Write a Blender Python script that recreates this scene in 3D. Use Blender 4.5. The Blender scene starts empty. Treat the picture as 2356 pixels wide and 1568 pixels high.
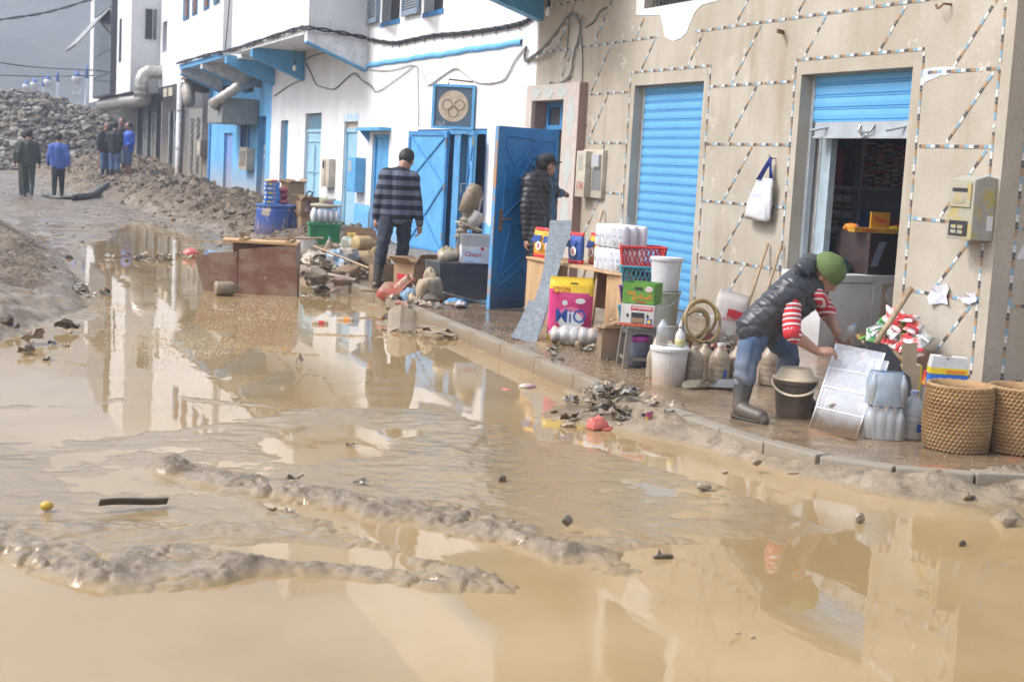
import bpy, bmesh, math, random
import numpy as np
from mathutils import Vector, Matrix, Euler
scene = bpy.context.scene
COL = scene.collection
R = math.radians
rnd = random.Random(11)

# ------------------------------------------------------------------ camera, sky, sun, exposure
CAM_H = 1.64
YAW, PITCH, ROLL = R(22.14), R(6.898), R(3.166)
FPX = 5700.0 / (4096 / 2356)            # focal length in units of a 2356 px wide picture
_cy, _sy, _cp, _sp = math.cos(YAW), math.sin(YAW), math.cos(PITCH), math.sin(PITCH)
FWD = Vector((_sy * _cp, _cy * _cp, -_sp))
_r0 = Vector((_cy, -_sy, 0)); _u0 = _r0.cross(FWD)
RGT = math.cos(ROLL) * _r0 + math.sin(ROLL) * _u0
UPV = -math.sin(ROLL) * _r0 + math.cos(ROLL) * _u0
cam = bpy.data.cameras.new('camera'); cam_o = bpy.data.objects.new('camera', cam); COL.objects.link(cam_o)
cam.sensor_width = 36.0; cam.lens = 36.0 * 5700 / 4096
cam.clip_start = 0.1; cam.clip_end = 6000
mw = Matrix((RGT, UPV, -FWD)).transposed().to_4x4(); mw.translation = (0, 0, CAM_H)
cam_o.matrix_world = mw
cam.dof.use_dof = True; cam.dof.focus_distance = 11.0; cam.dof.aperture_fstop = 5.0
scene.camera = cam_o

SUN_EL, SUN_AZ = R(48), R(-78)           # azimuth measured from +Y towards +X
world = bpy.data.worlds.new('World'); scene.world = world; world.use_nodes = True
nt = world.node_tree; bg = nt.nodes['Background']
sky = nt.nodes.new('ShaderNodeTexSky'); sky.sky_type = 'NISHITA'; sky.sun_disc = False
sky.sun_elevation = SUN_EL; sky.sun_rotation = SUN_AZ
sky.air_density = 1.0; sky.dust_density = 4.0; sky.ozone_density = 1.0
hs = nt.nodes.new('ShaderNodeHueSaturation'); hs.inputs['Saturation'].default_value = 0.5
nt.links.new(sky.outputs[0], hs.inputs['Color']); nt.links.new(hs.outputs[0], bg.inputs['Color'])
bg.inputs['Strength'].default_value = 0.15
sun = bpy.data.lights.new('sun', 'SUN'); sun.energy = 1.3; sun.angle = R(14); sun.color = (1.0, 0.993, 0.98)
sun_o = bpy.data.objects.new('sun', sun); COL.objects.link(sun_o)
sd = Vector((math.sin(SUN_AZ) * math.cos(SUN_EL), math.cos(SUN_AZ) * math.cos(SUN_EL), math.sin(SUN_EL)))
sun_o.rotation_euler = sd.to_track_quat('Z', 'Y').to_euler()
scene.view_settings.view_transform = 'Standard'; scene.view_settings.look = 'None'
scene.view_settings.exposure = 1.1; scene.view_settings.gamma = 1.0
try:
    scene.render.engine = 'CYCLES'
    scene.cycles.use_denoising = True; scene.cycles.use_adaptive_sampling = True; scene.cycles.adaptive_threshold = .02
    scene.cycles.max_bounces = 6; scene.cycles.diffuse_bounces = 2; scene.cycles.glossy_bounces = 2
    scene.cycles.transmission_bounces = 3; scene.cycles.transparent_max_bounces = 8; scene.cycles.volume_bounces = 0
    scene.cycles.caustics_reflective = False; scene.cycles.caustics_refractive = False
except Exception:
    pass

# ------------------------------------------------------------------ points on real surfaces of the place
WALL = 7.82                              # the facades stand on the plane x = WALL
PAVE = 0.12                              # pavement height over the water (z = 0)
def _ray(x, y):
    x = float(x); y = float(y)
    return FWD + (x - 1178) / FPX * RGT - (y - 784) / FPX * UPV
def at_z(x, y, z=PAVE):
    d = _ray(x, y); t = (z - CAM_H) / d.z
    return Vector((0, 0, CAM_H)) + t * d
def at_x(x, y, X=WALL):
    d = _ray(x, y); t = X / d.x
    return Vector((0, 0, CAM_H)) + t * d
def at_y(x, y, Y):
    d = _ray(x, y); t = Y / d.y
    return Vector((0, 0, CAM_H)) + t * d
def toward(p, extra=0.0):                # z-rotation that turns a thing's front (-Y) to the street side where we stand
    return -math.atan2(p[0], p[1]) + R(extra)

# ------------------------------------------------------------------ mesh helper
class MB:
    def __init__(s): s.v = []; s.f = []; s.mi = []; s.m = 0; s.xf = None
    def add(s, vs, fs):
        b = len(s.v)
        for p in vs:
            p = Vector(p)
            if s.xf is not None: p = s.xf @ p
            s.v.append(p)
        for f in fs: s.f.append([b + i for i in f]); s.mi.append(s.m)
        return s
    def box(s, c, d, rot=None, taper=1.0):
        x, y, z = d[0] / 2, d[1] / 2, d[2] / 2
        vs = []
        for sz in (-1, 1):
            k = taper if sz > 0 else 1.0
            for sx, sy in ((-1, -1), (1, -1), (1, 1), (-1, 1)): vs.append(Vector((sx * x * k, sy * y * k, sz * z)))
        if rot is not None:
            M = rot if isinstance(rot, Matrix) else Euler(rot).to_matrix()
            vs = [M @ v for v in vs]
        c = Vector(c)
        return s.add([v + c for v in vs], [(3, 2, 1, 0), (4, 5, 6, 7), (0, 1, 5, 4), (1, 2, 6, 5), (2, 3, 7, 6), (3, 0, 4, 7)])
    def bx(s, x0, x1, y0, y1, z0, z1):
        return s.box(((x0 + x1) / 2, (y0 + y1) / 2, (z0 + z1) / 2), (abs(x1 - x0), abs(y1 - y0), abs(z1 - z0)))
    def tube(s, pts, r, n=8, cap=True, flat=1.0):
        pts = [Vector(p) for p in pts]; N = len(pts)
        rs = r if isinstance(r, (list, tuple)) else [r] * N
        t0 = (pts[1] - pts[0]).normalized()
        ref = Vector((0, 0, 1)) if abs(t0.z) < 0.9 else Vector((1, 0, 0))
        a = t0.cross(ref).normalized(); vs = []
        for i in range(N):
            t = (pts[min(i + 1, N - 1)] - pts[max(i - 1, 0)])
            if t.length < 1e-9: t = t0
            t.normalize(); a = (a - a.dot(t) * t)
            a = a.normalized() if a.length > 1e-6 else t.orthogonal().normalized()
            b = t.cross(a)
            for k in range(n):
                w = 2 * math.pi * k / n
                vs.append(pts[i] + rs[i] * (math.cos(w) * a + flat * math.sin(w) * b))
        fs = [(i * n + k, i * n + (k + 1) % n, (i + 1) * n + (k + 1) % n, (i + 1) * n + k) for i in range(N - 1) for k in range(n)]
        if cap: fs.append(tuple(range(n - 1, -1, -1))); fs.append(tuple((N - 1) * n + k for k in range(n)))
        return s.add(vs, fs)
    def lathe(s, prof, c=(0, 0, 0), n=20, sx=1.0, sy=1.0, wob=None):
        c = Vector(c); vs = []; N = len(prof)
        for r, z in prof:
            for k in range(n):
                w = 2 * math.pi * k / n; q = r if wob is None else r * wob(w, z)
                vs.append(c + Vector((q * math.cos(w) * sx, q * math.sin(w) * sy, z)))
        fs = [(i * n + k, i * n + (k + 1) % n, (i + 1) * n + (k + 1) % n, (i + 1) * n + k) for i in range(N - 1) for k in range(n)]
        if prof[0][0] > 1e-5: fs.append(tuple(range(n - 1, -1, -1)))
        if prof[-1][0] > 1e-5: fs.append(tuple((N - 1) * n + k for k in range(n)))
        return s.add(vs, fs)
    def ball(s, c, r, nu=10, nv=7, fn=None):
        if not isinstance(r, (list, tuple)): r = (r, r, r)
        c = Vector(c); vs = []; fs = []
        for j in range(1, nv):
            p = math.pi * j / nv
            for i in range(nu):
                w = 2 * math.pi * i / nu
                d = Vector((math.sin(p) * math.cos(w), math.sin(p) * math.sin(w), math.cos(p)))
                k = fn(d) if fn else 1.0
                vs.append(c + Vector((d.x * r[0] * k, d.y * r[1] * k, d.z * r[2] * k)))
        t = len(vs); vs.append(c + Vector((0, 0, r[2]))); vs.append(c - Vector((0, 0, r[2])))
        for j in range(nv - 2):
            for i in range(nu):
                fs.append((j * nu + i, (j + 1) * nu + i, (j + 1) * nu + (i + 1) % nu, j * nu + (i + 1) % nu))
        for i in range(nu):
            fs.append((i, (i + 1) % nu, t)); q = (nv - 2) * nu
            fs.append((q + (i + 1) % nu, q + i, t + 1))
        return s.add(vs, fs)
    def prism(s, poly, o, ax, ay, d):    # polygon in the plane (ax, ay) at o, pushed by the vector d
        o, ax, ay, d = Vector(o), Vector(ax), Vector(ay), Vector(d); n = len(poly)
        a = [o + ax * p[0] + ay * p[1] for p in poly]
        return s.add(a + [p + d for p in a], [tuple(range(n - 1, -1, -1)), tuple(range(n, 2 * n))] + [(i, (i + 1) % n, n + (i + 1) % n, n + i) for i in range(n)])
    def grid(s, fn, nu, nv, closed=False):
        vs = [fn(i / (nu if closed else nu - 1), j / (nv - 1)) for j in range(nv) for i in range(nu)]
        fs = []
        for j in range(nv - 1):
            for i in range(nu if closed else nu - 1):
                i2 = (i + 1) % nu
                fs.append((j * nu + i, j * nu + i2, (j + 1) * nu + i2, (j + 1) * nu + i))
        return s.add(vs, fs)
    def quad(s, a, b, c, d): return s.add([a, b, c, d], [(0, 1, 2, 3)])
    def mesh(s, name, mats, smooth=False, bevel=0.0, bseg=2, fixn=False):
        me = bpy.data.meshes.new(name)
        me.from_pydata([tuple(v) for v in s.v], [], s.f)
        for m in (mats if isinstance(mats, (list, tuple)) else [mats]): me.materials.append(m)
        if any(s.mi): me.polygons.foreach_set('material_index', s.mi)
        if bevel > 0 or fixn:
            bm = bmesh.new(); bm.from_mesh(me)
            if fixn: bmesh.ops.recalc_face_normals(bm, faces=bm.faces)
            if bevel > 0:
                es = [e for e in bm.edges if len(e.link_faces) == 2 and e.calc_face_angle(0) > 0.6]
                bmesh.ops.bevel(bm, geom=es, offset=bevel, segments=bseg, affect='EDGES', clamp_overlap=True, profile=0.7)
            bm.to_mesh(me); bm.free()
        if smooth: me.polygons.foreach_set('use_smooth', [True] * len(me.polygons))
        me.update()
        return me
    def build(s, name, mats, parent=None, smooth=False, bevel=0.0, world=False, solid=0.0, sub=0, fixn=False, label=None):
        o = bpy.data.objects.new(name, s.mesh(name, mats, smooth, bevel, fixn=fixn)); COL.objects.link(o)
        if parent is not None:
            o.parent = parent
            if world: o.location = -wloc(parent)
        if solid: md = o.modifiers.new('t', 'SOLIDIFY'); md.thickness = solid; md.offset = 0
        if sub: md = o.modifiers.new('s', 'SUBSURF'); md.levels = sub; md.render_levels = sub
        if label: o['label'] = label
        return o
def wloc(o):
    p = Vector(o.location); q = o.parent
    while q is not None: p = p + Vector(q.location); q = q.parent
    return p
def thing(name, label, cat, loc=(0, 0, 0), rz=0.0, group=None, kind=None):
    o = bpy.data.objects.new(name, None); COL.objects.link(o)
    o.empty_display_size = 0.1
    o.location = loc; o.rotation_euler = (0, 0, rz)
    return tag(o, label, cat, group, kind)
def tag(o, label=None, cat=None, group=None, kind=None):
    if label: o['label'] = label
    if cat: o['category'] = cat
    if group: o['group'] = group
    if kind: o['kind'] = kind
    return o
def place(o, loc, rz=0.0, rx=0.0, ry=0.0):
    o.location = loc; o.rotation_euler = (rx, ry, rz); return o
def copy_tree(o, parent=None):
    kids = [c for c in bpy.data.objects if c.parent == o]
    c = o.copy(); COL.objects.link(c); c.parent = parent
    for k in kids: copy_tree(k, c)
    return c
def basis(right, up, o):                 # 4x4 whose x is right, y is up, z towards the reader
    right = Vector(right).normalized(); up = Vector(up); up = (up - up.dot(right) * right).normalized()
    n = right.cross(up); m = Matrix((right, up, n)).transposed().to_4x4(); m.translation = Vector(o); return m
def text(body, m, width, height, mat, name='lettering', parent=None, depth=0.0, shear=0.0, bold=0.0):
    c = bpy.data.curves.new('t', 'FONT'); c.body = body; c.align_x = 'CENTER'; c.align_y = 'CENTER'; c.resolution_u = 2
    c.offset = bold; c.shear = shear
    o = bpy.data.objects.new('t', c); me = bpy.data.meshes.new_from_object(o)
    bpy.data.objects.remove(o)
    if not len(me.vertices): return None
    co = np.empty(len(me.vertices) * 3); me.vertices.foreach_get('co', co); co = co.reshape(-1, 3)
    lo, hi = co.min(0), co.max(0); k = (hi - lo); k[k < 1e-6] = 1
    co = (co - (lo + hi) / 2); co[:, 0] *= width / k[0]; co[:, 1] *= height / k[1]
    co = np.c_[co, np.ones(len(co))] @ np.array(m).T
    me.vertices.foreach_set('co', co[:, :3].ravel()); me.materials.clear(); me.materials.append(mat); me.update()
    me.name = name
    q = bpy.data.objects.new(name, me); COL.objects.link(q)
    if parent is not None: q.parent = parent
    return q

# ------------------------------------------------------------------ numpy noise
def _h(xi, yi, sd):
    h = (xi.astype(np.int64) * 374761393 + yi.astype(np.int64) * 668265263 + sd * 974711) & 0xffffffff
    h = ((h ^ (h >> 13)) * 1274126177) & 0xffffffff
    return ((h ^ (h >> 16)) & 0xffff) / 65535.0
def vn(x, y, sd=0):
    xi = np.floor(x); yi = np.floor(y); u = x - xi; v = y - yi
    u = u * u * u * (u * (u * 6 - 15) + 10); v = v * v * v * (v * (v * 6 - 15) + 10)
    a = _h(xi, yi, sd); b = _h(xi + 1, yi, sd); c = _h(xi, yi + 1, sd); d = _h(xi + 1, yi + 1, sd)
    return (a * (1 - u) + b * u) * (1 - v) + (c * (1 - u) + d * u) * v * 1.0 if False else ((a * (1 - u) + b * u) * (1 - v) + (c * (1 - u) + d * u) * v)
def fbm(x, y, oc=4, sd=0, g=0.5):
    t = 0; a = 1.0; n = 0
    for i in range(oc):
        ca, sa = math.cos(0.6 * i), math.sin(0.6 * i)
        t = t + a * vn((ca * x - sa * y) * 2 ** i + 13.7 * i, (sa * x + ca * y) * 2 ** i, sd + i); n += a; a *= g
    return t / n * 2 - 1
def sst(a, b, x):
    t = np.clip((x - a) / (b - a), 0, 1); return t * t * (3 - 2 * t)
def sdpoly(x, y, P):
    d = np.full(x.shape, 1e9); ins = np.zeros(x.shape, bool); n = len(P)
    for i in range(n):
        ax, ay = P[i]; bx, by = P[(i + 1) % n]
        ex, ey = bx - ax, by - ay
        t = np.clip(((x - ax) * ex + (y - ay) * ey) / (ex * ex + ey * ey + 1e-12), 0, 1)
        d = np.minimum(d, np.hypot(x - ax - t * ex, y - ay - t * ey))
        c = ((ay > y) != (by > y)) & (x < (bx - ax) * (y - ay) / (by - ay + 1e-12) + ax)
        ins ^= c
    return np.where(ins, d, -d)          # positive inside
def ridge(x, y, P):                      # P: (x, y, height, halfwidth) -> bump height along a polyline
    out = np.zeros(x.shape)
    for i in range(len(P) - 1):
        ax, ay, ah, aw = P[i]; bx, by, bh, bw = P[i + 1]
        ex, ey = bx - ax, by - ay
        t = np.clip(((x - ax) * ex + (y - ay) * ey) / (ex * ex + ey * ey + 1e-12), 0, 1)
        d = np.hypot(x - ax - t * ex, y - ay - t * ey); w = aw + (bw - aw) * t; h = ah + (bh - ah) * t
        q = np.clip(1 - (d / w) ** 2, 0, 1)
        out = np.maximum(out, h * q ** 0.8)
    return out

# ------------------------------------------------------------------ materials
def mat(name, col, rough=0.6, col2=None, sc=6.0, amt=1.0, bump=0.0, bsc=40.0, metal=0.0, spec=0.5, mud=None, coat=0.0,
        lo=0.35, hi=0.65, trans=0.0, alpha=1.0, stretch=(1, 1, 1), worn=None, sss=0.0, mudcol=(0.19, 0.14, 0.09), rvar=0.15):
    m = bpy.data.materials.new(name); m.use_nodes = True; t = m.node_tree; n = t.nodes; L = t.links.new
    b = n['Principled BSDF']; b.inputs['Metallic'].default_value = metal
    b.inputs['Specular IOR Level'].default_value = spec
    b.inputs['Coat Weight'].default_value = coat
    tc = n.new('ShaderNodeTexCoord'); mp = n.new('ShaderNodeMapping'); mp.inputs['Scale'].default_value = stretch
    L(tc.outputs['Object'], mp.inputs['Vector'])
    def noise(scale, det=6, rgh=0.6):
        q = n.new('ShaderNodeTexNoise'); q.inputs['Scale'].default_value = scale; q.inputs['Detail'].default_value = det
        q.inputs['Roughness'].default_value = rgh; L(mp.outputs[0], q.inputs['Vector']); return q.outputs['Fac']
    def ramp(src, a, c):
        q = n.new('ShaderNodeMapRange'); q.interpolation_type = 'SMOOTHSTEP'
        q.inputs['From Min'].default_value = a; q.inputs['From Max'].default_value = c; L(src, q.inputs['Value']); return q.outputs[0]
    def mix(fac, a, c):
        q = n.new('ShaderNodeMix'); q.data_type = 'RGBA'
        L(fac, q.inputs['Factor'])
        for k, i in ((a, 6), (c, 7)):
            if isinstance(k, tuple): q.inputs[i].default_value = (*k[:3], 1)
            else: L(k, q.inputs[i])
        return q.outputs[2]
    def math2(op, a, c):
        q = n.new('ShaderNodeMath'); q.operation = op
        for k, i in ((a, 0), (c, 1)):
            if isinstance(k, (int, float)): q.inputs[i].default_value = k
            else: L(k, q.inputs[i])
        return q.outputs[0]
    if col2 is None: col2 = tuple(c * 0.78 for c in col)
    f = ramp(noise(sc), lo, hi)
    if amt != 1.0: f = math2('MULTIPLY', f, amt)
    c = mix(f, tuple(col), tuple(col2))
    rg = None
    if worn:                             # (colour, threshold, scale): chips or rust with a shape of their own
        wf = ramp(noise(worn[2], 8, 0.7), worn[1], worn[1] + 0.04); c = mix(wf, c, tuple(worn[0]))
    if mud:                              # (amount, z where gone, z where full)
        se = n.new('ShaderNodeSeparateXYZ'); L(tc.outputs['Object'], se.inputs[0])
        z = math2('ADD', se.outputs['Z'], math2('MULTIPLY', math2('SUBTRACT', noise(5.0, 8, 0.65), 0.5), 1.3 * abs(mud[1] - mud[2]) + 0.05))
        mf = math2('MULTIPLY', ramp(z, mud[1] * 1.5 + .03, mud[2]), mud[0])
        sp = math2('MULTIPLY', ramp(noise(22.0, 8, 0.75), 0.56, 0.64), (0.5 if mud[0] < .99 else .12) * mud[0])
        mf = math2('MAXIMUM', mf, sp)
        c = mix(mf, c, mudcol); rg = mf
    L(c, b.inputs['Base Color'])
    r = math2('ADD', math2('MULTIPLY', math2('SUBTRACT', noise(sc * 1.7), 0.5), 2 * rvar), rough)
    if rg is not None: 
        q = n.new('ShaderNodeMix'); L(rg, q.inputs[0]); L(r, q.inputs[2]); q.inputs[3].default_value = 0.55; r = q.outputs[0]
    L(r, b.inputs['Roughness'])
    if bump:
        bp = n.new('ShaderNodeBump'); bp.inputs['Strength'].default_value = bump; bp.inputs['Distance'].default_value = 0.01
        L(noise(bsc, 8, 0.65), bp.inputs['Height']); L(bp.outputs[0], b.inputs['Normal'])
    if trans: b.inputs['Transmission Weight'].default_value = trans
    if alpha < 1: b.inputs['Alpha'].default_value = alpha
    if sss: b.inputs['Subsurface Weight'].default_value = sss; b.inputs['Subsurface Scale'].default_value = 0.02
    return m
def flat(name, col, rough=0.6, **k): return mat(name, col, rough, col2=tuple(c * 0.9 for c in col), sc=10, **k)
# ------------------------------------------------------------------ the ground: mud, water, pavement, rubble
def gpoly(L): return [tuple(at_z(x, y, 0.0)[:2]) for x, y in L]
W_MAIN = gpoly([(285,512),(330,503),(392,534),(446,572),(520,585),(700,645),(860,700),(1010,745),(1120,790),(1260,850),(1340,895),(1310,925),(1250,935),(1150,950),(1000,938),(800,940),(640,932),(560,922),(400,902),(260,908),(0,930),(-300,940),(-300,800),(0,790),(60,785),(127,762),(206,750),(254,712),(225,690),(256,668),(203,668),(178,650),(162,618),(184,590),(222,561),(270,540)])
W_STRIP = gpoly([(-300,948),(100,950),(280,934),(400,928),(640,948),(600,965),(400,980),(150,1000),(-300,1015)])
W_PUD = gpoly([(625,1030),(680,997),(800,985),(900,1000),(870,1030),(760,1050),(680,1045)])
W_FRONT = gpoly([(1250,965),(1340,985),(1500,1012),(1650,1040),(1800,1080),(2000,1135),(2200,1180),(2500,1215),(2700,1700),(-500,1700),(-500,1300),(0,1294),(100,1318),(180,1334),(270,1356),(400,1352),(500,1346),(600,1338),(700,1335),(800,1340),(900,1348),(1050,1366),(1225,1370),(1150,1330),(1000,1278),(850,1218),(700,1174),(560,1128),(700,1156),(850,1187),(1000,1220),(1150,1262),(1300,1303),(1400,1328),(1470,1335),(1440,1290),(1500,1264),(1700,1267),(1850,1250),(1980,1228),(1900,1185),(1750,1135),(1600,1090),(1450,1045),(1300,1000),(1150,962)])
W_SLOT = gpoly([(480,1262),(600,1252),(700,1257),(790,1268),(700,1276),(560,1275)])
def rline(L): return [(*at_z(x, y, 0.0)[:2], h, w) for x, y, h, w in L]
RIDGES = [rline(l) for l in (
    [(385,1082,.05,.14),(450,1090,.05,.2),(560,1110,.06,.22),(700,1142,.075,.22),(850,1168,.07,.2),(1000,1195,.08,.22),(1150,1232,.085,.22),(1300,1278,.07,.2),(1400,1312,.045,.17),(1460,1330,.0,.1)],
    [(640,1178,.01,.12),(800,1205,.04,.14),(950,1250,.06,.17),(1080,1300,.065,.18),(1180,1345,.05,.15),(1230,1362,.01,.1)],
    [(-200,1262,.08,.26),(0,1268,.085,.26),(110,1292,.07,.2),(230,1312,.085,.2),(330,1300,.06,.2),(450,1280,.05,.16),(560,1262,.03,.12),(640,1255,.0,.1)],
    [(250,1348,.02,.12),(400,1334,.04,.13),(540,1315,.06,.16),(650,1318,.055,.15),(800,1318,.06,.15),(950,1325,.06,.16),(1100,1345,.045,.14),(1200,1360,.01,.1)],
    [(-100,1225,.03,.25),(150,1232,.03,.25),(400,1220,.02,.22),(650,1225,.02,.2),(900,1235,.03,.2)],
    [(1400,1505,.05,.3),(1700,1485,.054,.34),(2000,1495,.05,.3),(2400,1430,.056,.4)], [(220,1425,.05,.2),(480,1400,.054,.2),(750,1392,.052,.16),(1060,1402,.04,.12)], [(600,1568,.056,.2),(850,1535,.055,.16),(985,1516,.04,.1)], [(1250,1240,.02,.12),(1400,1252,.03,.14),(1560,1256,.025,.12),(1700,1262,.0,.1)])]
LUMPS = [(2250,1105,.07,.35),(2330,1120,.08,.4),(1620,1120,.03,.1),(2320,1200,.06,.12),(60,905,.02,.3),(400,1085,.05,.12),(1490,985,.06,.35),(1380,960,.05,.4),(1560,960,.05,.2)]
LUMPS = [(*at_z(x, y, 0.0)[:2], h, w) for x, y, h, w in LUMPS]
BANKL = [(-6,9,.5,2.2),(-.7,12,.35,1.0),(.35,15,.26,1.0),(.4,18,.34,1.2),(.2,22,.36,1.5),(-.3,27,.4,1.8),(-2,34,.5,2.2)]
SPOIL = [(7.1,23,.10,1.3),(7.0,26,.28,1.5),(6.9,30,.42,1.7),(6.8,36,.5,2.0),(6.6,42,.55,2.3),(6.3,48,.6,2.7),(6.0,56,.6,3.2)]
KERB = [(13,5.7),(7.5,5.85),(5.7,6.02),(5.15,6.2),(4.82,6.43),(4.62,6.75),(4.52,7.4),(4.47,8.2),(4.47,9.1),(4.53,10.5),(4.6,12),(4.67,13.6),(4.72,17.1),(4.76,20),(4.8,24)]
PAVE_POLY = KERB + [(9,24),(9,9),(13,9)]
def terrain(x, y, fine=True):
    x = np.asarray(x, float); y = np.asarray(y, float)
    wx_ = x + 0.10 * fbm(x * 1.7, y * 1.7, 3, 5) + 0.03 * fbm(x * 7, y * 7, 2, 9); wy_ = y + 0.16 * fbm(x * 1.7, y * 1.7, 3, 25) + 0.04 * fbm(x * 7, y * 7, 2, 19)
    sdl = np.full(x.shape, 1e9)
    for P in (W_MAIN, W_STRIP, W_FRONT, W_SLOT): sdl = np.minimum(sdl, -sdpoly(wx_, wy_, P))
    soft = 0.11 + 0.008 * np.clip(y - 4, 0, 40)
    k = sst(-1.3, 1.0, sdl / soft)
    big = fbm(x * 1.1, y * 1.1, 4, 2); med = fbm(x * 5.5, y * 5.5, 4, 7)
    streak = fbm((x * .9 + y * .35 + .3 * big) * 2.6, (y * .9 - x * .35 + .5 * big) * 6, 4, 41)
    land = 0.0038 + 0.012 * big + 0.006 * med + 0.004 * streak + .003 * fbm(x * 13, y * 13, 3, 45)
    land = land - .02 * sst(-.3, .3, sdpoly(wx_, wy_, W_PUD))
    bed = -0.05 + 0.03 * big + .012 * med
    h = bed + (land - bed) * k
    rg = np.zeros(x.shape)
    for P in RIDGES: rg = np.maximum(rg, ridge(wx_, wy_, P))
    clod = np.abs(fbm(x * 9, y * 9, 4, 33)); crk = np.abs(fbm(x * 4, y * 4, 3, 53))
    fin = fbm(x * 22, y * 22, 4, 35, .62); lob = 1 - 1.6 * np.abs(fbm((x * .8 - y * .6) * 2.6, (x * .6 + y * .8) * 9.5, 4, 39)); on = np.clip(rg * 16, 0, 1)
    h = h + rg * (0.55 + 0.55 * fbm(x * 3.5, y * 3.5, 3, 77)) * (1.0 - 0.45 * clod) + on * (.013 * fin + .014 * lob + .010 * (1 - 2.2 * np.abs(fbm(x * 17, y * 17, 4, 57, .6))) - .016) - 0.03 * on * (1 - sst(0, .07, crk)) + .0022 * fin
    for ax, ay, ah, aw in LUMPS:
        q = np.clip(1 - ((x - ax) ** 2 + (y - ay) ** 2) / aw ** 2, 0, 1); h = h + ah * q * (0.8 + .8 * med)
    # banks at the far side, spoil heap by the house fronts, rise of the road, rubble mound
    h = h + ridge(wx_ * 1.0, wy_, BANKL) * (0.85 + .35 * big + .3 * med)
    far = sst(14, 24, y)
    h = h + far * (0.03 * fbm(x * .8, y * .5, 4, 15) + .012 * med)
    h = h + 0.16 * sst(28, 42, y) + 0.55 * sst(44, 58, y) * (1 - 0.2 * sst(6, 2, x))
    sp = ridge(x + .4 * fbm(x, y, 3, 61), y, SPOIL)
    h = h + sp * (0.9 + .5 * fbm(x * 2.3, y * 2.3, 4, 63) + .3 * med)
    mound = sst(55, 80, y + 2.5 * fbm(x * .25, y * .25, 3, 71)) * (1 - .85 * sst(84, 104, y)) * (1 - 0.28 * sst(3.5, 9, x)) * sst(-40, -14, x)
    h = h + mound * (3.35 + .5 * fbm(x * .5, y * .5, 4, 73)) + mound * .25 * med
    inn = sdpoly(x, y, PAVE_POLY); pd = sdpoly(x, y, PAVE_POLY)
    near_kerb = sst(-0.55, -0.02, pd) * sst(9.8, 8.2, y)
    h = h + near_kerb * (0.042 + .014 * med) + sst(-.26, -.03, pd) * .05 * (1 + .8 * fbm(x * 3, y * 3, 3, 83))
    h = np.where(inn > 0.06, np.minimum(h, -0.06), h)
    h = h * (1.0) + 0 * far
    return h
def tz(x, y): return float(terrain(np.array([x]), np.array([y]))[0])

def height_sheet(x0, x1, y0, y1, step, hole=None, drop=0.0):
    nx = int(round((x1 - x0) / step)) + 1; ny = int(round((y1 - y0) / step)) + 1
    X, Y = np.meshgrid(np.linspace(x0, x1, nx), np.linspace(y0, y1, ny))
    Z = terrain(X, Y) - drop
    co = np.stack([X, Y, Z], -1).reshape(-1, 3)
    idx = np.arange(nx * ny).reshape(ny, nx)
    q = np.stack([idx[:-1, :-1], idx[:-1, 1:], idx[1:, 1:], idx[1:, :-1]], -1).reshape(-1, 4)
    if hole is not None:
        c = co[q].mean(1); keep = np.ones(len(q), bool)
        for a, b, c0, d in hole: keep &= ~((c[:, 0] > a + step * 1.5) & (c[:, 0] < b - step * 1.5) & (c[:, 1] > c0 + step * 1.5) & (c[:, 1] < d - step * 1.5))
        q = q[keep]
    return co, q
def np_mesh(name, co, q, m, smooth=True):
    me = bpy.data.meshes.new(name); me.vertices.add(len(co)); me.vertices.foreach_set('co', co.astype(np.float32).ravel())
    k = q.shape[1]
    me.loops.add(q.size); me.loops.foreach_set('vertex_index', q.astype(np.int32).ravel())
    me.polygons.add(len(q)); me.polygons.foreach_set('loop_start', np.arange(0, q.size, k, dtype=np.int32))
    me.polygons.foreach_set('use_smooth', np.full(len(q), smooth)); me.materials.append(m); me.update(calc_edges=True); me.validate()
    o = bpy.data.objects.new(name, me); COL.objects.link(o); return o

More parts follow.
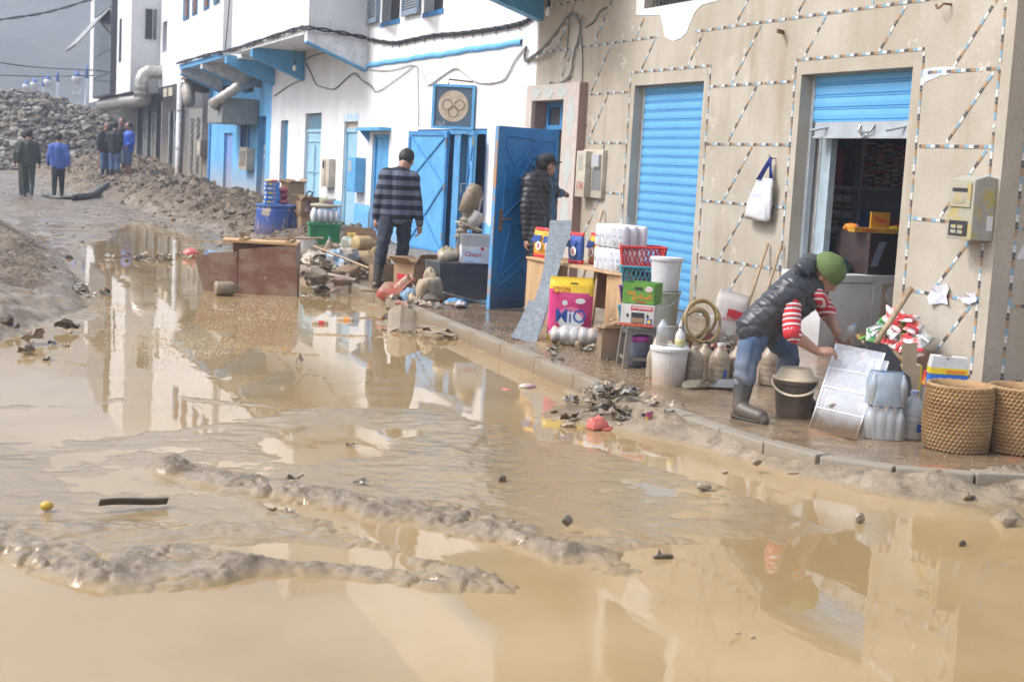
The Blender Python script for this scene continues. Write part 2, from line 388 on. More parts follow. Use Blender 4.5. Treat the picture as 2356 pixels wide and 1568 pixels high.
def mud_material(name, c1, c2, wetz=0.03, film=0.06, dry=0.42, bump=0.5, extra=None, puddles=False, silt=None, peb=0.0):
    m = bpy.data.materials.new(name); m.use_nodes = True; t = m.node_tree; n = t.nodes; L = t.links.new; b = n['Principled BSDF']
    tc = n.new('ShaderNodeTexCoord')
    def noise(s, d=6, r=.6, dist=0.0):
        q = n.new('ShaderNodeTexNoise'); q.inputs['Scale'].default_value = s; q.inputs['Detail'].default_value = d; q.inputs['Roughness'].default_value = r
        q.inputs['Distortion'].default_value = dist; L(tc.outputs['Object'], q.inputs['Vector']); return q.outputs['Fac']
    def mr(src, a, c, d=0.0, e=1.0):
        q = n.new('ShaderNodeMapRange'); q.interpolation_type = 'SMOOTHSTEP'; L(src, q.inputs[0])
        for i, v in enumerate((a, c, d, e)): q.inputs[i + 1].default_value = v
        return q.outputs[0]
    def mx(f, a, c):
        q = n.new('ShaderNodeMix'); q.data_type = 'RGBA'; L(f, q.inputs[0])
        for k, i in ((a, 6), (c, 7)):
            if isinstance(k, tuple): q.inputs[i].default_value = (*k, 1)
            else: L(k, q.inputs[i])
        return q.outputs[2]
    def mth(op, a, c):
        q = n.new('ShaderNodeMath'); q.operation = op
        for k, i in ((a, 0), (c, 1)):
            if isinstance(k, (int, float)): q.inputs[i].default_value = k
            else: L(k, q.inputs[i])
        return q.outputs[0]
    c = mx(mr(noise(1.3, 7, .65), .38, .62), c1, c2)
    c = mx(mr(noise(26, 5, .7), .58, .72), c, tuple(v * 1.35 for v in c2))
    c = mx(mr(noise(9, 7, .7), .45, .7), c, tuple(v * .72 for v in c1))
    c = mx(mr(noise(60, 3, .7), .64, .74), c, tuple(v * .7 for v in c1))
    if extra:
        c = mx(mr(noise(2.2, 5, .7), .57, .66), c, extra)
    se = n.new('ShaderNodeSeparateXYZ'); L(tc.outputs['Object'], se.inputs[0])
    z = mth('ADD', se.outputs['Z'], mth('MULTIPLY', mth('SUBTRACT', noise(3.5, 6, .6), .5), .05))
    wet = mth('MULTIPLY', mr(z, wetz - .02, wetz + .015), mr(noise(.55, 6, .7, .6), .68, .53)) if puddles else mr(z, wetz - .02, wetz + .015)
    if silt: c = mx(mr(z, .004, .034), silt, c)
    L(c, b.inputs['Base Color'])
    ro = mr(noise(7, 6, .7), .35, .65, dry - .16, dry + .12)
    q = n.new('ShaderNodeMix'); L(wet, q.inputs[0]); q.inputs[2].default_value = film; L(ro, q.inputs[3])
    L(q.outputs[0], b.inputs['Roughness']); b.inputs['IOR'].default_value = 1.4; b.inputs['Specular IOR Level'].default_value = .55
    hgt = mth('ADD', mth('MULTIPLY', noise(14, 9, .62, .4), 1.0), mth('MULTIPLY', noise(75, 5, .6), .28))
    if peb:
        vo = n.new('ShaderNodeTexVoronoi'); vo.inputs['Scale'].default_value = 14; L(tc.outputs['Object'], vo.inputs['Vector'])
        hgt = mth('SUBTRACT', hgt, mth('MULTIPLY', vo.outputs['Distance'], peb))
    bp = n.new('ShaderNodeBump'); bp.inputs['Distance'].default_value = .03
    L(hgt, bp.inputs['Height']); L(mr(z, wetz - .02, wetz + .012, bump * .2, bump), bp.inputs['Strength']); L(bp.outputs[0], b.inputs['Normal'])
    return m
M_ROAD = mud_material('wet_road_mud', (0.185, 0.142, 0.098), (0.29, 0.235, 0.17), wetz=.04, film=.09, bump=1.0, puddles=True, silt=(.275, .20, .105), dry=.30)
M_MUD = mud_material('mud', (0.20, 0.152, 0.102), (0.30, 0.24, 0.168), wetz=.034, film=.07, bump=.6, silt=(.275, .20, .105), dry=.22)
M_SOIL = mud_material('soil', (0.135, 0.098, 0.064), (0.235, 0.182, 0.125), wetz=.10, film=.16, dry=.62, bump=.9, peb=1.2)
M_PAVE = mud_material('wet_pavement', (0.19, 0.132, 0.08), (0.275, 0.20, 0.128), wetz=.132, film=.07, dry=.34, bump=.5, extra=(0.36, 0.16, 0.10))
M_WATER = bpy.data.materials.new('muddy_water'); M_WATER.use_nodes = True
_t = M_WATER.node_tree; _b = _t.nodes['Principled BSDF']
_b.inputs['Roughness'].default_value = .015; _b.inputs['IOR'].default_value = 1.36
_tc = _t.nodes.new('ShaderNodeTexCoord'); _n1 = _t.nodes.new('ShaderNodeTexNoise'); _n1.inputs['Scale'].default_value = .7; _n1.inputs['Detail'].default_value = 5
_n2 = _t.nodes.new('ShaderNodeTexNoise'); _n2.inputs['Scale'].default_value = 5; _n2.inputs['Detail'].default_value = 3
_mx = _t.nodes.new('ShaderNodeMix'); _mx.data_type = 'RGBA'; _mx.inputs[6].default_value = (.30, .208, .097, 1); _mx.inputs[7].default_value = (.375, .272, .142, 1)
_mp = _t.nodes.new('ShaderNodeMapping'); _mp.inputs['Scale'].default_value = (1, .35, 1); _mp.inputs['Rotation'].default_value = (0, 0, R(20))
_bp = _t.nodes.new('ShaderNodeBump'); _bp.inputs['Strength'].default_value = .05; _bp.inputs['Distance'].default_value = .02
L_ = _t.links.new
L_(_tc.outputs['Object'], _n1.inputs[0]); L_(_tc.outputs['Object'], _mp.inputs[0]); L_(_mp.outputs[0], _n2.inputs[0])
_mr = _t.nodes.new('ShaderNodeMapRange'); _mr.inputs[1].default_value = .36; _mr.inputs[2].default_value = .64; L_(_n1.outputs[0], _mr.inputs[0]); L_(_mr.outputs[0], _mx.inputs[0]); _rr = _t.nodes.new('ShaderNodeMapRange'); _rr.inputs[1].default_value = .5; _rr.inputs[2].default_value = .72; _rr.inputs[3].default_value = .012; _rr.inputs[4].default_value = .10; L_(_n1.outputs[0], _rr.inputs[0]); L_(_rr.outputs[0], _b.inputs['Roughness']); L_(_mx.outputs[2], _b.inputs['Base Color']); L_(_n2.outputs[0], _bp.inputs['Height']); L_(_bp.outputs[0], _b.inputs['Normal'])

NEARP = (-0.8, 5.6, 3.2, 8.0); NEAR2 = (-.8, 8.8, 7.98, 15.0); MIDP = (-2.5, 8.8, 14.9, 62.0)
co, q = height_sheet(*NEARP[:2], *NEARP[2:], .0125)
ground = np_mesh('ground', co, q, M_MUD); ground['kind'] = 'structure'
co, q = height_sheet(*NEAR2[:2], *NEAR2[2:], .026)
gn = np_mesh('ground', co, q, M_MUD); gn['kind'] = 'structure'
co, q = height_sheet(*MIDP[:2], *MIDP[2:], .07)
g2 = np_mesh('road', co, q, M_ROAD); g2['kind'] = 'structure'
co, q = height_sheet(-60, 60, -30, 130, .5, hole=[(-.8, 5.6, 3.2, 62), (-.8, 8.8, 7.98, 62), MIDP], drop=.03)
g3 = np_mesh('terrain', co, q, M_SOIL); g3['kind'] = 'structure'
# the spoil bank and the mound read as soil, the road as wet mud
g2.data.materials.append(M_SOIL)
cc = np.array([0.0]); _pc = np.empty(len(g2.data.polygons) * 3); g2.data.polygons.foreach_get('center', _pc); _pc = _pc.reshape(-1, 3)
_ms = (ridge(_pc[:, 0] + .3 * fbm(_pc[:, 0] * 2, _pc[:, 1] * 2, 3, 4), _pc[:, 1], SPOIL) > .06) | (_pc[:, 1] > 54 + 2 * fbm(_pc[:, 0], _pc[:, 1], 3, 8)) | (ridge(_pc[:, 0] + .3 * fbm(_pc[:, 0] * 2, _pc[:, 1] * 2, 3, 6), _pc[:, 1], BANKL) > .16)
g2.data.polygons.foreach_set('material_index', _ms.astype(np.int32)); g2.data.update()
mb = MB(); mb.quad((-60, -30, 0), (60, -30, 0), (60, 60, 0), (-60, 60, 0)); water = mb.build('water', M_WATER); water['kind'] = 'structure'

# pavement with its kerb stones
X, Y = np.meshgrid(np.arange(4.3, 13.0, .035), np.arange(5.6, 24.0, .035))
inn = sdpoly(X, Y, PAVE_POLY) > .02
Z = PAVE + .006 * fbm(X * 1.4, Y * 1.4, 4, 91) + .004 * fbm(X * 8, Y * 8, 3, 92) + .05 * sst(19, 24, Y) * (1 + fbm(X * 3, Y * 3, 3, 97))
idx = np.arange(X.size).reshape(X.shape)
q = np.stack([idx[:-1, :-1], idx[:-1, 1:], idx[1:, 1:], idx[1:, :-1]], -1).reshape(-1, 4)
q = q[inn.ravel()[q].all(1)]
u, inv = np.unique(q, return_inverse=True)
pav = np_mesh('pavement', np.stack([X, Y, Z], -1).reshape(-1, 3)[u], inv.reshape(q.shape), M_PAVE); pav['kind'] = 'structure'
M_KERB = mat('kerb_concrete', (.30, .27, .22), .45, (.25, .19, .125), sc=3, bump=.5, bsc=40, mud=(.9, .05, -.02), mudcol=(.24, .175, .11))
kp = [Vector((*p, 0)) for p in KERB]
seglen = [0]
for i in range(1, len(kp)): seglen.append(seglen[-1] + (kp[i] - kp[i - 1]).length)
def kat(s):
    for i in range(1, len(kp)):
        if s <= seglen[i]: return kp[i - 1].lerp(kp[i], (s - seglen[i - 1]) / (seglen[i] - seglen[i - 1]))
    return kp[-1]
s = 5.2
while s < seglen[-1] - .9:
    step = .42 if 6.8 < s < 9.6 else .86
    a, b = kat(s), kat(s + step - .004); d = (b - a); ln = d.length; d.normalize()
    mb = MB(); mb.box((0, 0, 0), (ln, .11, .2)); o = mb.build('kerb_stone', M_KERB, pav, bevel=.012)
    mid = (a + b) / 2
    o.location = (mid.x, mid.y, .032 + rnd.uniform(-.006, .006)); o.rotation_euler = (rnd.uniform(-.02, .02), rnd.uniform(-.006, .006), math.atan2(d.y, d.x))
    s += step
# ------------------------------------------------------------------ buildings
def holed(mb, y0, y1, z0, z1, holes, x=WALL, th=0.28, noend=False):
    """a wall on x = const with rectangular openings and their reveals"""
    ys = sorted({y0, y1, *[h[0] for h in holes], *[h[1] for h in holes]}); zs = sorted({z0, z1, *[h[2] for h in holes], *[h[3] for h in holes]})
    ys = [v for v in ys if y0 <= v <= y1]; zs = [v for v in zs if z0 <= v <= z1]
    for i in range(len(ys) - 1):
        for j in range(len(zs) - 1):
            cy, cz = (ys[i] + ys[i + 1]) / 2, (zs[j] + zs[j + 1]) / 2
            if any(h[0] < cy < h[1] and h[2] < cz < h[3] for h in holes): continue
            a, b, c, d = ys[i], ys[i + 1], zs[j], zs[j + 1]
            mb.quad((x, b, c), (x, a, c), (x, a, d), (x, b, d)); mb.quad((x + th, a, c), (x + th, b, c), (x + th, b, d), (x + th, a, d))
    for a, b, c, d in holes:
        mb.quad((x, a, c), (x + th, a, c), (x + th, a, d), (x, a, d)); mb.quad((x, b, d), (x + th, b, d), (x + th, b, c), (x, b, c))
        mb.quad((x, b, d), (x, a, d), (x + th, a, d), (x + th, b, d))
        if c > z0 + .01: mb.quad((x, a, c), (x, b, c), (x + th, b, c), (x + th, a, c))
    if not noend: mb.quad((x, y0, z0), (x, y0, z1), (x + th, y0, z1), (x + th, y0, z0))
    mb.quad((x, y1, z1), (x, y1, z0), (x + th, y1, z0), (x + th, y1, z1))
    mb.quad((x, y0, z1), (x, y1, z1), (x + th, y1, z1), (x + th, y0, z1))
    return mb

M_BEIGE = mat('beige_pebbledash', (.51, .462, .39), .9, (.42, .37, .295), sc=.9, mud=(.35, .28, .1), mudcol=(.33, .26, .18), bump=.55, bsc=150, worn=((.56, .515, .44), .60, 2.0), spec=.25)
_t = M_BEIGE.node_tree; _b = _t.nodes['Principled BSDF']      # dark aggregate grains and rain streaks in the render coat
_src = _b.inputs['Base Color'].links[0].from_socket
_tc = [n for n in _t.nodes if n.type == 'TEX_COORD'][0]
_v = _t.nodes.new('ShaderNodeTexNoise'); _v.inputs['Scale'].default_value = 95; _v.inputs['Detail'].default_value = 2; _t.links.new(_tc.outputs['Object'], _v.inputs[0])
_r = _t.nodes.new('ShaderNodeMapRange'); _r.inputs[1].default_value = .62; _r.inputs[2].default_value = .70; _t.links.new(_v.outputs[0], _r.inputs[0])
_mp = _t.nodes.new('ShaderNodeMapping'); _mp.inputs['Scale'].default_value = (1, 2.6, .35); _t.links.new(_tc.outputs['Object'], _mp.inputs[0])
_s = _t.nodes.new('ShaderNodeTexNoise'); _s.inputs['Scale'].default_value = 1.6; _s.inputs['Detail'].default_value = 5; _t.links.new(_mp.outputs[0], _s.inputs[0])
_r2 = _t.nodes.new('ShaderNodeMapRange'); _r2.inputs[1].default_value = .5; _r2.inputs[2].default_value = .75; _r2.inputs[4].default_value = .85; _t.links.new(_s.outputs[0], _r2.inputs[0])
def _mixin(src, fac, col):
    q = _t.nodes.new('ShaderNodeMix'); q.data_type = 'RGBA'; _t.links.new(fac, q.inputs[0]); _t.links.new(src, q.inputs[6]); q.inputs[7].default_value = (*col, 1); return q.outputs[2]
_o = _mixin(_src, _r2.outputs[0], (.36, .30, .215)); _o = _mixin(_o, _r.outputs[0], (.22, .18, .13)); _t.links.new(_o, _b.inputs['Base Color'])
M_WHITE = mat('white_limewash', (.76, .77, .80), .8, (.66, .66, .66), sc=1.2, amt=.8, bump=.25, bsc=22, spec=.25, worn=((.64, .62, .58), .62, 3.0), mud=(.3, .45, .1), mudcol=(.5, .45, .38), stretch=(1, 1, .5))
M_PLASTER = mat('white_plaster_patch', (.74, .73, .74), .85, (.66, .64, .62), sc=6, bump=.4, bsc=30)
M_BLUE = mat('light_blue_paint', (.115, .40, .70), .55, (.09, .33, .62), sc=4, bump=.12, bsc=20, worn=((.34, .27, .22), .72, 9), mud=None)
M_BLUEW = mat('blue_wall_paint', (.15, .46, .78), .75, (.11, .38, .68), sc=1.3, bump=.2, bsc=18, mud=(.75, 1.1, .25), mudcol=(.50, .40, .28))
M_DADO = mat('blue_dado_roughcast', (.12, .40, .74), .85, (.17, .47, .78), sc=8, bump=1.0, bsc=26, mud=(.5, .35, .0), mudcol=(.45, .38, .3))
M_SLAT = mat('shutter_blue', (.145, .43, .74), .42, (.115, .375, .69), sc=2.5, bump=.05, worn=((.33, .20, .12), .655, 24), stretch=(1, .5, 1))
M_DBLUE = mat('deep_blue_door_paint', (.016, .20, .50), .42, (.012, .16, .44), sc=5, bump=.1, bsc=30, worn=((.30, .22, .15), .74, 14), mud=(.75, .28, .02), mudcol=(.06, .06, .06))
M_PALEB = mat('pale_blue_metal', (.36, .60, .74), .55, (.30, .53, .68), sc=3, bump=.1, worn=((.45, .36, .28), .70, 12))
M_GREYM = mat('grey_painted_metal', (.42, .46, .49), .45, (.35, .38, .41), sc=5, worn=((.26, .16, .10), .71, 20))
M_STEEL = mat('dull_steel', (.42, .42, .41), .38, (.30, .29, .28), sc=6, metal=.8, worn=((.25, .15, .09), .68, 12))
M_RUST = mat('rusty_iron', (.16, .085, .05), .8, (.24, .14, .08), sc=14, bump=.5)
M_MARBLE = mat('pink_marble', (.53, .45, .40), .4, (.58, .51, .46), sc=9, bump=.05, worn=((.44, .34, .29), .62, 40))
M_GRAN = mat('red_granite', (.36, .23, .19), .5, (.25, .15, .13), sc=60)
M_PALEM = mat('pale_marble_inlay', (.52, .55, .52), .4, (.45, .49, .47), sc=12)
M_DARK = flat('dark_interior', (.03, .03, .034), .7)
M_SHOPW = flat('shop_wall_paint', (.62, .63, .65), .7)
M_BLACKT = mat('dirty_black_tile', (.045, .045, .05), .22, (.10, .095, .09), sc=1.6, mud=(.9, 1.9, .3), mudcol=(.30, .25, .19), stretch=(1, 1, .5))
M_DGLASS = mat('dark_mirror_glass', (.045, .055, .065), .06, (.07, .08, .09), sc=1, spec=.9)
M_DUCT = mat('galvanised_duct', (.55, .54, .52), .42, (.42, .38, .33), sc=5, metal=.55)
M_BROWN = mat('brown_shutter', (.30, .14, .09), .6)
M_LOUV = mat('grey_blue_shutter', (.22, .29, .37), .6, (.18, .24, .32), sc=6)
M_BLACK = flat('black_rubber', (.02, .02, .022), .5)
M_CABLE = flat('grey_cable', (.16, .155, .14), .6)
M_PIPE = mat('white_pipe', (.62, .63, .64), .45, mud=(.9, .9, .1))
M_CREAM = mat('cream_plastic', (.58, .53, .43), .5, (.5, .45, .36), sc=8, mud=(.4, .2, 0))
M_ZEL = mat('patterned_wall_tile', (.5, .5, .5), .25, (.06, .05, .07), sc=16, lo=.47, hi=.53)
M_TILE = [flat('tile_white', (.70, .70, .69), .3), flat('tile_blue', (.24, .42, .54), .3), flat('tile_orange', (.42, .26, .14), .3), flat('tile_black', (.10, .10, .105), .3)]

CORNER = 9.13
OP_DOOR = (17.58, 18.67, .10, 2.58); OP_SH1 = (14.03, 15.73, .10, 2.71); OP_SH2 = (10.37, 12.10, .10, 2.70); OP_WIN = (13.95, 15.61, 3.61, 4.6)
beige = thing('shop_building', 'beige pebble-dashed corner shop building with rows of small coloured tiles and two blue shutters', 'building', (WALL, 14, PAVE))
def bpart(mb, name, m, parent=None, **k): return mb.build(name, m, parent or beige, world=True, **k)
mb = MB(); holed(mb, CORNER, 18.85, .0, 6.4, [OP_DOOR, OP_SH1, OP_SH2, OP_WIN], noend=True); bpart(mb, 'front_wall', M_BEIGE)
mb = MB(); mb.quad((WALL + .002, CORNER - .0, 0), (16, CORNER, 0), (16, CORNER, 6.4), (WALL + .002, CORNER, 6.4)); mb.quad((WALL, 18.85, 6.4), (WALL, CORNER, 6.4), (16, CORNER, 6.4), (16, 18.85, 6.4)); bpart(mb, 'side_wall', M_BEIGE)
# plaster patch round the high window
pp = [(15.83, 4.6), (15.83, 3.56), (15.5, 3.53), (15.18, 3.5), (15.08, 3.36), (15.03, 3.25), (14.9, 3.205), (14.8, 3.19), (14.62, 3.21), (14.5, 3.25), (14.43, 3.38), (14.36, 3.47), (14.2, 3.535), (13.9, 3.56), (13.72, 3.57), (13.72, 4.6), (13.95, 4.6), (13.95, 3.605), (15.61, 3.605), (15.61, 4.6)]
pp = [(y + .012 * math.sin(37 * i), z + .008 * math.cos(23 * i)) for i, (y, z) in enumerate(pp)]
mb = MB(); mb.prism([(p[0], p[1]) for p in pp], (WALL - .006, 0, 0), (0, 1, 0), (0, 0, 1), (.012, 0, 0)); bpart(mb, 'plaster_patch', M_PLASTER, fixn=True)
wf = MB()
for y in np.arange(14.0, 15.6, .09): wf.tube([(WALL + .08, y, 3.62), (WALL + .08, y, 4.55)], .006, 5)
gr = bpart(wf, 'window_grille', M_BLACK)
mb = MB()
for i in range(9):
    for s in (1, -1):
        c = Vector((WALL + .07, 14.1 + i * .17, 3.72)); mb.tube([c + Vector((0, s * .06 * math.cos(t) * (1 - t / 9), .07 * math.sin(t) * (1 - t / 9))) for t in np.linspace(0, 5.2, 12)], .006, 4)
bpart(mb, 'scroll', M_BLACK, gr)
mb = MB(); mb.quad((WALL + .2, 15.7, 3.5), (WALL + .2, 13.9, 3.5), (WALL + .2, 13.9, 4.7), (WALL + .2, 15.7, 4.7)); bpart(mb, 'window_pane', M_DARK)
# --- mosaic tiles: 300 nearest are single tiles, the rest one mesh
ROWZ = [3.88, 3.26, 2.64, 2.02, 1.40, .78, .16]
FR = [(13.90, 15.85, 0, 2.87), (10.23, 12.21, 0, 2.845), (17.02, 18.9, 0, 2.84)]
def blocked(y, z):
    if any(a - .03 < y < b + .03 and c < z < d + .015 for a, b, c, d in FR): return True
    if 14.3 < y < 15.15 and 3.15 < z < 3.6: return True
    if 13.65 < y < 15.9 and z > 3.5: return True
    return False
tiles = []                               # (x, y, z, tilt, plane, colour)
SEQ = [0, 0, 1, 1, 2, 2, 3, 3]
def trun(p, qq, plane=0, sq=False, test=True):
    p, qq = Vector(p), Vector(qq); L = (qq - p).length; n = int(L / .0305); ang = math.atan2(qq.y - p.y, qq.x - p.x); off = rnd.randrange(8)
    for i in range(n):
        t = p + (qq - p) * ((i + .5) / n)
        if test and blocked(t.x, t.y): continue
        if rnd.random() < .035: continue
        tiles.append((t.x, t.y, ang, plane, SEQ[(i + off) % 8]))
for z in ROWZ:
    trun((9.27, z), (18.82, z))
for (a, b, c, d) in FR[:2]:
    trun((a, .15), (a, d), test=False); trun((b, .15), (b, d), test=False); trun((a, d), (b, d), test=False)
trun((9.265, .15), (9.265, 4.4), test=False)
for k in range(len(ROWZ) - 1):
    for y0 in (9.33, 10.54, 11.76, 12.92, 14.12, 15.28, 16.47, 17.66):
        z1, z0 = ROWZ[k], ROWZ[k + 1]; trun((y0, z1 - .03), (y0 + .5, z0 + .03))
        if k == 0: trun((y0 + .5 - .62, z1 + .6), (y0, z1 + .03))
for z in ROWZ[1:]: trun((8.05, z - .02), (9.4, z - .02), 1, test=False)
trun((8.02, .15), (8.02, 4.4), 1, test=False)
def tile_mat(t):
    if t[3] == 0:
        M = Matrix((Vector((0, math.cos(t[2]), math.sin(t[2]))), Vector((0, -math.sin(t[2]), math.cos(t[2]))), Vector((1, 0, 0)))).transposed().to_4x4(); M.translation = (WALL - .002, t[0], t[1])
    else:
        M = Matrix((Vector((math.cos(t[2]), 0, math.sin(t[2]))), Vector((-math.sin(t[2]), 0, math.cos(t[2]))), Vector((0, -1, 0)))).transposed().to_4x4(); M.translation = (t[0], CORNER - .002, t[1])
    return M
tiles = [t for t in tiles if t[1] < 3.95]
tiles.sort(key=lambda t: (t[0] - 3) ** 2 + (t[1] - 1.6) ** 2 * .2 + (99 if t[1] > 3.7 or (t[3] == 1 and t[0] > 8.3) else 0))
tme = []
for m in M_TILE:
    q = MB(); q.box((0, 0, 0), (.0262, .0262, .007)); tme.append(q.mesh('mosaic_tile', m))
rest = MB()
for i, t in enumerate(tiles):
    M = tile_mat(t)
    if i < 300:
        o = bpy.data.objects.new('mosaic_tile', tme[t[4]]); COL.objects.link(o); o.parent = beige
        M.translation -= Vector(beige.location); o.matrix_local = M
    else:
        rest.m = t[4]; rest.xf = M; rest.box((0, 0, 0), (.0262, .0262, .007))
o = bpart(rest, 'mosaic_tiles', M_TILE); o['kind'] = 'stuff'
# --- roller shutters
def shutter(y0, y1, ztop, zbot, x, pitch, nm):
    gd = MB(); gd.bx(x - .03, x + .03, y0, y0 + .05, .12, ztop); gd.bx(x - .03, x + .03, y1 - .05, y1, .12, ztop); gd.bx(x - .03, x + .03, y0 + .05, y1 - .05, ztop - .03, ztop)
    g = bpart(gd, 'roller_shutter', M_GREYM)
    prof = [(-.012, 0), (-.016, .012), (-.008, .018), (-.020, .028), (-.024, pitch * .55), (-.022, pitch - .012), (-.006, pitch - .002), (0, pitch)]
    sl = MB(); n = len(prof)
    for (px, pz) in prof: sl.v.append(Vector((px, y0 + .03, pz))); sl.v.append(Vector((px, y1 - .03, pz)))
    for i in range(n - 1): sl.f.append([2 * i, 2 * i + 2, 2 * i + 3, 2 * i + 1]); sl.mi.append(0)
    me = sl.mesh('slat', M_SLAT); z = ztop - pitch
    while z > zbot - pitch * .5:
        o = bpy.data.objects.new('slat', me); COL.objects.link(o); o.parent = g; o.location = (x, 0, z); z -= pitch
    return g
sh1 = shutter(OP_SH1[0], OP_SH1[1], 2.72, .13, 7.97, .108, 'a')
sh2 = shutter(OP_SH2[0], OP_SH2[1], 2.72, 2.25, 7.98, .118, 'b')
mb = MB(); mb.bx(7.935, 7.965, 10.38, 11.97, 2.095, 2.245); mb.bx(7.915, 7.965, 10.38, 11.97, 2.09, 2.11); bar = bpart(mb, 'bottom_bar', M_GREYM, sh2)
for y in (11.75, 10.55):
    mb = MB(); mb.tube([(7.94, y, 2.20), (7.80, y + .1, 2.155)], .014, 8); bpart(mb, 'pull_handle', M_GREYM, sh2)
mb = MB(); mb.tube([(7.93, 11.22, 2.21), (7.90, 11.2, 2.15), (7.9, 11.1, 2.14), (7.90, 11.02, 2.15), (7.93, 11.0, 2.21)], .011, 6); mb.tube([(7.9, 11.12 + .05 * math.cos(t), 2.115 + .022 * math.sin(t)) for t in np.linspace(0, 6.28, 12)], .007, 5); bpart(mb, 'hasp', M_STEEL, sh2)
# --- inner frame posts of the open shop
ya, yb, yc = [at_x(v, 420, 8.06).y for v in (1861, 1884, 1906)]
mb = MB(); mb.bx(8.05, 8.16, yb, ya, .1, 2.30); bpart(mb, 'door_post', mat('white_grey_post', (.55, .55, .54), .6, (.42, .40, .38), sc=5, worn=((.3, .26, .22), .68, 9)))
mb = MB(); mb.bx(8.06, 8.13, yc, yb - .002, .1, 2.30); bpart(mb, 'door_frame', mat('pale_blue_grey_frame', (.40, .50, .56), .5))
# --- shop room
mb = MB()
mb.quad((8.1, 13.6, .1), (8.1, 13.6, 2.9), (11.6, 13.6, 2.9), (11.6, 13.6, .1)); mb.quad((11.6, 13.6, .1), (11.6, 13.6, 2.9), (11.6, 9.4, 2.9), (11.6, 9.4, .1))
mb.quad((8.1, 9.4, .1), (11.6, 9.4, .1), (11.6, 9.4, 2.9), (8.1, 9.4, 2.9)); mb.quad((8.1, 9.4, 2.9), (11.6, 9.4, 2.9), (11.6, 13.6, 2.9), (8.1, 13.6, 2.9))
bpart(mb, 'shop_room', M_SHOPW)
mb = MB(); mb.quad((7.9, 9.4, .125), (11.6, 9.4, .125), (11.6, 13.6, .125), (7.9, 13.6, .125)); bpart(mb, 'shop_floor', M_PAVE)
# --- door with marble surround and the hall behind
mb = MB()
mb.bx(7.70, WALL + .02, 17.09, 17.575, .1, 2.80); bpart(mb, 'door_jamb', M_MARBLE)
mb = MB(); mb.bx(7.70, WALL + .02, 18.675, 18.88, .1, 2.80); bpart(mb, 'door_jamb', M_MARBLE)
mb = MB(); mb.bx(7.702, WALL + .02, 17.575, 18.675, 2.585, 2.798); bpart(mb, 'door_lintel', M_MARBLE)
mb = MB(); mb.bx(7.705, WALL + .01, 17.083, 17.092, .1, 2.79); bpart(mb, 'granite_edge', M_GRAN)
mb = MB(); mb.bx(7.75, WALL + .25, 18.668, 18.676, .1, 2.58); bpart(mb, 'granite_reveal', M_GRAN)
dm = MB(); dm.prism([(-.14, 0), (0, .3), (.14, 0), (0, -.3)], (0, 0, 0), (0, 1, 0), (0, 0, 1), (.004, 0, 0)); dme = dm.mesh('inlay', M_PALEM)
for (y, z, k) in ((17.33, 2.35, 1), (17.33, 1.7, 1), (17.33, 1.05, 1), (17.33, .45, 1)):
    o = bpy.data.objects.new('inlay', dme); COL.objects.link(o); o.parent = beige; o.location = Vector((7.697, y, z)) - Vector(beige.location)
for (y, z) in ((18.55, 2.69), (18.1, 2.69), (17.65, 2.69)):
    o = bpy.data.objects.new('inlay', dme); COL.objects.link(o); o.parent = beige; o.location = Vector((7.697, y, z)) - Vector(beige.location); o.rotation_euler = (R(90), 0, 0); o.scale = (1, .7, .7)
mb = MB(); mb.bx(7.92, 7.98, 17.59, 18.66, 2.2, 2.26); mb.bx(7.92, 7.98, 17.59, 18.66, 2.51, 2.58); mb.bx(7.92, 7.98, 17.59, 17.66, 2.26, 2.51); mb.bx(7.92, 7.98, 18.09, 18.17, 2.26, 2.51); mb.bx(7.92, 7.98, 18.58, 18.66, 2.26, 2.51); mb.bx(7.92, 7.98, 18.59, 18.66, .1, 2.2)
tr = bpart(mb, 'transom_frame', mat('transom_blue', (.05, .25, .55), .5))
for y in (17.87, 18.38):
    mb = MB(); mb.bx(7.955, 7.96, y - .21, y + .21, 2.26, 2.51); bpart(mb, 'pane', M_DGLASS, tr)
mb = MB(); mb.quad((8.1, 18.82, 1.5), (8.1, 18.82, 2.9), (10.2, 18.82, 2.9), (10.2, 18.82, 1.5)); mb.quad((10.2, 18.82, .1), (10.2, 18.82, 2.9), (10.2, 17.2, 2.9), (10.2, 17.2, .1)); mb.quad((8.1, 17.2, .1), (10.2, 17.2, .1), (10.2, 17.2, 2.9), (8.1, 17.2, 2.9)); mb.quad((8.1, 17.2, 2.9), (10.2, 17.2, 2.9), (10.2, 18.82, 2.9), (8.1, 18.82, 2.9))
bpart(mb, 'hall_wall', M_SHOPW)
for i in range(7):
    for j in range(5):
        mb = MB(); mb.bx(8.1 + i * .3, 8.39 + i * .3, 18.80, 18.815, .13 + j * .28, .4 + j * .28)
        q = bpart(mb, 'hall_tile', M_ZEL, bevel=.004)
        if i < 2:
            mb = MB(); mb.prism([(-.07, 0), (-.04, .07), (.04, .07), (.07, 0), (.04, -.07), (-.04, -.07)], (8.245 + i * .3, 18.797, .265 + j * .28), (1, 0, 0), (0, 0, 1), (0, .006, 0)); bpart(mb, 'tile_motif', flat('tile_motif_white', (.6, .6, .62), .3), q, fixn=True)
# overhang of the upper floor above the doorway
mb = MB(); mb.bx(6.6, WALL - .002, 16.2, 18.95, 4.22, 6.4); bpart(mb, 'upper_floor', M_PLASTER)
mb = MB(); mb.prism([(0, 3.70), (0, 4.215), (-1.22, 4.215), (-1.22, 4.08)], (WALL - .002, 18.72, 0), (1, 0, 0), (0, 0, 1), (0, .22, 0)); bpart(mb, 'bracket', M_BLUE, fixn=True)
mb = MB(); mb.bx(6.58, 6.62, 16.2, 18.97, 4.20, 4.4); bpart(mb, 'fascia', M_BLUE)

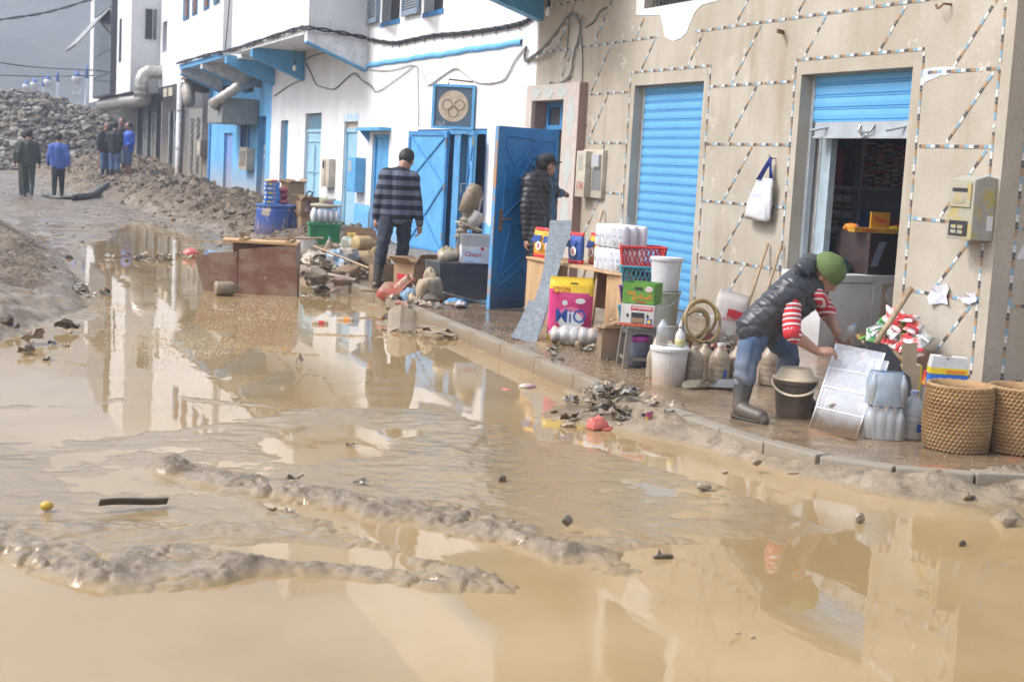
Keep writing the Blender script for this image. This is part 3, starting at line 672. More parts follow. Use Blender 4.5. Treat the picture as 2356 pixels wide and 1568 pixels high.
# ---------------- white building with blue doors
wb = thing('white_building', 'white limewashed building with a blue dado, pale blue metal doors and a jutting upper floor', 'building', (WALL, 28, PAVE))
def wpart(mb, name, m, parent=None, **k): return mb.build(name, m, parent or wb, world=True, **k)
Y0, Y1 = 18.86, 36.2
H_STUD = (31.03, 32.53, .1, 2.62); H_SLOT = (34.28, 35.06, 1.02, 2.49); H_COR1 = (28.05, 29.1, .1, 2.4); H_COR2 = (25.85, 26.95, .1, 2.14); H_DBL = (20.7, 24.15, .1, 2.22)
mb = MB(); holed(mb, Y0, Y1, .0, 7.2, [H_STUD, H_SLOT, H_COR1, H_COR2, H_DBL, (25.55, 26.7, 4.22, 5.6), (23.1, 24.1, 4.2, 5.6)]); wpart(mb, 'front_wall', M_WHITE)
for a, b in ((20.15, 20.68), (24.17, 25.84), (26.96, 28.04), (29.11, 31.02), (32.54, 36.15)):
    mb = MB(); mb.grid(lambda u, v: Vector((WALL - .018 + .03 * (v > .99), a + (b - a) * u, .05 + .80 * min(v / .9, 1) + (.018 * math.sin(23 * (a + (b - a) * u)) + .012 * math.sin(61 * (a + (b - a) * u)) if v > .6 else 0))), max(4, int((b - a) / .06)), 4); wpart(mb, 'dado', M_DADO)
def wob(n, a): return [a * rnd.uniform(-1, 1) for _ in range(n)]
mb = MB(); ys = np.linspace(19.45, 27.75, 40)
mb.grid(lambda u, v: Vector((WALL - .004 - .035 * (1 if .2 < v < .9 else 0), 19.45 + 8.3 * u, 3.40 + .035 * u + .10 * v + .012 * math.sin(40 * u) * math.sin(17 * u))), 60, 5); wpart(mb, 'blue_band', M_DADO, smooth=True)
# studded pale door
mb = MB(); mb.bx(7.90, 7.95, 31.03, 32.53, .1, 2.22); d = wpart(mb, 'door', M_PALEB)
mb = MB(); mb.bx(7.875, 7.90, 31.05, 32.51, 1.3, 1.33); mb.bx(7.875, 7.90, 31.77, 31.8, .15, 1.9); mb.bx(7.875, 7.9, 31.05, 32.51, 1.98, 2.0); wpart(mb, 'door_strap', M_PALEB, d)
mb = MB()
for z in np.arange(.3, 2.2, .095):
    for y in (31.12, 31.68, 31.9, 32.44): mb.ball((7.897, y, z), .02, 6, 4)
wpart(mb, 'studs', M_PALEB, d)
mb = MB()
for y in np.arange(31.1, 32.5, .12): mb.bx(7.9, 7.92, y, y + .03, 2.28, 2.6)
wpart(mb, 'grille', M_PALEB)
mb = MB(); mb.bx(7.96, 8.0, 31.03, 32.53, 2.2, 2.62); wpart(mb, 'grille_back', M_DARK); mb = MB(); mb.bx(7.87, 7.95, 31.03, 32.53, 2.2, 2.27); wpart(mb, 'door_head', M_PALEB)
# blue niche
mb = MB(); mb.bx(7.93, 7.97, 34.28, 35.06, 1.02, 2.49); wpart(mb, 'shuttered_niche', mat('niche_blue', (.06, .26, .46), .6))
# corrugated doors
def corrug(h, m, top):
    a, b = h[0], h[1]; mb = MB(); n = 40
    mb.grid(lambda u, v: Vector((7.90 + .012 * math.sin(u * 2 * math.pi * 10), a + (b - a) * u, .1 + (top - .1) * v)), 81, 2)
    d = wpart(mb, 'door', m, smooth=True)
    mb = MB(); mb.bx(7.86, 7.93, a, a + .05, .1, top); mb.bx(7.86, 7.93, b - .05, b, .1, top); mb.bx(7.86, 7.93, a, b, top - .05, top + .02); wpart(mb, 'door_frame', m, d)
    mb = MB(); mb.tube([(7.86, b - .12, 1.05), (7.82, b - .12, 1.05), (7.82, b - .22, 1.05)], .012, 6); wpart(mb, 'handle', M_STEEL, d)
corrug(H_COR1, M_PALEB, 2.24); corrug(H_COR2, M_BLUE, 2.13)
mb = MB(); mb.bx(7.9, 7.93, 28.05, 29.1, 2.26, 2.41); wpart(mb, 'fanlight', M_CREAM)
mb = MB(); mb.bx(WALL - .01, WALL + .02, 28.0, 29.15, 2.405, 2.56); wpart(mb, 'door_head', mat('flaking_blue', (.35, .58, .74), .8, (.7, .74, .78), sc=5))
mb = MB(); mb.bx(7.58, 7.83, 25.75, 27.35, 2.2, 2.26); mb.prism([(0, 0), (-.2, .22), (0, .22)], (7.83, 27.2, 1.98), (1, 0, 0), (0, 0, 1), (0, .06, 0)); wpart(mb, 'door_canopy', M_BLUE, fixn=True)
# double blue doors, both leaves swung outwards, and the room behind
mb = MB(); mb.bx(7.84, 7.92, 24.05, 24.15, .1, 2.22); mb.bx(7.84, 7.92, 20.7, 20.8, .1, 2.22); mb.bx(7.84, 7.92, 20.8, 24.05, 2.14, 2.22); mb.bx(7.86, 8.05, 22.0, 22.3, .1, 2.14); mb.bx(7.95, 8.0, 22.3, 24.05, .1, 2.14)
wpart(mb, 'double_door_frame', mat('rusty_blue_frame', (.06, .25, .5), .6, (.1, .33, .6), sc=3, worn=((.25, .15, .10), .62, 5)))
mb = MB(); mb.quad((9.2, 24.2, .1), (9.2, 24.2, 2.4), (9.2, 20.6, 2.4), (9.2, 20.6, .1)); mb.quad((8.1, 22.3, .1), (9.2, 22.3, .1), (9.2, 22.3, 2.4), (8.1, 22.3, 2.4)); mb.quad((8.1, 20.7, 2.4), (9.2, 20.7, 2.4), (9.2, 24.2, 2.4), (8.1, 24.2, 2.4)); wpart(mb, 'room_behind', mat('dark_blue_room', (.02, .08, .2), .7))
def leaf(ya, yb, xa, xb, nm):                       # braced metal leaf between two plan points
    p, q = Vector((xa, ya, 0)), Vector((xb, yb, 0)); d = q - p; L = d.length; d.normalize(); nn = Vector((-d.y, d.x, 0))
    if nn.x > 0: nn = -nn
    z0, z1 = .14, 2.18
    mb = MB(); mb.prism([(0, z0), (L, z0), (L, z1), (0, z1)], p, d, (0, 0, 1), nn * -.03); lf = wpart(mb, 'door_leaf', M_BLUE, fixn=True)
    mb = MB(); w = .07
    for a, b in (((0, z0), (w, z1)), ((L - w, z0), (L, z1)), ((w, z0), (L - w, z0 + w)), ((w, z1 - w), (L - w, z1))):
        mb.prism([a, (b[0], a[1]), b, (a[0], b[1])], p + nn * .022, d, (0, 0, 1), nn * -.02)
    zm = (z0 + z1) / 2 + .15
    for a, b in (((w, z1 - w), (L - w, zm)), ((w, zm), (L - w, z1 - w)), ((w, zm), (L - w, z0 + w)), ((w, z0 + w), (L - w, zm))):
        A, B = p + nn * .004 + d * a[0] + Vector((0, 0, a[1])), p + nn * .004 + d * b[0] + Vector((0, 0, b[1])); mb.tube([A, B], .022, 5)
    wpart(mb, 'brace', mat('brace_blue', (.07, .28, .58), .5), lf, fixn=True)
    mb = MB()
    for z in (.4, 1.2, 1.95): mb.tube([p + nn * .03 + Vector((0, 0, z)), p + nn * .03 + Vector((0, 0, z + .12))], .02, 6)
    mb.tube([p + d * (L - .05) + nn * .02 + Vector((0, 0, 1.35)), p + d * (L - .05) + nn * .1 + Vector((0, 0, 1.35)), p + d * (L - .05) + nn * .1 + Vector((0, 0, 1.2))], .012, 6)
    wpart(mb, 'hinge', M_STEEL, lf)
leaf(22.45, 23.98, 7.80, 7.62, 'a'); leaf(20.62, 21.42, 7.60, 7.80, 'b')
# upper windows with grey louvred shutters
def louvre(yc, w, z0, z1, x, tilt):
    o = bpy.data.objects.new('shutter', None); COL.objects.link(o)
    mb = MB(); hw = w / 2
    mb.bx(-.02, .02, -hw, -hw + .06, 0, z1 - z0); mb.bx(-.02, .02, hw - .06, hw, 0, z1 - z0); mb.bx(-.019, .019, -hw + .06, hw - .06, 0, .09); mb.bx(-.019, .019, -hw + .06, hw - .06, z1 - z0 - .08, z1 - z0)
    f = mb.build('shutter_frame', M_LOUV, wb); bpy.data.objects.remove(o)
    f.location = Vector((x, yc, z0)) - Vector(wb.location); f.rotation_euler = (0, 0, tilt)
    sl = MB(); sl.box((0, 0, 0), (.035, w - .12, .008), (0, R(35), 0)); me = sl.mesh('slat', M_LOUV)
    z = .12
    while z < z1 - z0 - .1:
        s = bpy.data.objects.new('slat', me); COL.objects.link(s); s.parent = f; s.location = (0, 0, z); z += .045
for yc, x, t, w in ((27.35, 7.76, 0, 1.05), (26.2, 7.62, R(-16), .95), (24.75, 7.76, 0, .95), (23.75, 7.6, R(-20), .85)): louvre(yc, w, 4.27 if yc > 25 else 4.24, 5.6, x, t)
M_SILL = mat('sill_blue', (.04, .22, .5), .6)
for a, b, z in ((25.5, 26.75, 4.16), (23.05, 24.15, 4.14)):
    mb = MB(); mb.bx(7.80, 7.86, a, b, z, z + .08); wpart(mb, 'blue_sill', M_SILL)
for a, b in ((25.5, 26.75), (23.05, 24.15)):
    mb = MB(); mb.bx(8.0, 8.05, a, b, 4.2, 5.6); wpart(mb, 'window_pane', M_DARK)
# jutting upper floor with its brackets
OX = 6.6
mb = MB(); mb.bx(OX, WALL - .003, 27.5, 35.35, 4.03, 7.2); wpart(mb, 'upper_floor', M_WHITE)
M_CORB = mat('white_bracket', (.78, .79, .8), .8)
def bracket(y, m, par, t=.26, zo=3.86, zw=3.40):
    mb = MB(); mb.prism([(0, zw), (0, 4.025), (OX - WALL, 4.025), (OX - WALL, zo)], (WALL - .004, y - t / 2, 0), (1, 0, 0), (0, 0, 1), (0, t, 0)); b = mb.build('bracket', m, par, world=True, fixn=True)
    mb = MB(); mb.prism([(0, zw - .03), (0, zw), (OX - WALL, zo), (OX - WALL, zo - .03)], (WALL - .006, y - t / 2 - .01, 0), (1, 0, 0), (0, 0, 1), (0, t + .02, 0)); mb.build('bracket_edge', M_BLUE, b, fixn=True, world=True) if False else mb.build('bracket_edge', M_BLUE, par, world=True, fixn=True)
bracket(27.66, M_CORB, wb); bracket(32.9, M_BLUE, wb)
mb = MB(); mb.bx(OX - .012, OX + .02, 27.5, 35.35, 4.0, 4.10); wpart(mb, 'white_fascia', M_CORB)

# ---------------- light blue shop with an upper floor
bb = thing('blue_shop_building', 'light blue painted shop with muddy stains under a white upper floor with small brown shutters', 'building', (WALL, 40, PAVE))
def bbp(mb, name, m, parent=None, **k): return mb.build(name, m, parent or bb, world=True, **k)
mb = MB(); holed(mb, 36.21, 45.1, 0, 7.4, [(36.8, 37.8, .2, 2.62), (38.9, 40.0, 1.45, 2.72), (41.85, 43.38, 3.32, 3.59), (38.5, 39.9, 3.28, 3.56), (41.3, 42.6, .2, 2.2)]); bbp(mb, 'front_wall', M_BLUEW)
mb = MB(); mb.bx(7.95, 8.0, 36.8, 37.8, .2, 2.62); bbp(mb, 'door', mat('blue_door', (.05, .22, .46), .5, mud=(.8, 1.2, .3), mudcol=(.4, .33, .25)))
mb = MB(); mb.bx(7.92, 7.95, 37.15, 37.45, 1.75, 1.88); mb.bx(7.92, 7.95, 37.15, 37.45, 1.52, 1.65); bbp(mb, 'door_sign', flat('sign_pale', (.5, .42, .38), .6))
mb = MB()
for z in np.arange(1.5, 2.7, .1): mb.bx(7.93, 7.95, 38.95, 39.95, z, z + .06)
bbp(mb, 'window_louvres', M_LOUV)
mb = MB(); mb.bx(7.97, 8.0, 38.9, 40.0, 1.45, 2.72); mb.bx(8.0, 8.03, 41.8, 43.4, 3.3, 3.6); mb.bx(8, 8.03, 38.4, 40, 3.25, 3.6); bbp(mb, 'dark_opening', M_DARK)
mb = MB(); mb.bx(7.79, 7.84, 38.85, 38.92, 1.45, 2.75); mb.bx(7.79, 7.84, 39.98, 40.05, 1.45, 2.75); mb.bx(7.79, 7.84, 38.85, 40.05, 1.38, 1.45); bbp(mb, 'window_surround', mat('surround_blue', (.04, .16, .48), .6))
mb = MB(); mb.bx(7.9, 7.95, 41.3, 42.6, .2, 2.2); bbp(mb, 'metal_door', mat('violet_blue_door', (.20, .34, .66), .6, (.16, .28, .6), sc=3, mud=(.7, 1.2, .3), mudcol=(.45, .36, .26)))
mb = MB(); mb.bx(7.78, 7.83, 44.8, 45.1, .1, 3.9); bbp(mb, 'corner_strip', mat('corner_blue', (.05, .25, .6), .6, mud=(.5, .8, .2)))
mb = MB(); mb.bx(OX, WALL - .003, 36.55, 43.4, 4.03, 7.4); bbp(mb, 'upper_floor', M_WHITE)
mb = MB(); mb.bx(OX + .25, WALL - .003, 35.36, 36.54, 3.95, 7.4); bbp(mb, 'pier', M_CORB)
mb = MB(); mb.bx(OX - .012, OX + .02, 36.55, 43.4, 3.98, 4.12); bbp(mb, 'blue_fascia', M_BLUE)
for y, m in ((36.05, M_BLUE), (39.6, M_CORB), (43.25, M_CORB)): bracket(y, m, bb)
for a, b, z0 in ((41.9, 42.9, 5.36), (40.5, 41.3, 5.38), (38.6, 39.4, 5.38), (37.1, 37.9, 5.4)):
    mb = MB(); mb.bx(OX - .03, OX + .01, a, b, z0, z0 + 1.0); w = bbp(mb, 'window', mat('window_blue', (.03, .2, .42), .5))
    mb = MB(); mb.bx(OX - .06, OX - .03, a + .05, a + .45, z0 + .05, z0 + 1.0); mb2 = mb; bbp(mb2, 'brown_shutter', M_BROWN, w)
    mb = MB()
    for z in np.arange(z0 + .1, z0 + .95, .06): mb.bx(OX - .07, OX - .06, a + .09, a + .41, z, z + .03)
    bbp(mb, 'louvre', M_BROWN, w)

# ---------------- black tiled shop front, white floors above
kb = thing('black_tiled_building', 'white building with a dirty black tiled ground floor, narrow doors and big duct', 'building', (WALL, 55, .4))
def kbp(mb, name, m, parent=None, **k): return mb.build(name, m, parent or kb, world=True, **k)
DO = [(51.05, 51.85, .3, 2.65), (52.4, 53.45, .3, 3.0), (55.5, 56.85, .3, 3.4), (58.2, 59.4, .3, 3.2), (60.5, 62.6, .3, 3.25)]
mb = MB(); holed(mb, 45.11, 84, 0, 3.95, DO); kbp(mb, 'shop_front', M_BLACKT)
mb = MB(); holed(mb, 45.11, 84, 3.952, 9.5, [(54.7, 55.8, 5.22, 6.35), (50.3, 51.0, 6.4, 7.2)]); kbp(mb, 'upper_wall', M_WHITE)
for a, b, c, d in DO: 
    mb = MB(); mb.bx(7.98, 8.02, a, b, c, d); q = kbp(mb, 'door', M_BLACK)
    mb = MB(); mb.bx(7.80, 7.86, a - .12, a, c, d); mb.bx(7.8, 7.86, b, b + .12, c, d); kbp(mb, 'door_frame', M_GREYM, q)
for a, b, c, d in ((54.7, 55.8, 5.22, 6.35), (50.3, 51, 6.4, 7.2)):
    mb = MB(); mb.bx(8.02, 8.05, a, b, c, d); kbp(mb, 'window_pane', M_DARK)
mb = MB(); mb.bx(7.8, 7.9, 46.3, 48.9, .3, 3.0); q = kbp(mb, 'iron_door', mat('ornate_iron_door', (.16, .155, .15), .5, (.3, .28, .25), sc=4, mud=(.8, 1.6, .4), mudcol=(.3, .26, .2)))
mb = MB()
for i in range(9):
    for y in (47.0, 48.2): mb.tube([(7.79, y + .2 * math.cos(t), 1.0 + i * .2 + .1 * math.sin(t)) for t in np.linspace(0, 6.3, 10)], .02, 4)
kbp(mb, 'scrollwork', M_BLACK, q)
mb = MB()
for a in (52.8, 54.1): mb.bx(7.78, 7.83, a, a + .9, 3.55, 3.85)
kbp(mb, 'vent', M_CREAM)
PX = 6.75
mb = MB(); mb.bx(PX, WALL - .003, 56.5, 61.2, 3.74, 9.5); kbp(mb, 'jutting_floor', M_WHITE)
mb = MB(); v = at_y(590, 30, 56.5)
wy = 56.5 - .012
pa, pb = at_y(1010 / 1.742 / 1.7385, 48 / 1.742 / 1.7385, 56.5), at_y(1090 / 1.742 / 1.7385, 285 / 1.742 / 1.7385, 56.5)
mb = MB(); mb.bx(pa.x, pb.x, wy - .02, wy + .03, pb.z, pa.z); wn = kbp(mb, 'window', flat('window_white_frame', (.6, .61, .63), .5))
mb = MB(); mb.bx(pa.x + .03, pa.x + .62 * (pb.x - pa.x), wy - .035, wy, pb.z + .04, pa.z - .08); kbp(mb, 'pane', M_DARK, wn)
mb = MB(); mb.bx(pa.x + .7 * (pb.x - pa.x), pb.x - .02, wy - .035, wy, pb.z + .04, pa.z - .08); kbp(mb, 'pane', M_DGLASS, wn)
mb = MB(); mb.bx(PX - .012, PX + .05, 59.6, 60.3, 5.0, 6.7); kbp(mb, 'slit_window', M_DGLASS)
# mirror glass bay
gl = thing('glass_bay_building', 'dark mirror-glass bay with an open top-hung window at the end of the street', 'building', (6.5, 65, .7))
def glp(mb, name, m, parent=None, **k): return mb.build(name, m, parent or gl, world=True, **k)
GX = 6.52
mb = MB(); mb.bx(GX + .03, WALL - .01, 61.22, 68.5, 3.74, 9.5); glp(mb, 'bay', mat('anthracite_cladding', (.06, .065, .075), .35))
zz = [3.76, 4.62, 5.55, 7.3, 9.5]; yy = np.linspace(61.3, 68.45, 7)
for i in range(6):
    for j in range(4):
        mb = MB(); mb.bx(GX, GX + .03, yy[i] + .02, yy[i + 1] - .02, zz[j] + .02, zz[j + 1] - .02); glp(mb, 'glass_panel', M_DGLASS if j in (0, 1, 2) else mat('cladding_panel', (.17, .19, .22), .3) if i == 0 else bpy.data.materials['cladding_panel'])
mb = MB(); a = Vector((GX, 62.2, 7.25)); o1 = Vector((-1.3, 0, -1.55)); mb.prism([(0, 0), (4.6, 0), (4.6, 1), (0, 1)], a, (0, 1, 0), o1, (.04, 0, .03)); sh = glp(mb, 'open_window', mat('pale_glass_sash', (.45, .5, .55), .15), fixn=True)
mb = MB(); mb.tube([a + o1, a + o1 + Vector((0, 4.6, 0))], .06, 6); mb.tube([a, a + o1], .05, 6); mb.tube([a + Vector((0, 4.6, 0)), a + o1 + Vector((0, 4.6, 0))], .05, 6); glp(mb, 'sash_frame', M_DUCT, sh)
# ------------------------------------------------------------------ things fixed to the fronts
K3 = 1.742 * 4096 / 2356
def P3(x, y, X=WALL - .02): return at_x((1400 * 1.742 + x) / K3, y / K3, X)
def P4(x, y, X=WALL - .02): return at_x((2100 * 1.742 + x) / K3, y / K3, X)
def P5(x, y, X=WALL - .02): return at_x((3000 * 1.742 + x) / K3, y / K3, X)
def P2(x, y, X=WALL - .02): return at_x((700 * 1.742 + x) / K3, y / K3, X)
def P1(x, y, X=WALL - .02): return at_x(x / K3, y / K3, X)
def Q1(x, y, Y): return at_y(x / K3, y / K3, Y)
def cable(label, pts, r=.012, m=None, n=1, cat='cable', clips=0.0, name='wall_cable', sm=True):
    pts = [Vector(p) for p in pts]
    if sm:                               # catmull-rom
        P = [pts[0]] + pts + [pts[-1]]; out = []
        for i in range(1, len(P) - 2):
            for k in range(6):
                t = k / 6; a, b, c, d = P[i - 1], P[i], P[i + 1], P[i + 2]
                out.append(.5 * ((2 * b) + (c - a) * t + (2 * a - 5 * b + 4 * c - d) * t * t + (3 * b - a - 3 * c + d) * t ** 3))
        pts = out + [P[-2]]
    root = thing(name, label, cat, pts[0]); o = pts[0]
    for k in range(n):
        mb = MB(); q = []
        for i, p in enumerate(pts):
            w = i * .9 + k * 6.283 / n; e = r * 1.3 if n > 1 else 0
            q.append(p - o + Vector((-abs(e * math.cos(w)), 0, e * math.sin(w))))
        mb.tube(q, r, 6); mb.build('strand', m or M_CABLE, root, smooth=True)
    if clips:
        acc = 0
        cm = MB(); cm.box((-.01, 0, 0), (.05, .05, .06)); cm.tube([(0, 0, -.03), (-.02, -.02, -.07), (-.03, -.08, -.10)], .007, 4); cme = cm.mesh('clip', M_BLACK)
        for i in range(1, len(pts)):
            acc += (pts[i] - pts[i - 1]).length
            if acc > clips:
                acc = 0; c = bpy.data.objects.new('clip', cme); COL.objects.link(c); c.parent = root; c.location = pts[i] - o
    return root
cable('black twisted power cable clipped along the white wall above the blue band', [P3(130, 275), P3(300, 300), P3(400, 285), P3(590, 248), P3(760, 235), P3(960, 210), P3(1130, 180), P3(1230, 150), P3(1275, 108)], .017, M_BLACK, 3, clips=.42, name='power_cable')
cable('black twisted power cable along the edge of the jutting white upper floor', [Vector((7.77, 27.42, 4.0)), Vector((7.2, 27.42, 4.06)), Vector((6.62, 27.44, 4.10)), Vector((6.56, 28.2, 4.13)), Vector((6.56, 31, 4.12)), Vector((6.56, 35.3, 4.1)), Vector((6.54, 38, 4.14)), Vector((6.54, 43.4, 4.16))], .02, M_BLACK, 2, clips=.5, name='power_cable')
cable('thin grey wire sagging under the blue band near the jutting floor', [P3(0, 515), P3(60, 540), P3(130, 600), P3(190, 635), P3(290, 575), P3(440, 455), P3(280, 490), P3(130, 485)], .009, flat('pale_wire', (.42, .42, .4), .6))
cable('pale wire dropping straight down the white wall beside the ring sign', [P3(440, 455), P3(470, 475), P3(474, 600), P3(478, 880)], .009, flat('green_wire', (.30, .38, .36), .6))
cable('whitewashed wire looping above the ring sign towards the beige wall', [P3(470, 460), P3(500, 500), P3(545, 590), P3(640, 530), P3(735, 475), P3(800, 510), P3(860, 560), P3(940, 580), P3(1060, 560), P3(1110, 500), P3(1150, 420), P3(1220, 330)], .013, flat('white_wire', (.55, .54, .52), .6))
cable('thick grey cable swinging from the white wall over the beige corner', [P3(1235, 330), P3(1225, 380), P3(1228, 420), P3(1262, 410), P3(1350, 340, 7.7), P3(1450, 220, 7.7), P3(1520, 120, 7.7), P4(350, 100, 7.72), P4(390, 160, 7.74)], .016, M_CABLE, 2)
cable('loose bundle of wires hanging down the beige wall above the marble doorway', [P4(390, 160), P4(385, 240), P4(345, 380), P4(320, 520), P4(240, 590), P4(180, 580), P4(185, 640), P4(130, 655)], .011, M_CABLE, 2)
cable('single loose wire hanging beside the marble door jamb', [P4(390, 250), P4(400, 400), P4(398, 600), P4(405, 800), P4(425, 870)], .009, M_CABLE)
cable('short wire hanging from the loop on the beige wall', [P4(310, 110), P4(300, 250), P4(292, 360), P4(275, 405)], .008, M_CABLE)
cable('grey wire rising from the cable knot on the beige wall', [P4(420, 190), P4(480, 150), P4(520, 80), P4(575, 50)], .009, M_CABLE)
cable('sagging wire under the white brackets near the bare bulb', [P2(690, 670), P2(790, 600), P2(850, 570), P2(885, 550), P2(900, 430), P2(960, 390), P2(1040, 370)], .012, M_CABLE)
cable('looping wire running from the bracket to the blue band', [P2(910, 440), P2(950, 520), P2(985, 590), P2(1040, 610), P2(1110, 620), P2(1180, 560), P2(1250, 510), P2(1300, 560), P2(1360, 590), P2(1394, 640)], .012, M_CABLE)
cable('thin wire hanging down the jutting upper floor', [Vector((6.56, 35.6, 7.2)), Vector((6.55, 35.5, 5.5)), Vector((6.55, 35.7, 4.7)), Vector((6.55, 35.9, 4.15))], .014, M_BLACK)
cable('overhead line crossing the hazy hill near the top of the street', [Q1(-300, 190, 58), Q1(0, 140, 58), Q1(250, 103, 58), Q1(430, 62, 59), Q1(660, -10, 62)], .025, M_BLACK, 2, name='overhead_line')
cable('overhead line passing just above the street lamps', [Q1(-300, 405, 70), Q1(0, 438, 70), Q1(240, 468, 70), Q1(645, 490, 68)], .03, M_BLACK, name='overhead_line')
cable('thin overhead line level with the lamp heads over the rubble', [Q1(-300, 520, 80), Q1(0, 525, 80), Q1(300, 533, 80), Q1(645, 527, 72)], .03, M_BLACK, name='overhead_line')

# ring sign hung out from the white wall
sc = P3(722, 745, 7.52); a = toward(sc, -16)
sg = thing('hanging_sign', 'square blue framed sign with three rings on a beige disc, hung on white wall', 'sign', sc, a)
S = .345
mb = MB(); mb.bx(-S, S, -.015, .015, -S, S); mb.build('panel', mat('slate_blue_panel', (.085, .13, .19), .5, (.07, .11, .165), sc=6, worn=((.2, .42, .6), .70, 10)), sg)
mb = MB(); w = .04
for x0, x1, z0, z1 in ((-S, S, S - w, S), (-S, S, -S, -S + w), (-S, -S + w, -S + w, S - w), (S - w, S, -S + w, S - w)): mb.bx(x0, x1, -.035, .02, z0, z1)
mb.build('frame', M_BLUE, sg)
mb = MB(); mb.prism([(.245 * math.cos(t), .245 * math.sin(t)) for t in np.linspace(0, 2 * math.pi, 40)[:-1]], (0, -.0185, .01), (1, 0, 0), (0, 0, 1), (0, .003, 0)); dk = mb.build('disc', mat('rusty_cream_disc', (.52, .45, .36), .6, (.42, .33, .22), sc=7, worn=((.30, .17, .08), .66, 18)), sg, fixn=True)
for cx, cz in ((-.1, .03), (.1, .03), (0, -.08)):
    mb = MB(); mb.tube([(cx + .08 * math.cos(t), -.02, cz + .08 * math.sin(t)) for t in np.linspace(0, 2 * math.pi, 28)], .006, 5, cap=False); mb.build('ring', flat('ring_brown', (.17, .13, .09), .6), sg)
text('\ufe94\ufed8\ufee7\ufedf\ufe8d', basis((1, 0, 0), (0, 0, 1), (-.2, -.0185, -.26)), .15, .07, flat('sign_letter', (.5, .47, .42), .6), parent=sg)
mb = MB(); mb.tube([(-.1, 0, S), (-.1, 0, S + .08), (.5, .32, S + .05)], .013, 5); mb.build('bracket', M_RUST, sg)
mb = MB(); mb.tube([(-.2, .02, -.1), (.1, .5, -.1)], .012, 5); mb.tube([(.2, .02, -.1), (.3, .35, -.1)], .012, 5); mb.build('wall_stay', M_RUST, sg)

def wallbox(name, label, cat, y0, y1, z0, z1, d, m, x=WALL):
    t = thing(name, label, cat, (x, (y0 + y1) / 2, z0))
    h = (y1 - y0) / 2
    mb = MB(); mb.bx(-d, 0, -h, h, 0, z1 - z0); mb.build('case', m, t, bevel=.01)
    return t, h, z1 - z0
t, h, H = wallbox('meter_box', 'open cream electricity meter box on the beige wall beside the marble doorway', 'meter box', 16.38, 16.98, 1.32, 1.93, .06, M_CREAM)
mb = MB(); mb.bx(-.15, -.06, .02, h, 0, H - .02); mb.build('cover', M_CREAM, t, bevel=.012)
mb = MB(); mb.bx(-.153, -.15, .1, h - .06, H - .27, H - .07); mb.build('window', flat('meter_window', (.42, .42, .34), .3), t)
mb = MB(); mb.bx(-.10, -.06, -h + .04, -.04, H - .22, H - .06); mb.build('meter', flat('meter_grey', (.45, .46, .48), .4), t, bevel=.01)
mb = MB(); mb.bx(-.064, -.0, -h + .02, -.02, .1, H - .24); mb.build('recess', flat('meter_recess', (.2, .2, .2), .6), t)
text('1T44', basis((0, -1, 0), (0, 0, 1), (-.153, .15, .14)), .2, .12, flat('red_marker', (.5, .08, .08), .6), 'red_number', t)
t, h, H = wallbox('meter_box', 'sky blue meter cupboard on the white wall beside the canopied blue door', 'meter box', 27.38, 27.96, 1.0, 1.68, .2, M_BLUE)
mb = MB(); mb.bx(-.206, -.2, -h + .02, h - .02, .02, H - .02); mb.build('door', M_BLUE, t, bevel=.002)
mb = MB(); mb.bx(-.212, -.206, h - .3, h - .06, H - .28, H - .06); mb.build('grille', M_GREYM, t)
t, h, H = wallbox('meter_box', 'narrow cream meter box on the white wall between studded and corrugated doors', 'meter box', 29.7, 30.32, 1.02, 1.62, .14, M_CREAM)
mb = MB(); mb.bx(-.146, -.14, -.02, .02, .03, H - .03); mb.build('seam', M_RUST, t)
mb = MB(); mb.bx(-.146, -.14, h - .22, h - .08, H - .2, H - .05); mb.build('window', M_DARK, t)
t, h, H = wallbox('meter_box', 'cream meter box on the light blue wall beside its louvred window', 'meter box', 38.1, 39.15, 1.2, 1.8, .22, M_CREAM)
mb = MB(); mb.bx(-.227, -.22, -h + .1, h - .1, .1, H - .1); mb.build('door', M_PIPE, t)
t, h, H = wallbox('meter_box', 'white meter box on the black tiled shop front', 'meter box', 45.5, 46.2, 1.45, 2.0, .2, M_PIPE)
mb = MB(); mb.bx(-.206, -.2, -h + .08, h - .08, .08, H - .08); mb.build('door', M_CREAM, t)
# letter box
M_YEL = mat('worn_yellow_enamel', (.42, .34, .10), .55, (.36, .34, .28), sc=4, lo=.38, hi=.5, worn=((.33, .31, .27), .52, 12))
lbx = thing('letter_box', 'worn yellow and grey letter box fixed to the beige corner wall', 'letter box', (WALL, 9.31, 1.27))
mb = MB(); mb.prism([(-.22, 0), (-.0, 0), (0, .50), (-.1, .515), (-.22, .48)], (0, -.15, 0), (1, 0, 0), (0, 0, 1), (0, .3, 0)); mb.build('case', M_YEL, lbx, bevel=.012, fixn=True)
mb = MB(); mb.bx(-.232, -.22, -.12, .13, .26, .45); mb.build('flap_plate', mat('grey_plate', (.36, .35, .32), .5, (.42, .34, .12), sc=6), lbx, bevel=.004)
mb = MB(); mb.bx(-.235, -.23, -.08, .10, .38, .41); mb.build('slot', M_DARK, lbx)
mb = MB(); mb.bx(-.226, -.218, -.10, .12, .03, .15); mb.build('notice_window', M_DARK, lbx)
for y, z in ((-.05, .1), (.03, .1), (-.05, .06), (.03, .06)):
    mb = MB(); mb.bx(-.229, -.226, y, y + .06, z - .012, z + .015); mb.build('label_card', M_YEL, lbx)
text('\ufea9\ufef3\ufead\ufe92\ufedf\ufe8d'[::1], basis((0, -1, 0), (0, 0, 1), (-.2335, .01, .305)), .15, .06, flat('letterbox_text', (.22, .2, .15), .6), parent=lbx)
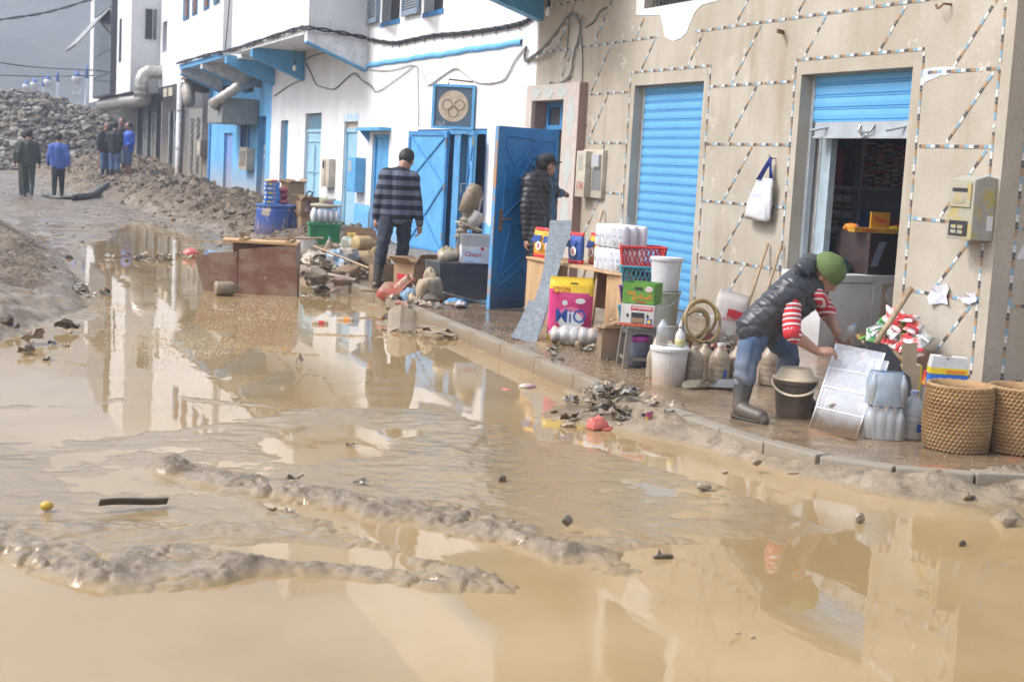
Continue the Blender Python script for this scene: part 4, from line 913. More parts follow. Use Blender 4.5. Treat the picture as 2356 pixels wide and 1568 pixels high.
mb = MB(); mb.bx(-.08, -.02, -.156, -.151, .08, .2); mb.build('stuck_paper', flat('paper_white', (.72, .7, .72), .7), lbx)
# shopping bag on a hook
M_BAG = mat('white_plastic_bag', (.72, .72, .74), .35, (.62, .63, .66), sc=9, bump=.5, bsc=14)
bg0 = Vector((WALL - .02, 12.56, 1.26))
bag = thing('shopping_bag', 'white plastic shopping bag with blue handles hanging on the beige wall', 'bag', bg0)
mb = MB(); mb.grid(lambda u, v: Vector((-.05 * (1 + .5 * math.sin(5 * v)) * math.sin(2 * math.pi * u) * (1 - .5 * v) - .06, (.20 + .03 * (1 - v)) * math.cos(2 * math.pi * u) * (1 - .32 * v * v) + .04 * (1 - v) - .06 * v + .012 * math.sin(9 * u * 6.28 + v * 7), .42 * v + .015 * math.sin(12 * u) * (1 - v))), 36, 14, closed=True)
for k in (list(range(36)),): mb.f.append(k[::-1]); mb.mi.append(0)
mb.build('bag_body', M_BAG, bag, smooth=True)
M_HND = flat('blue_handle', (.03, .07, .38), .5)
for dy, xx in ((-.13, -.02), (.06, -.09)):
    mb = MB(); mb.tube([(xx, dy - .02, .40), (-.05, -.09, .60), (-.04, -.11, .63), (-.05, -.125, .60), (xx, dy + .03 - .1 * (dy > 0), .40)], .018, 6, flat=.3); mb.build('handle', M_HND, bag, smooth=True)
text('VISHKI'[::-1], basis((0, 1, 0), (0, 0, 1), (-.128, -.01, .26)) @ Matrix.Rotation(math.pi, 4, 'Y'), .24, .055, flat('bag_print', (.38, .47, .68), .5), parent=bag)
mb = MB(); mb.tube([(0.02, -.11, .62), (-.06, -.11, .62), (-.06, -.11, .66)], .006, 5); mb.build('hook', M_RUST, bag)
# torn papers
def paper(name, label, y, z, w, hh, seed, x=WALL, cat='paper'):
    r = random.Random(seed); pts = []
    n = 11
    for i in range(n):
        t = 2 * math.pi * i / n; k = r.uniform(.55, 1.1); pts.append((w / 2 * k * math.cos(t), hh / 2 * k * math.sin(t)))
    t = thing(name, label, cat, (x, y, z))
    mb = MB(); mb.v = [Vector((-.012 - r.uniform(0, .03), -p[0], p[1])) for p in pts] + [Vector((-.008, 0, 0))]
    for i in range(n): mb.f.append([n, i, (i + 1) % n]); mb.mi.append(0)
    mb.build('sheet', mat('torn_poster' if seed == 1 else 'torn_paper', (.72, .70, .72), .7, (.5, .52, .62), sc=9), t, solid=.002); return t
paper('torn_poster', 'torn white poster scrap over the tile row beside the baskets', 9.72, .78, .30, .24, 1)
paper('torn_poster', 'crumpled white paper scrap at the beige corner above baskets', 9.33, .80, .22, .12, 4)
t = thing('torn_poster', 'long torn white paper strip beside the open shop shutter', 'paper', (WALL, 9.98, 2.56))
mb = MB(); q = [(0, .11), (.14, .12), (.3, .12), (.42, .11), (.46, .1), (.44, .08), (.33, .05), (.24, .05), (.2, .03), (.13, .02), (.06, 0), (.02, -.04), (0, -.06)]
mb.prism([(.26 - a, b) for a, b in q], (-.004, 0, 0), (0, 1, 0), (0, 0, 1), (.003, 0, 0)); mb.build('sheet', bpy.data.materials['torn_paper'], t, fixn=True)
t = thing('torn_poster', 'white paper pasted round the corner wall by the second basket', 'paper', (8.25, CORNER, 1.14))
mb = MB(); mb.prism([(-.2, -.1), (.3, -.12), (.3, .1), (.05, .12), (-.12, .06)], (0, -.004, .1), (1, 0, 0), (0, 0, 1), (0, .003, 0)); mb.build('sheet', bpy.data.materials['torn_paper'], t, fixn=True)
# iron hooks and brackets
for y, z, lb in ((9.93, 3.19, 'rusty iron hook high on the beige wall above the letter box'), (12.45, 3.13, 'rusty flat bracket high on the beige wall between both shutters')):
    t = thing('wall_hook', lb, 'hook', (WALL, y, z)); mb = MB()
    if y < 10: mb.tube([(.02, 0, 0), (-.08, 0, 0), (-.09, .04, -.03), (-.08, .08, -.03), (-.08, .1, 0)], .011, 6)
    else: mb.box((-.06, 0, 0), (.14, .02, .04), (0, 0, .6))
    mb.build('iron', M_RUST, t)
# bare bulbs
def bulb(lb, p, drop):
    t = thing('light_bulb', lb, 'lamp', p); mb = MB(); mb.tube([(0, 0, drop), (0, 0, .1)], .006, 5); mb.build('flex', M_CABLE, t)
    mb = MB(); mb.lathe([(.0, .02), (.022, .02), (.026, .06), (.022, .11), (0, .11)], n=10); mb.build('socket', M_BLACK, t, smooth=True)
    mb = MB(); mb.lathe([(0, -.11), (.03, -.10), (.045, -.065), (.04, -.03), (.022, 0), (.02, .025), (0, .025)], n=12); mb.build('glass_bulb', flat('unlit_bulb', (.78, .77, .74), .25), t, smooth=True)
p = P3(1383, 60, 7.62); bulb('unlit bulb hanging at the beige and white building corner', p, .35)
p = P2(833, 460, 7.2); bulb('unlit bulb hanging under the jutting white floor by a blue bracket', p, .45)

# ducts, pipes and hood on the far shop fronts
dt = thing('ventilation_duct', 'big galvanised duct bending down under the white jutting floor', 'duct', (7.05, 56, 3.4))
def dp(p): return p - Vector(dt.location)
c0 = Q1(1090, 500, 55.9); c1_ = Q1(1010, 505, 55.9); c2_ = Q1(985, 560, 55.9); c3_ = Q1(985, 690, 55.9)
mb = MB(); mb.tube([dp(c0 + Vector((.4, 0, 0))), dp(c0), dp(c1_ + Vector((.15, 0, .05))), dp(c1_ + Vector((-.06, 0, -.12))), dp(c2_), dp(c3_)], .26, 14); mb.build('elbow', M_DUCT, dt, smooth=True)
mb = MB()
for f in np.linspace(0, 1, 4): c = c2_.lerp(c3_, f); mb.tube([dp(c - Vector((0, 0, .03))), dp(c + Vector((0, 0, .03)))], .275, 14)
mb.build('joint_ring', M_DUCT, dt)
e1 = Vector((c3_.x, 56.0, c3_.z)); e2 = at_y(715 / K3, 732 / K3, 68.5)
mb = MB(); mb.tube([dp(e1 + Vector((.1, -.2, 0))), dp(e1.lerp(e2, .4)), dp(e1.lerp(e2, .45)), dp(e2)], [.26, .26, .3, .3], 14); mb.build('straight_run', M_DUCT, dt, smooth=True)
hd = thing('extractor_hood', 'grey metal extractor box with a flexible duct on light blue wall', 'extractor', (7.3, 39.3, 2.4))
mb = MB(); mb.bx(-.45, .50, -1.55, .6, 0, .66); mb.build('box', mat('grey_hood_metal', (.28, .29, .29), .5, (.22, .22, .21), sc=4), hd, bevel=.02)
mb = MB(); mb.prism([(.6, 0), (1.5, .25), (1.5, .55), (.6, .64)], (-.4, 0, 0), (0, 1, 0), (0, 0, 1), (.7, 0, 0)); mb.build('funnel', M_BLACK, hd, fixn=True)
pts = [Vector((-.46, -.9, .45)), Vector((-.6, -1.2, .5)), Vector((-.45, -1.6, .65)), Vector((-.1, -1.9, .95)), Vector((.3, -1.7, 1.1)), Vector((.6, -1.5, 1.1))]
fine = []
for i in range(len(pts) - 1):
    for k in range(6): fine.append(pts[i].lerp(pts[i + 1], k / 6))
mb = MB(); mb.tube(fine, [.13 + .014 * (i % 2) for i in range(len(fine))], 12); mb.build('flexible_duct', M_DUCT, hd, smooth=True)
sd_ = thing('ventilation_duct', 'short rusty duct elbow under the blue shop\'s white bracket', 'duct', (7.5, 46.2, 3.0))
mb = MB(); mb.tube([(.3, .3, .7), (-.1, .2, .75), (-.2, 0, .5), (-.25, -.6, .1)], [.25, .25, .22, .18], 10); mb.build('elbow', mat('stained_duct', (.33, .28, .22), .5, (.45, .42, .38), sc=6), sd_, smooth=True)
dpz = thing('drain_pipe', 'white rain pipe running down the black tiled front', 'pipe', (7.7, 50.4, .45))
mb = MB(); mb.tube([(0, 0, 3.5), (0, 0, .12), (-.12, -.1, 0)], .11, 10); mb.build('pipe', M_PIPE, dpz, smooth=True)
for z in (1.2, 2.5):
    mb = MB(); mb.tube([(0, 0, z), (0, 0, z + .06)], .125, 10); mb.build('collar', M_PIPE, dpz)
cb = thing('cabinet_box', 'tall white box on the wall above the drain pipe', 'box', (7.6, 45.6, 3.9)); mb = MB(); mb.bx(-.25, .2, -.35, .35, 0, 1.0); mb.build('case', M_PIPE, cb, bevel=.02); mb = MB(); mb.bx(-.5, .2, -1.2, .8, -.07, 0); mb.build('ledge', M_RUST, cb)
# street lamps behind the rubble
def lamp(lb, px, ptop, pbase, Y, lx, ly, first=[None]):
    top = Q1(px, ptop, Y); base = Q1(px, pbase, Y); hd_ = Q1(lx, ly, Y)
    t = thing('street_lamp', lb, 'street lamp', (top.x, Y, base.z - 2.5), 0, 'blue and white street lamps'); L = Vector(t.location)
    hgt = top.z - L.z; M_W = bpy.data.materials.get('lamp_white') or flat('lamp_white', (.7, .73, .78), .4); M_B = bpy.data.materials.get('lamp_blue') or flat('lamp_blue', (.05, .16, .5), .4)
    mb = MB(); mb.tube([(0, 0, 0), (0, 0, hgt - .9)], .12, 8); mb.build('post', M_W, t, smooth=True)
    mb = MB(); mb.lathe([(.13, hgt - .9), (.1, hgt - .4), (.02, hgt), (0, hgt)], n=8); mb.build('finial', M_B, t, smooth=True)
    dx = hd_.x - top.x; hz = hd_.z - L.z; arm = [(0, 0, hgt - 2.6), (-.05, 0, hgt - 1.6)]
    for k in np.linspace(0, math.pi, 8): arm.append((dx / 2 + (-dx / 2 - .05) * math.cos(k) * 1.0, 0, hgt - 1.4 + .75 * math.sin(k)))
    arm += [(dx + .25 * math.sin(k) , 0, hgt - 1.5 - .25 + .25 * math.cos(k) - .02) for k in np.linspace(.2, 4.5, 7)]
    mb = MB(); mb.tube(arm, .06, 6); mb.build('arm', M_W, t, smooth=True)
    mb = MB(); mb.lathe([(0, hz + .55), (.07, hz + .5), (.15, hz + .28), (.34, hz + .2), (.0, hz + .17)], (dx, 0, 0), 10); mb.build('shade', M_B, t, smooth=True)
    mb = MB(); mb.lathe([(.32, hz + .17), (.36, hz - .05), (.2, hz - .35), (0, hz - .4)], (dx, 0, 0), 10); mb.build('globe', M_W, t, smooth=True)
lamp('street lamp with the tallest post, next to the glass bay', 605, 450, 640, 100, 537, 545)
lamp('second street lamp from the glass bay, above the rubble crest', 403, 485, 610, 112, 337, 570)
lamp('third street lamp from the glass bay, small over the rubble', 303, 525, 590, 124, 240, 588)
lamp('farthest street lamp, only its curled arm above the rubble crest', 232, 545, 590, 132, 185, 600)
# ------------------------------------------------------------------ hill, haze, rubble stones
X, Y = np.meshgrid(np.linspace(-420, 520, 160), np.linspace(135, 500, 90))
Z = 1.5 + 62 * sst(140, 430, Y + 40 * fbm(X * .012, Y * .012, 4, 201)) * (1 + .16 * fbm(X * .009, Y * .006, 4, 203)) + 3 * fbm(X * .06, Y * .06, 4, 205) * sst(150, 220, Y)
idx = np.arange(X.size).reshape(X.shape); q = np.stack([idx[:-1, :-1], idx[:-1, 1:], idx[1:, 1:], idx[1:, :-1]], -1).reshape(-1, 4)
M_HILL = mat('scrub_hillside', (.13, .14, .135), .95, (.20, .19, .17), sc=.5, amt=.6, bump=.0, worn=((.09, .11, .085), .60, 1.2))
hill = np_mesh('hill', np.stack([X, Y, Z], -1).reshape(-1, 3), q, M_HILL); hill['kind'] = 'structure'
mb = MB(); mb.quad((-430, -55, -1.5), (530, -55, -1.5), (530, 505, -1.5), (-430, 505, -1.5)); o = mb.build('land', M_SOIL); o['kind'] = 'structure'
HZ = bpy.data.materials.new('haze_air'); HZ.use_nodes = True; t = HZ.node_tree
for n in list(t.nodes):
    if n.type == 'BSDF_PRINCIPLED': t.nodes.remove(n)
pv = t.nodes.new('ShaderNodeVolumePrincipled'); pv.inputs['Color'].default_value = (.70, .80, 1.0, 1); pv.inputs['Density'].default_value = .0025; pv.inputs['Anisotropy'].default_value = .2
t.links.new(pv.outputs[0], [n for n in t.nodes if n.type == 'OUTPUT_MATERIAL'][0].inputs['Volume'])
mb = MB(); mb.bx(-440, 540, -60, 515, -2.6, 86); hz = mb.build('haze', HZ); hz['kind'] = 'stuff'

def rock_mesh(seed, m, sub=1):
    r = random.Random(seed); bm = bmesh.new(); bmesh.ops.create_icosphere(bm, subdivisions=sub, radius=.5)
    sx, sy, sz = r.uniform(.8, 1.25), r.uniform(.7, 1.1), r.uniform(.5, .85)
    for v in bm.verts:
        k = 1 + r.uniform(-.2, .2); v.co = Vector((v.co.x * sx * k, v.co.y * sy * k, v.co.z * sz * k))
    me = bpy.data.meshes.new('rock'); bm.to_mesh(me); bm.free(); me.materials.append(m); return me
M_ROCK = [mat('grey_stone', (.15, .138, .12), .8, (.09, .08, .068), sc=3, bump=.4, bsc=12), mat('pale_stone', (.34, .32, .29), .8, (.22, .2, .17), sc=3, bump=.4, bsc=12), mat('brown_stone', (.15, .115, .085), .85, (.09, .07, .05), sc=3, bump=.4, bsc=12)]
ROCKS = [rock_mesh(i, M_ROCK[i % 3], 2 if i < 6 else 1) for i in range(12)]
rr = random.Random(5)
def scatter_rocks(n, fx, smin, smax, parent, name, zoff=.1, power=2.5):
    pts = []
    for _ in range(n):
        x, y = fx(); pts.append((x, y, smin + (smax - smin) * rr.random() ** power))
    zs = terrain(np.array([p[0] for p in pts]), np.array([p[1] for p in pts]))
    for (x, y, s), z in zip(pts, zs):
        o = bpy.data.objects.new(name, ROCKS[rr.randrange(12)]); COL.objects.link(o); o.parent = parent
        o.location = (x, y, z + s * zoff); o.scale = (s, s, s); o.rotation_euler = (rr.uniform(-.5, .5), rr.uniform(-.5, .5), rr.uniform(0, 6.3))
def stuff_rocks(n, fx, smin, smax, name, m3, power=3.0, zoff=.1):
    base = [bmesh.new() for _ in range(1)]; bm0 = base[0]; bmesh.ops.create_icosphere(bm0, subdivisions=1, radius=.5)
    bv = np.array([v.co[:] for v in bm0.verts]); bf = np.array([[v.index for v in f.verts] for f in bm0.faces]); bm0.free()
    g = np.random.default_rng(len(name) + n); P = np.array([fx() for _ in range(n)]); S = smin + (smax - smin) * g.random(n) ** power
    Zt = terrain(P[:, 0], P[:, 1]) + S * zoff
    V = bv[None] * (1 + g.uniform(-.22, .22, (n, len(bv), 1))) * np.stack([g.uniform(.8, 1.3, n), g.uniform(.7, 1.1, n), g.uniform(.45, .8, n)], -1)[:, None] * S[:, None, None]
    a = g.uniform(0, 6.3, n); c, s = np.cos(a)[:, None], np.sin(a)[:, None]
    V = np.stack([V[..., 0] * c - V[..., 1] * s, V[..., 0] * s + V[..., 1] * c, V[..., 2] + .25 * V[..., 0] * g.uniform(-1, 1, (n, 1))], -1) + np.stack([P[:, 0], P[:, 1], Zt], -1)[:, None]
    F = bf[None] + (np.arange(n) * len(bv))[:, None, None]
    o = np_mesh(name, V.reshape(-1, 3), F.reshape(-1, 3), m3[0], smooth=False); o.data.materials.append(m3[1]); o.data.materials.append(m3[2])
    o.data.polygons.foreach_set('material_index', np.repeat(g.integers(0, 3, n), len(bf)).astype(np.int32)); o.data.update(); return o
def fm(): 
    y = rr.uniform(55, 82); return rr.uniform(-4, min(9, .09 * y + 1.6)), y
scatter_rocks(295, fm, .3, .8, g3, 'boulder', .12)
o = stuff_rocks(11000, fm, .06, .42, 'rubble', M_ROCK); o['kind'] = 'stuff'; tag(o, 'loose grey stones covering the rubble mound at the street end', 'rubble')
def fs():
    y = rr.uniform(24, 56); c = 6.9 - .03 * max(0, y - 36); return c + rr.gauss(-.5, .75), y
def fs2():
    x, y = fs(); return min(x, 7.65), y
scatter_rocks(60, fs2, .08, .26, g2, 'stone', .02)
o = stuff_rocks(4200, fs2, .03, .16, 'gravel', [M_SOIL, M_SOIL, M_ROCK[2]], 3.2, 0.0); o['kind'] = 'stuff'; tag(o, 'crumbled brown soil and stones heaped along the house fronts', 'gravel')
def fr(): 
    y = rr.uniform(17, 56); return rr.uniform(-.6, 6.2), y
o = stuff_rocks(2600, fr, .02, .09, 'gravel', M_ROCK, 3.0, -.05); o['kind'] = 'stuff'; tag(o, 'scattered pebbles lying on the wet road up the street', 'gravel')
# ------------------------------------------------------------------ shop goods and clutter: makers
def at_d(x, y, d): return Vector((0, 0, CAM_H)) + d * _ray(x, y)          # point at camera depth d
def depth(p): return (Vector(p) - Vector((0, 0, CAM_H))).dot(FWD)
def U(p): return depth(p) / FPX                                             # metres per picture unit there
def gp(x, y, z=PAVE): return at_z(x, y, z)
MUDC = (.21, .155, .10)
M_CARD = mat('cardboard', (.36, .23, .13), .8, (.30, .19, .105), sc=4, bump=.12, bsc=30, mud=(.6, .08, -.02))
M_CARDM = mat('muddy_cardboard', (.33, .22, .13), .75, (.22, .155, .10), sc=5, bump=.3, bsc=20, mud=(.8, .12, -.02))
M_CARDP = mat('pale_carton', (.55, .42, .27), .75, (.48, .37, .24), sc=5)
M_PLY = mat('pale_plywood', (.55, .37, .20), .6, (.46, .29, .15), sc=3, stretch=(6, 6, .8), mud=(.5, .15, .0))
M_WOOD = mat('worn_wood', (.30, .20, .115), .6, (.42, .30, .18), sc=4, stretch=(5, 5, .6), bump=.15)
M_MUDDY = mat('mud_coated', (.30, .235, .16), .55, (.20, .15, .10), sc=5, bump=.5, bsc=16)
M_MUDP = mat('mud_coated_plastic', (.34, .27, .19), .3, (.17, .125, .08), sc=7, bump=.35, bsc=18)
M_FILM = mat('clear_film', (.8, .82, .85), .12, (.7, .73, .78), sc=12, bump=.8, bsc=10, alpha=.28, spec=.8)
M_PET = mat('clear_pet', (.62, .70, .78), .12, (.5, .58, .66), sc=10, alpha=.55, spec=.8, mud=(.85, .11, .02), mudcol=(.30, .25, .18))
M_MUDPET = mat('muddy_bottle', (.36, .29, .21), .35, (.24, .18, .12), sc=9, bump=.45, bsc=22, worn=((.55, .52, .46), .60, 7))
M_CAPB = flat('blue_cap', (.03, .16, .55), .4)
M_WPLA = mat('white_plastic', (.66, .66, .66), .4, (.6, .6, .6), sc=8, mud=(.8, .16, .0), mudcol=(.36, .24, .14))
M_BUCKB = mat('brown_bucket', (.075, .06, .052), .4, (.14, .105, .08), sc=6, mud=(.6, .16, .0), mudcol=(.13, .09, .055))
M_CREAMP = mat('cream_plastic_lid', (.76, .64, .46), .45, (.68, .55, .38), sc=8)
M_RED = flat('red_plastic', (.55, .035, .035), .4); M_TEAL = flat('teal_plastic', (.07, .32, .42), .4); M_PURP = flat('purple_plastic', (.15, .05, .25), .4)
M_STRAW = mat('woven_straw', (.42, .27, .125), .75, (.30, .17, .075), sc=3.5, bump=.3, bsc=60, stretch=(1, 1, 2.2), mud=(.35, .06, -.02))
M_TXW = flat('print_white', (.75, .75, .75), .5); M_TXR = flat('print_red', (.55, .03, .04), .5); M_TXB = flat('print_blue', (.03, .10, .40), .45)
M_TXK = flat('print_black', (.03, .03, .03), .5); M_TXY = flat('print_yellow', (.80, .58, .03), .5); M_TXO = flat('print_orange', (.75, .25, .03), .5)
M_TXG = flat('print_green', (.08, .30, .05), .5)
_cr = {}
def folds(seed, amp, n=7):
    r = random.Random(seed); L = [(Vector((r.gauss(0, 1), r.gauss(0, 1), r.gauss(0, 1))).normalized(), r.uniform(2, 7), r.uniform(0, 6), r.uniform(.3, 1)) for _ in range(n)]
    C = [(Vector((r.gauss(0, 1), r.gauss(0, 1), r.gauss(0, 1))).normalized(), 1 - amp * r.uniform(.35, .95)) for _ in range(9)]
    def k_(d):
        k = 1 + amp * (sum(a * abs(math.sin(f * d.dot(u) + p)) for u, f, p, a in L) / n * 2.4 - .8)
        for u, c in C:
            q = d.dot(u)
            if q > .05 and c / q < k: k = c / q * .85 + k * .15
        return k
    return k_
def lump(mb, c, r, seed, amp=.35, nu=18, nv=11): return mb.ball(c, r, nu, nv, folds(seed, amp))
def pouch(mb, w, h, t, seed=0, nu=18, nv=14, crk=.12, base=0.0, flatend=.06, c=(0, 0, 0)):
    f = folds(seed, crk, 6); c = Vector(c)
    def fn(u, v):
        a = 2 * math.pi * u; p = max(base if v < .5 else 0.0, min(1, (math.sin(math.pi * (flatend + (1 - 2 * flatend) * v)) * 1.25)) ** .7 if flatend < v < 1 - flatend else (base if v < .5 else .05))
        k = f(Vector((math.cos(a), math.sin(a), 2 * v - 1)))
        return c + Vector((w / 2 * math.copysign(abs(math.cos(a)) ** .7, math.cos(a)) * (1 + .3 * (k - 1)), t / 2 * p * math.copysign(abs(math.sin(a)) ** .8, math.sin(a)) * k + .0, h * v + .01 * (k - 1)))
    return mb.grid(fn, nu, nv, closed=True)
def carton(t, w, d, h, m, flaps=True, closed=False, th=.006, name='box_body', seed=1, inner=None):
    mb = MB()
    mb.bx(-w / 2, w / 2, -d / 2, -d / 2 + th, 0, h); mb.bx(-w / 2, w / 2, d / 2 - th, d / 2, 0, h)
    mb.bx(-w / 2, -w / 2 + th, -d / 2 + th, d / 2 - th, 0, h); mb.bx(w / 2 - th, w / 2, -d / 2 + th, d / 2 - th, 0, h); mb.bx(-w / 2 + th, w / 2 - th, -d / 2 + th, d / 2 - th, 0, th)
    if closed: mb.bx(-w / 2, w / 2, -d / 2, d / 2, h, h + th)
    b = mb.build(name, m, t)
    if flaps and not closed:
        r = random.Random(seed)
        for sx, sy, L, F in ((0, -1, w, d * .45), (0, 1, w, d * .45), (-1, 0, d, w * .3), (1, 0, d, w * .3)):
            a = r.uniform(.3, 1.9); mb = MB()
            o = Vector((sx * w / 2, sy * d / 2, h)); al = Vector((-sy, sx, 0)); out = Vector((sx, sy, 0)) * math.sin(a) + Vector((0, 0, 1)) * math.cos(a)
            mb.prism([(-L / 2 + .004, 0), (L / 2 - .004, 0), (L / 2 - .01, F), (-L / 2 + .01, F)], o, al, out, al.cross(out) * th); mb.build('flap', inner or m, t, fixn=True)
    return b
def ftext(t, body, c, w, h, m, side='front', up=(0, 0, 1), shear=0, bold=0.0, name='lettering'):
    r = {'front': (1, 0, 0), 'left': (0, -1, 0), 'right': (0, 1, 0)}[side]
    return text(body, basis(r, up, c), w, h, m, name, t, shear=shear, bold=bold)
def patch(t, c, w, h, m, side='front', name='printed_panel', d=.002, ell=False, slant=0.0):
    n = {'front': Vector((0, -1, 0)), 'left': Vector((-1, 0, 0))}[side]; r = {'front': Vector((1, 0, 0)), 'left': Vector((0, -1, 0))}[side]
    pl = [(w / 2 * math.cos(k), h / 2 * math.sin(k)) for k in np.linspace(0, 2 * math.pi, 28)[:-1]] if ell else [(-w / 2 - slant, -h / 2), (w / 2 - slant, -h / 2), (w / 2 + slant, h / 2), (-w / 2 + slant, h / 2)]
    mb = MB(); mb.prism(pl, Vector(c), r, Vector((0, 0, 1)), n * d); return mb.build(name, m, t, fixn=True)
def bottle(t, r, h, m, cap=None, n=16, neck=.32, ribs=0, parent_name='bottle_body', c=(0, 0, 0)):
    c = Vector(c); pr = [(0, 0), (r * .85, 0), (r, .02 * h)]
    for i in range(14):
        z = .03 + (.60 - .03) * i / 13; k = 1 - (.045 if ribs and (i % 3 == 1) else 0); pr.append((r * k, z * h))
    pr += [(r * .97, .64 * h), (r * .85, .72 * h), (r * .6, .82 * h), (r * neck, .9 * h), (r * neck, .955 * h), (0, .955 * h)]
    mb = MB(); mb.lathe(pr, c, n); b = mb.build(parent_name, m, t, smooth=True)
    if cap:
        mb = MB(); mb.lathe([(r * neck * 1.12, .93 * h), (r * neck * 1.12, h), (0, h)], c, 12); mb.build('cap', cap, t)
    return b
def bucket(t, r0, r1, h, m, rim=.012, n=28, th=.006, name='bucket_body'):
    mb = MB(); mb.lathe([(0, .0), (r0, 0), (r1, h - .02), (r1 + rim, h - .018), (r1 + rim, h), (r1 - th, h), (r0 - th, .02), (0, .02)], n=n); return mb.build(name, m, t, smooth=False)

# ------------------------------------------------------------------ straw baskets at the corner
def basket(lb, p, seed, R0=.175, R1=.186, H=.385):
    t = thing('straw_basket', lb, 'basket', p, seed, 'straw baskets'); n = 64; coils = 17; pr = [(0, .008), (R0 * .9, .008)]
    f = lambda w, z: 1 + .016 * math.sin(2 * w + seed) * (z / H) + .010 * math.sin(5 * w + z * 20 + seed)
    prof = [(0, 0), (R0 * .93, 0)]
    for i in range(coils):
        for k in range(4):
            z = H * (i + k / 4) / coils; b = math.sin(math.pi * z / H); prof.append((R0 + (R1 - R0) * z / H + .012 * b + .0065 * abs(math.sin(math.pi * k / 4)), z))
    mb = MB(); mb.lathe(prof + [(R1 + .006, H), (R1 - .012, H + .004), (R1 - .016, H - .04), (R1 - .015, H * .5), (R0 - .01, .02), (0, .02)], n=n, wob=f); mb.build('woven_body', M_STRAW, t, smooth=True)
    for z in (H - .006,):
        mb = MB(); mb.tube([((R1 + .002) * f(w, z) * math.cos(w), (R1 + .002) * f(w, z) * math.sin(w), z + .006 + .002 * math.sin(22 * w)) for w in np.linspace(0, 2 * math.pi, 90)], .011, 6, cap=False); mb.build('rim', M_STRAW, t, smooth=True)
    me = MB()                              # braided strands standing out of every coil
    for i in range(coils):
        z = H * (i + .5) / coils; b = math.sin(math.pi * z / H); rr_ = R0 + (R1 - R0) * z / H + .012 * b + .0068; mm = 46
        for k in range(mm):
            w = 2 * math.pi * (k + .5 * (i % 2)) / mm; q = rr_ * f(w, z); dz = H / coils * .42
            a, c = Vector((q * math.cos(w - .05), q * math.sin(w - .05), z - dz)), Vector(((q) * math.cos(w + .05), (q) * math.sin(w + .05), z + dz * (1 if k % 2 else .8)))
            m_ = Vector(((q + .004) * math.cos(w), (q + .004) * math.sin(w), z)); me.tube([a, m_, c], [.003, .006, .003], 4, cap=False)
    o = me.build('braid_strands', M_STRAW, t, smooth=True); o['kind'] = 'stuff'
    return t
basket('straw basket standing in front of the detergent carton and big water bottle', gp(2196, 1031), .3)
basket('straw basket cut by the picture edge, beside the corner wall', gp(2338, 1036), 1.7)

# ------------------------------------------------------------------ water bottles by the baskets
def pack(lb, p, rz, z0, m, nx=4, ny=2, film=True, blue=False):
    t = thing('bottle_pack', lb, 'bottle pack', Vector(p) + Vector((0, 0, z0)), rz); q = .058
    for i in range(nx):
        for j in range(ny):
            c = ((i - (nx - 1) / 2) * q, (j - (ny - 1) / 2) * q, 0); bottle(t, .0285, .205, m, M_CAPB if (i + j) % 3 else None, 12, c=c)
    mb = MB(); w, d = nx * q / 2 + .006, ny * q / 2 + .006; f = folds(int(z0 * 90) + 3, .05)
    def fn(u, v):
        a = 2 * math.pi * u; x, y = math.copysign(abs(math.cos(a)) ** .35, math.cos(a)), math.copysign(abs(math.sin(a)) ** .35, math.sin(a)); k = f(Vector((x, y, v)))
        s = 1 - .12 * max(0, v - .7) / .3; return Vector((w * x * s * k, d * y * s * k, .002 + .205 * v))
    mb.grid(fn, 36, 12, closed=True); mb.build('shrink_film', M_FILM if not blue else mat('dusty_blue_film', (.34, .41, .48), .25, (.27, .33, .4), sc=7, bump=.6, bsc=12, alpha=.86), t, smooth=True)
    return t
pb = gp(2032, 1008); rz_ = toward(pb, 8)
pack('muddy shrink-wrapped pack of small water bottles on the wet pavement', pb, rz_, 0, M_PET)
pack('dusty blue wrapped water bottle pack stacked on another pack', pb, rz_ + .03, .207, M_PET, blue=True)
t = thing('water_bottle', 'large muddy water bottle between the bottle packs and the straw basket', 'bottle', gp(2096, 1008)); bottle(t, .072, .30, M_PET, flat('lilac_cap', (.35, .38, .6), .4), ribs=1); patch(t, (.01, -.071, .075), .06, .05, M_TXB, name='label')
# detergent carton behind the basket
p = gp(2168, 985); t = thing('detergent_carton', 'blue and yellow detergent carton with open white top behind straw basket', 'carton', p, toward(p, 14))
mb = MB(); mb.bx(-.12, .12, -.05, .05, 0, .36); mb.build('carton_body', mat('carton_blue', (.03, .12, .5), .45, (.05, .2, .6), sc=3, mud=(.4, .06, 0)), t)
mb = MB(); mb.bx(-.121, .121, -.051, .051, .36, .40); mb.build('yellow_band', M_TXY, t)
mb = MB(); mb.prism([(-.121, .40), (.121, .40), (.112, .47), (-.108, .475)], (0, -.05, 0), (1, 0, 0), (0, 0, 1), (0, .1, 0)); mb.build('white_top', M_WPLA, t, fixn=True)
patch(t, (.04, -.0515, .378), .12, .02, M_TXO, name='orange_print'); mb = MB(); lump(mb, (-.02, -.02, .46), (.05, .03, .025), 5); mb.build('mud_splash', M_MUDDY, t); patch(t, (-.121, 0, .2), .06, .1, flat('print_sky', (.12, .4, .7), .4), 'left')

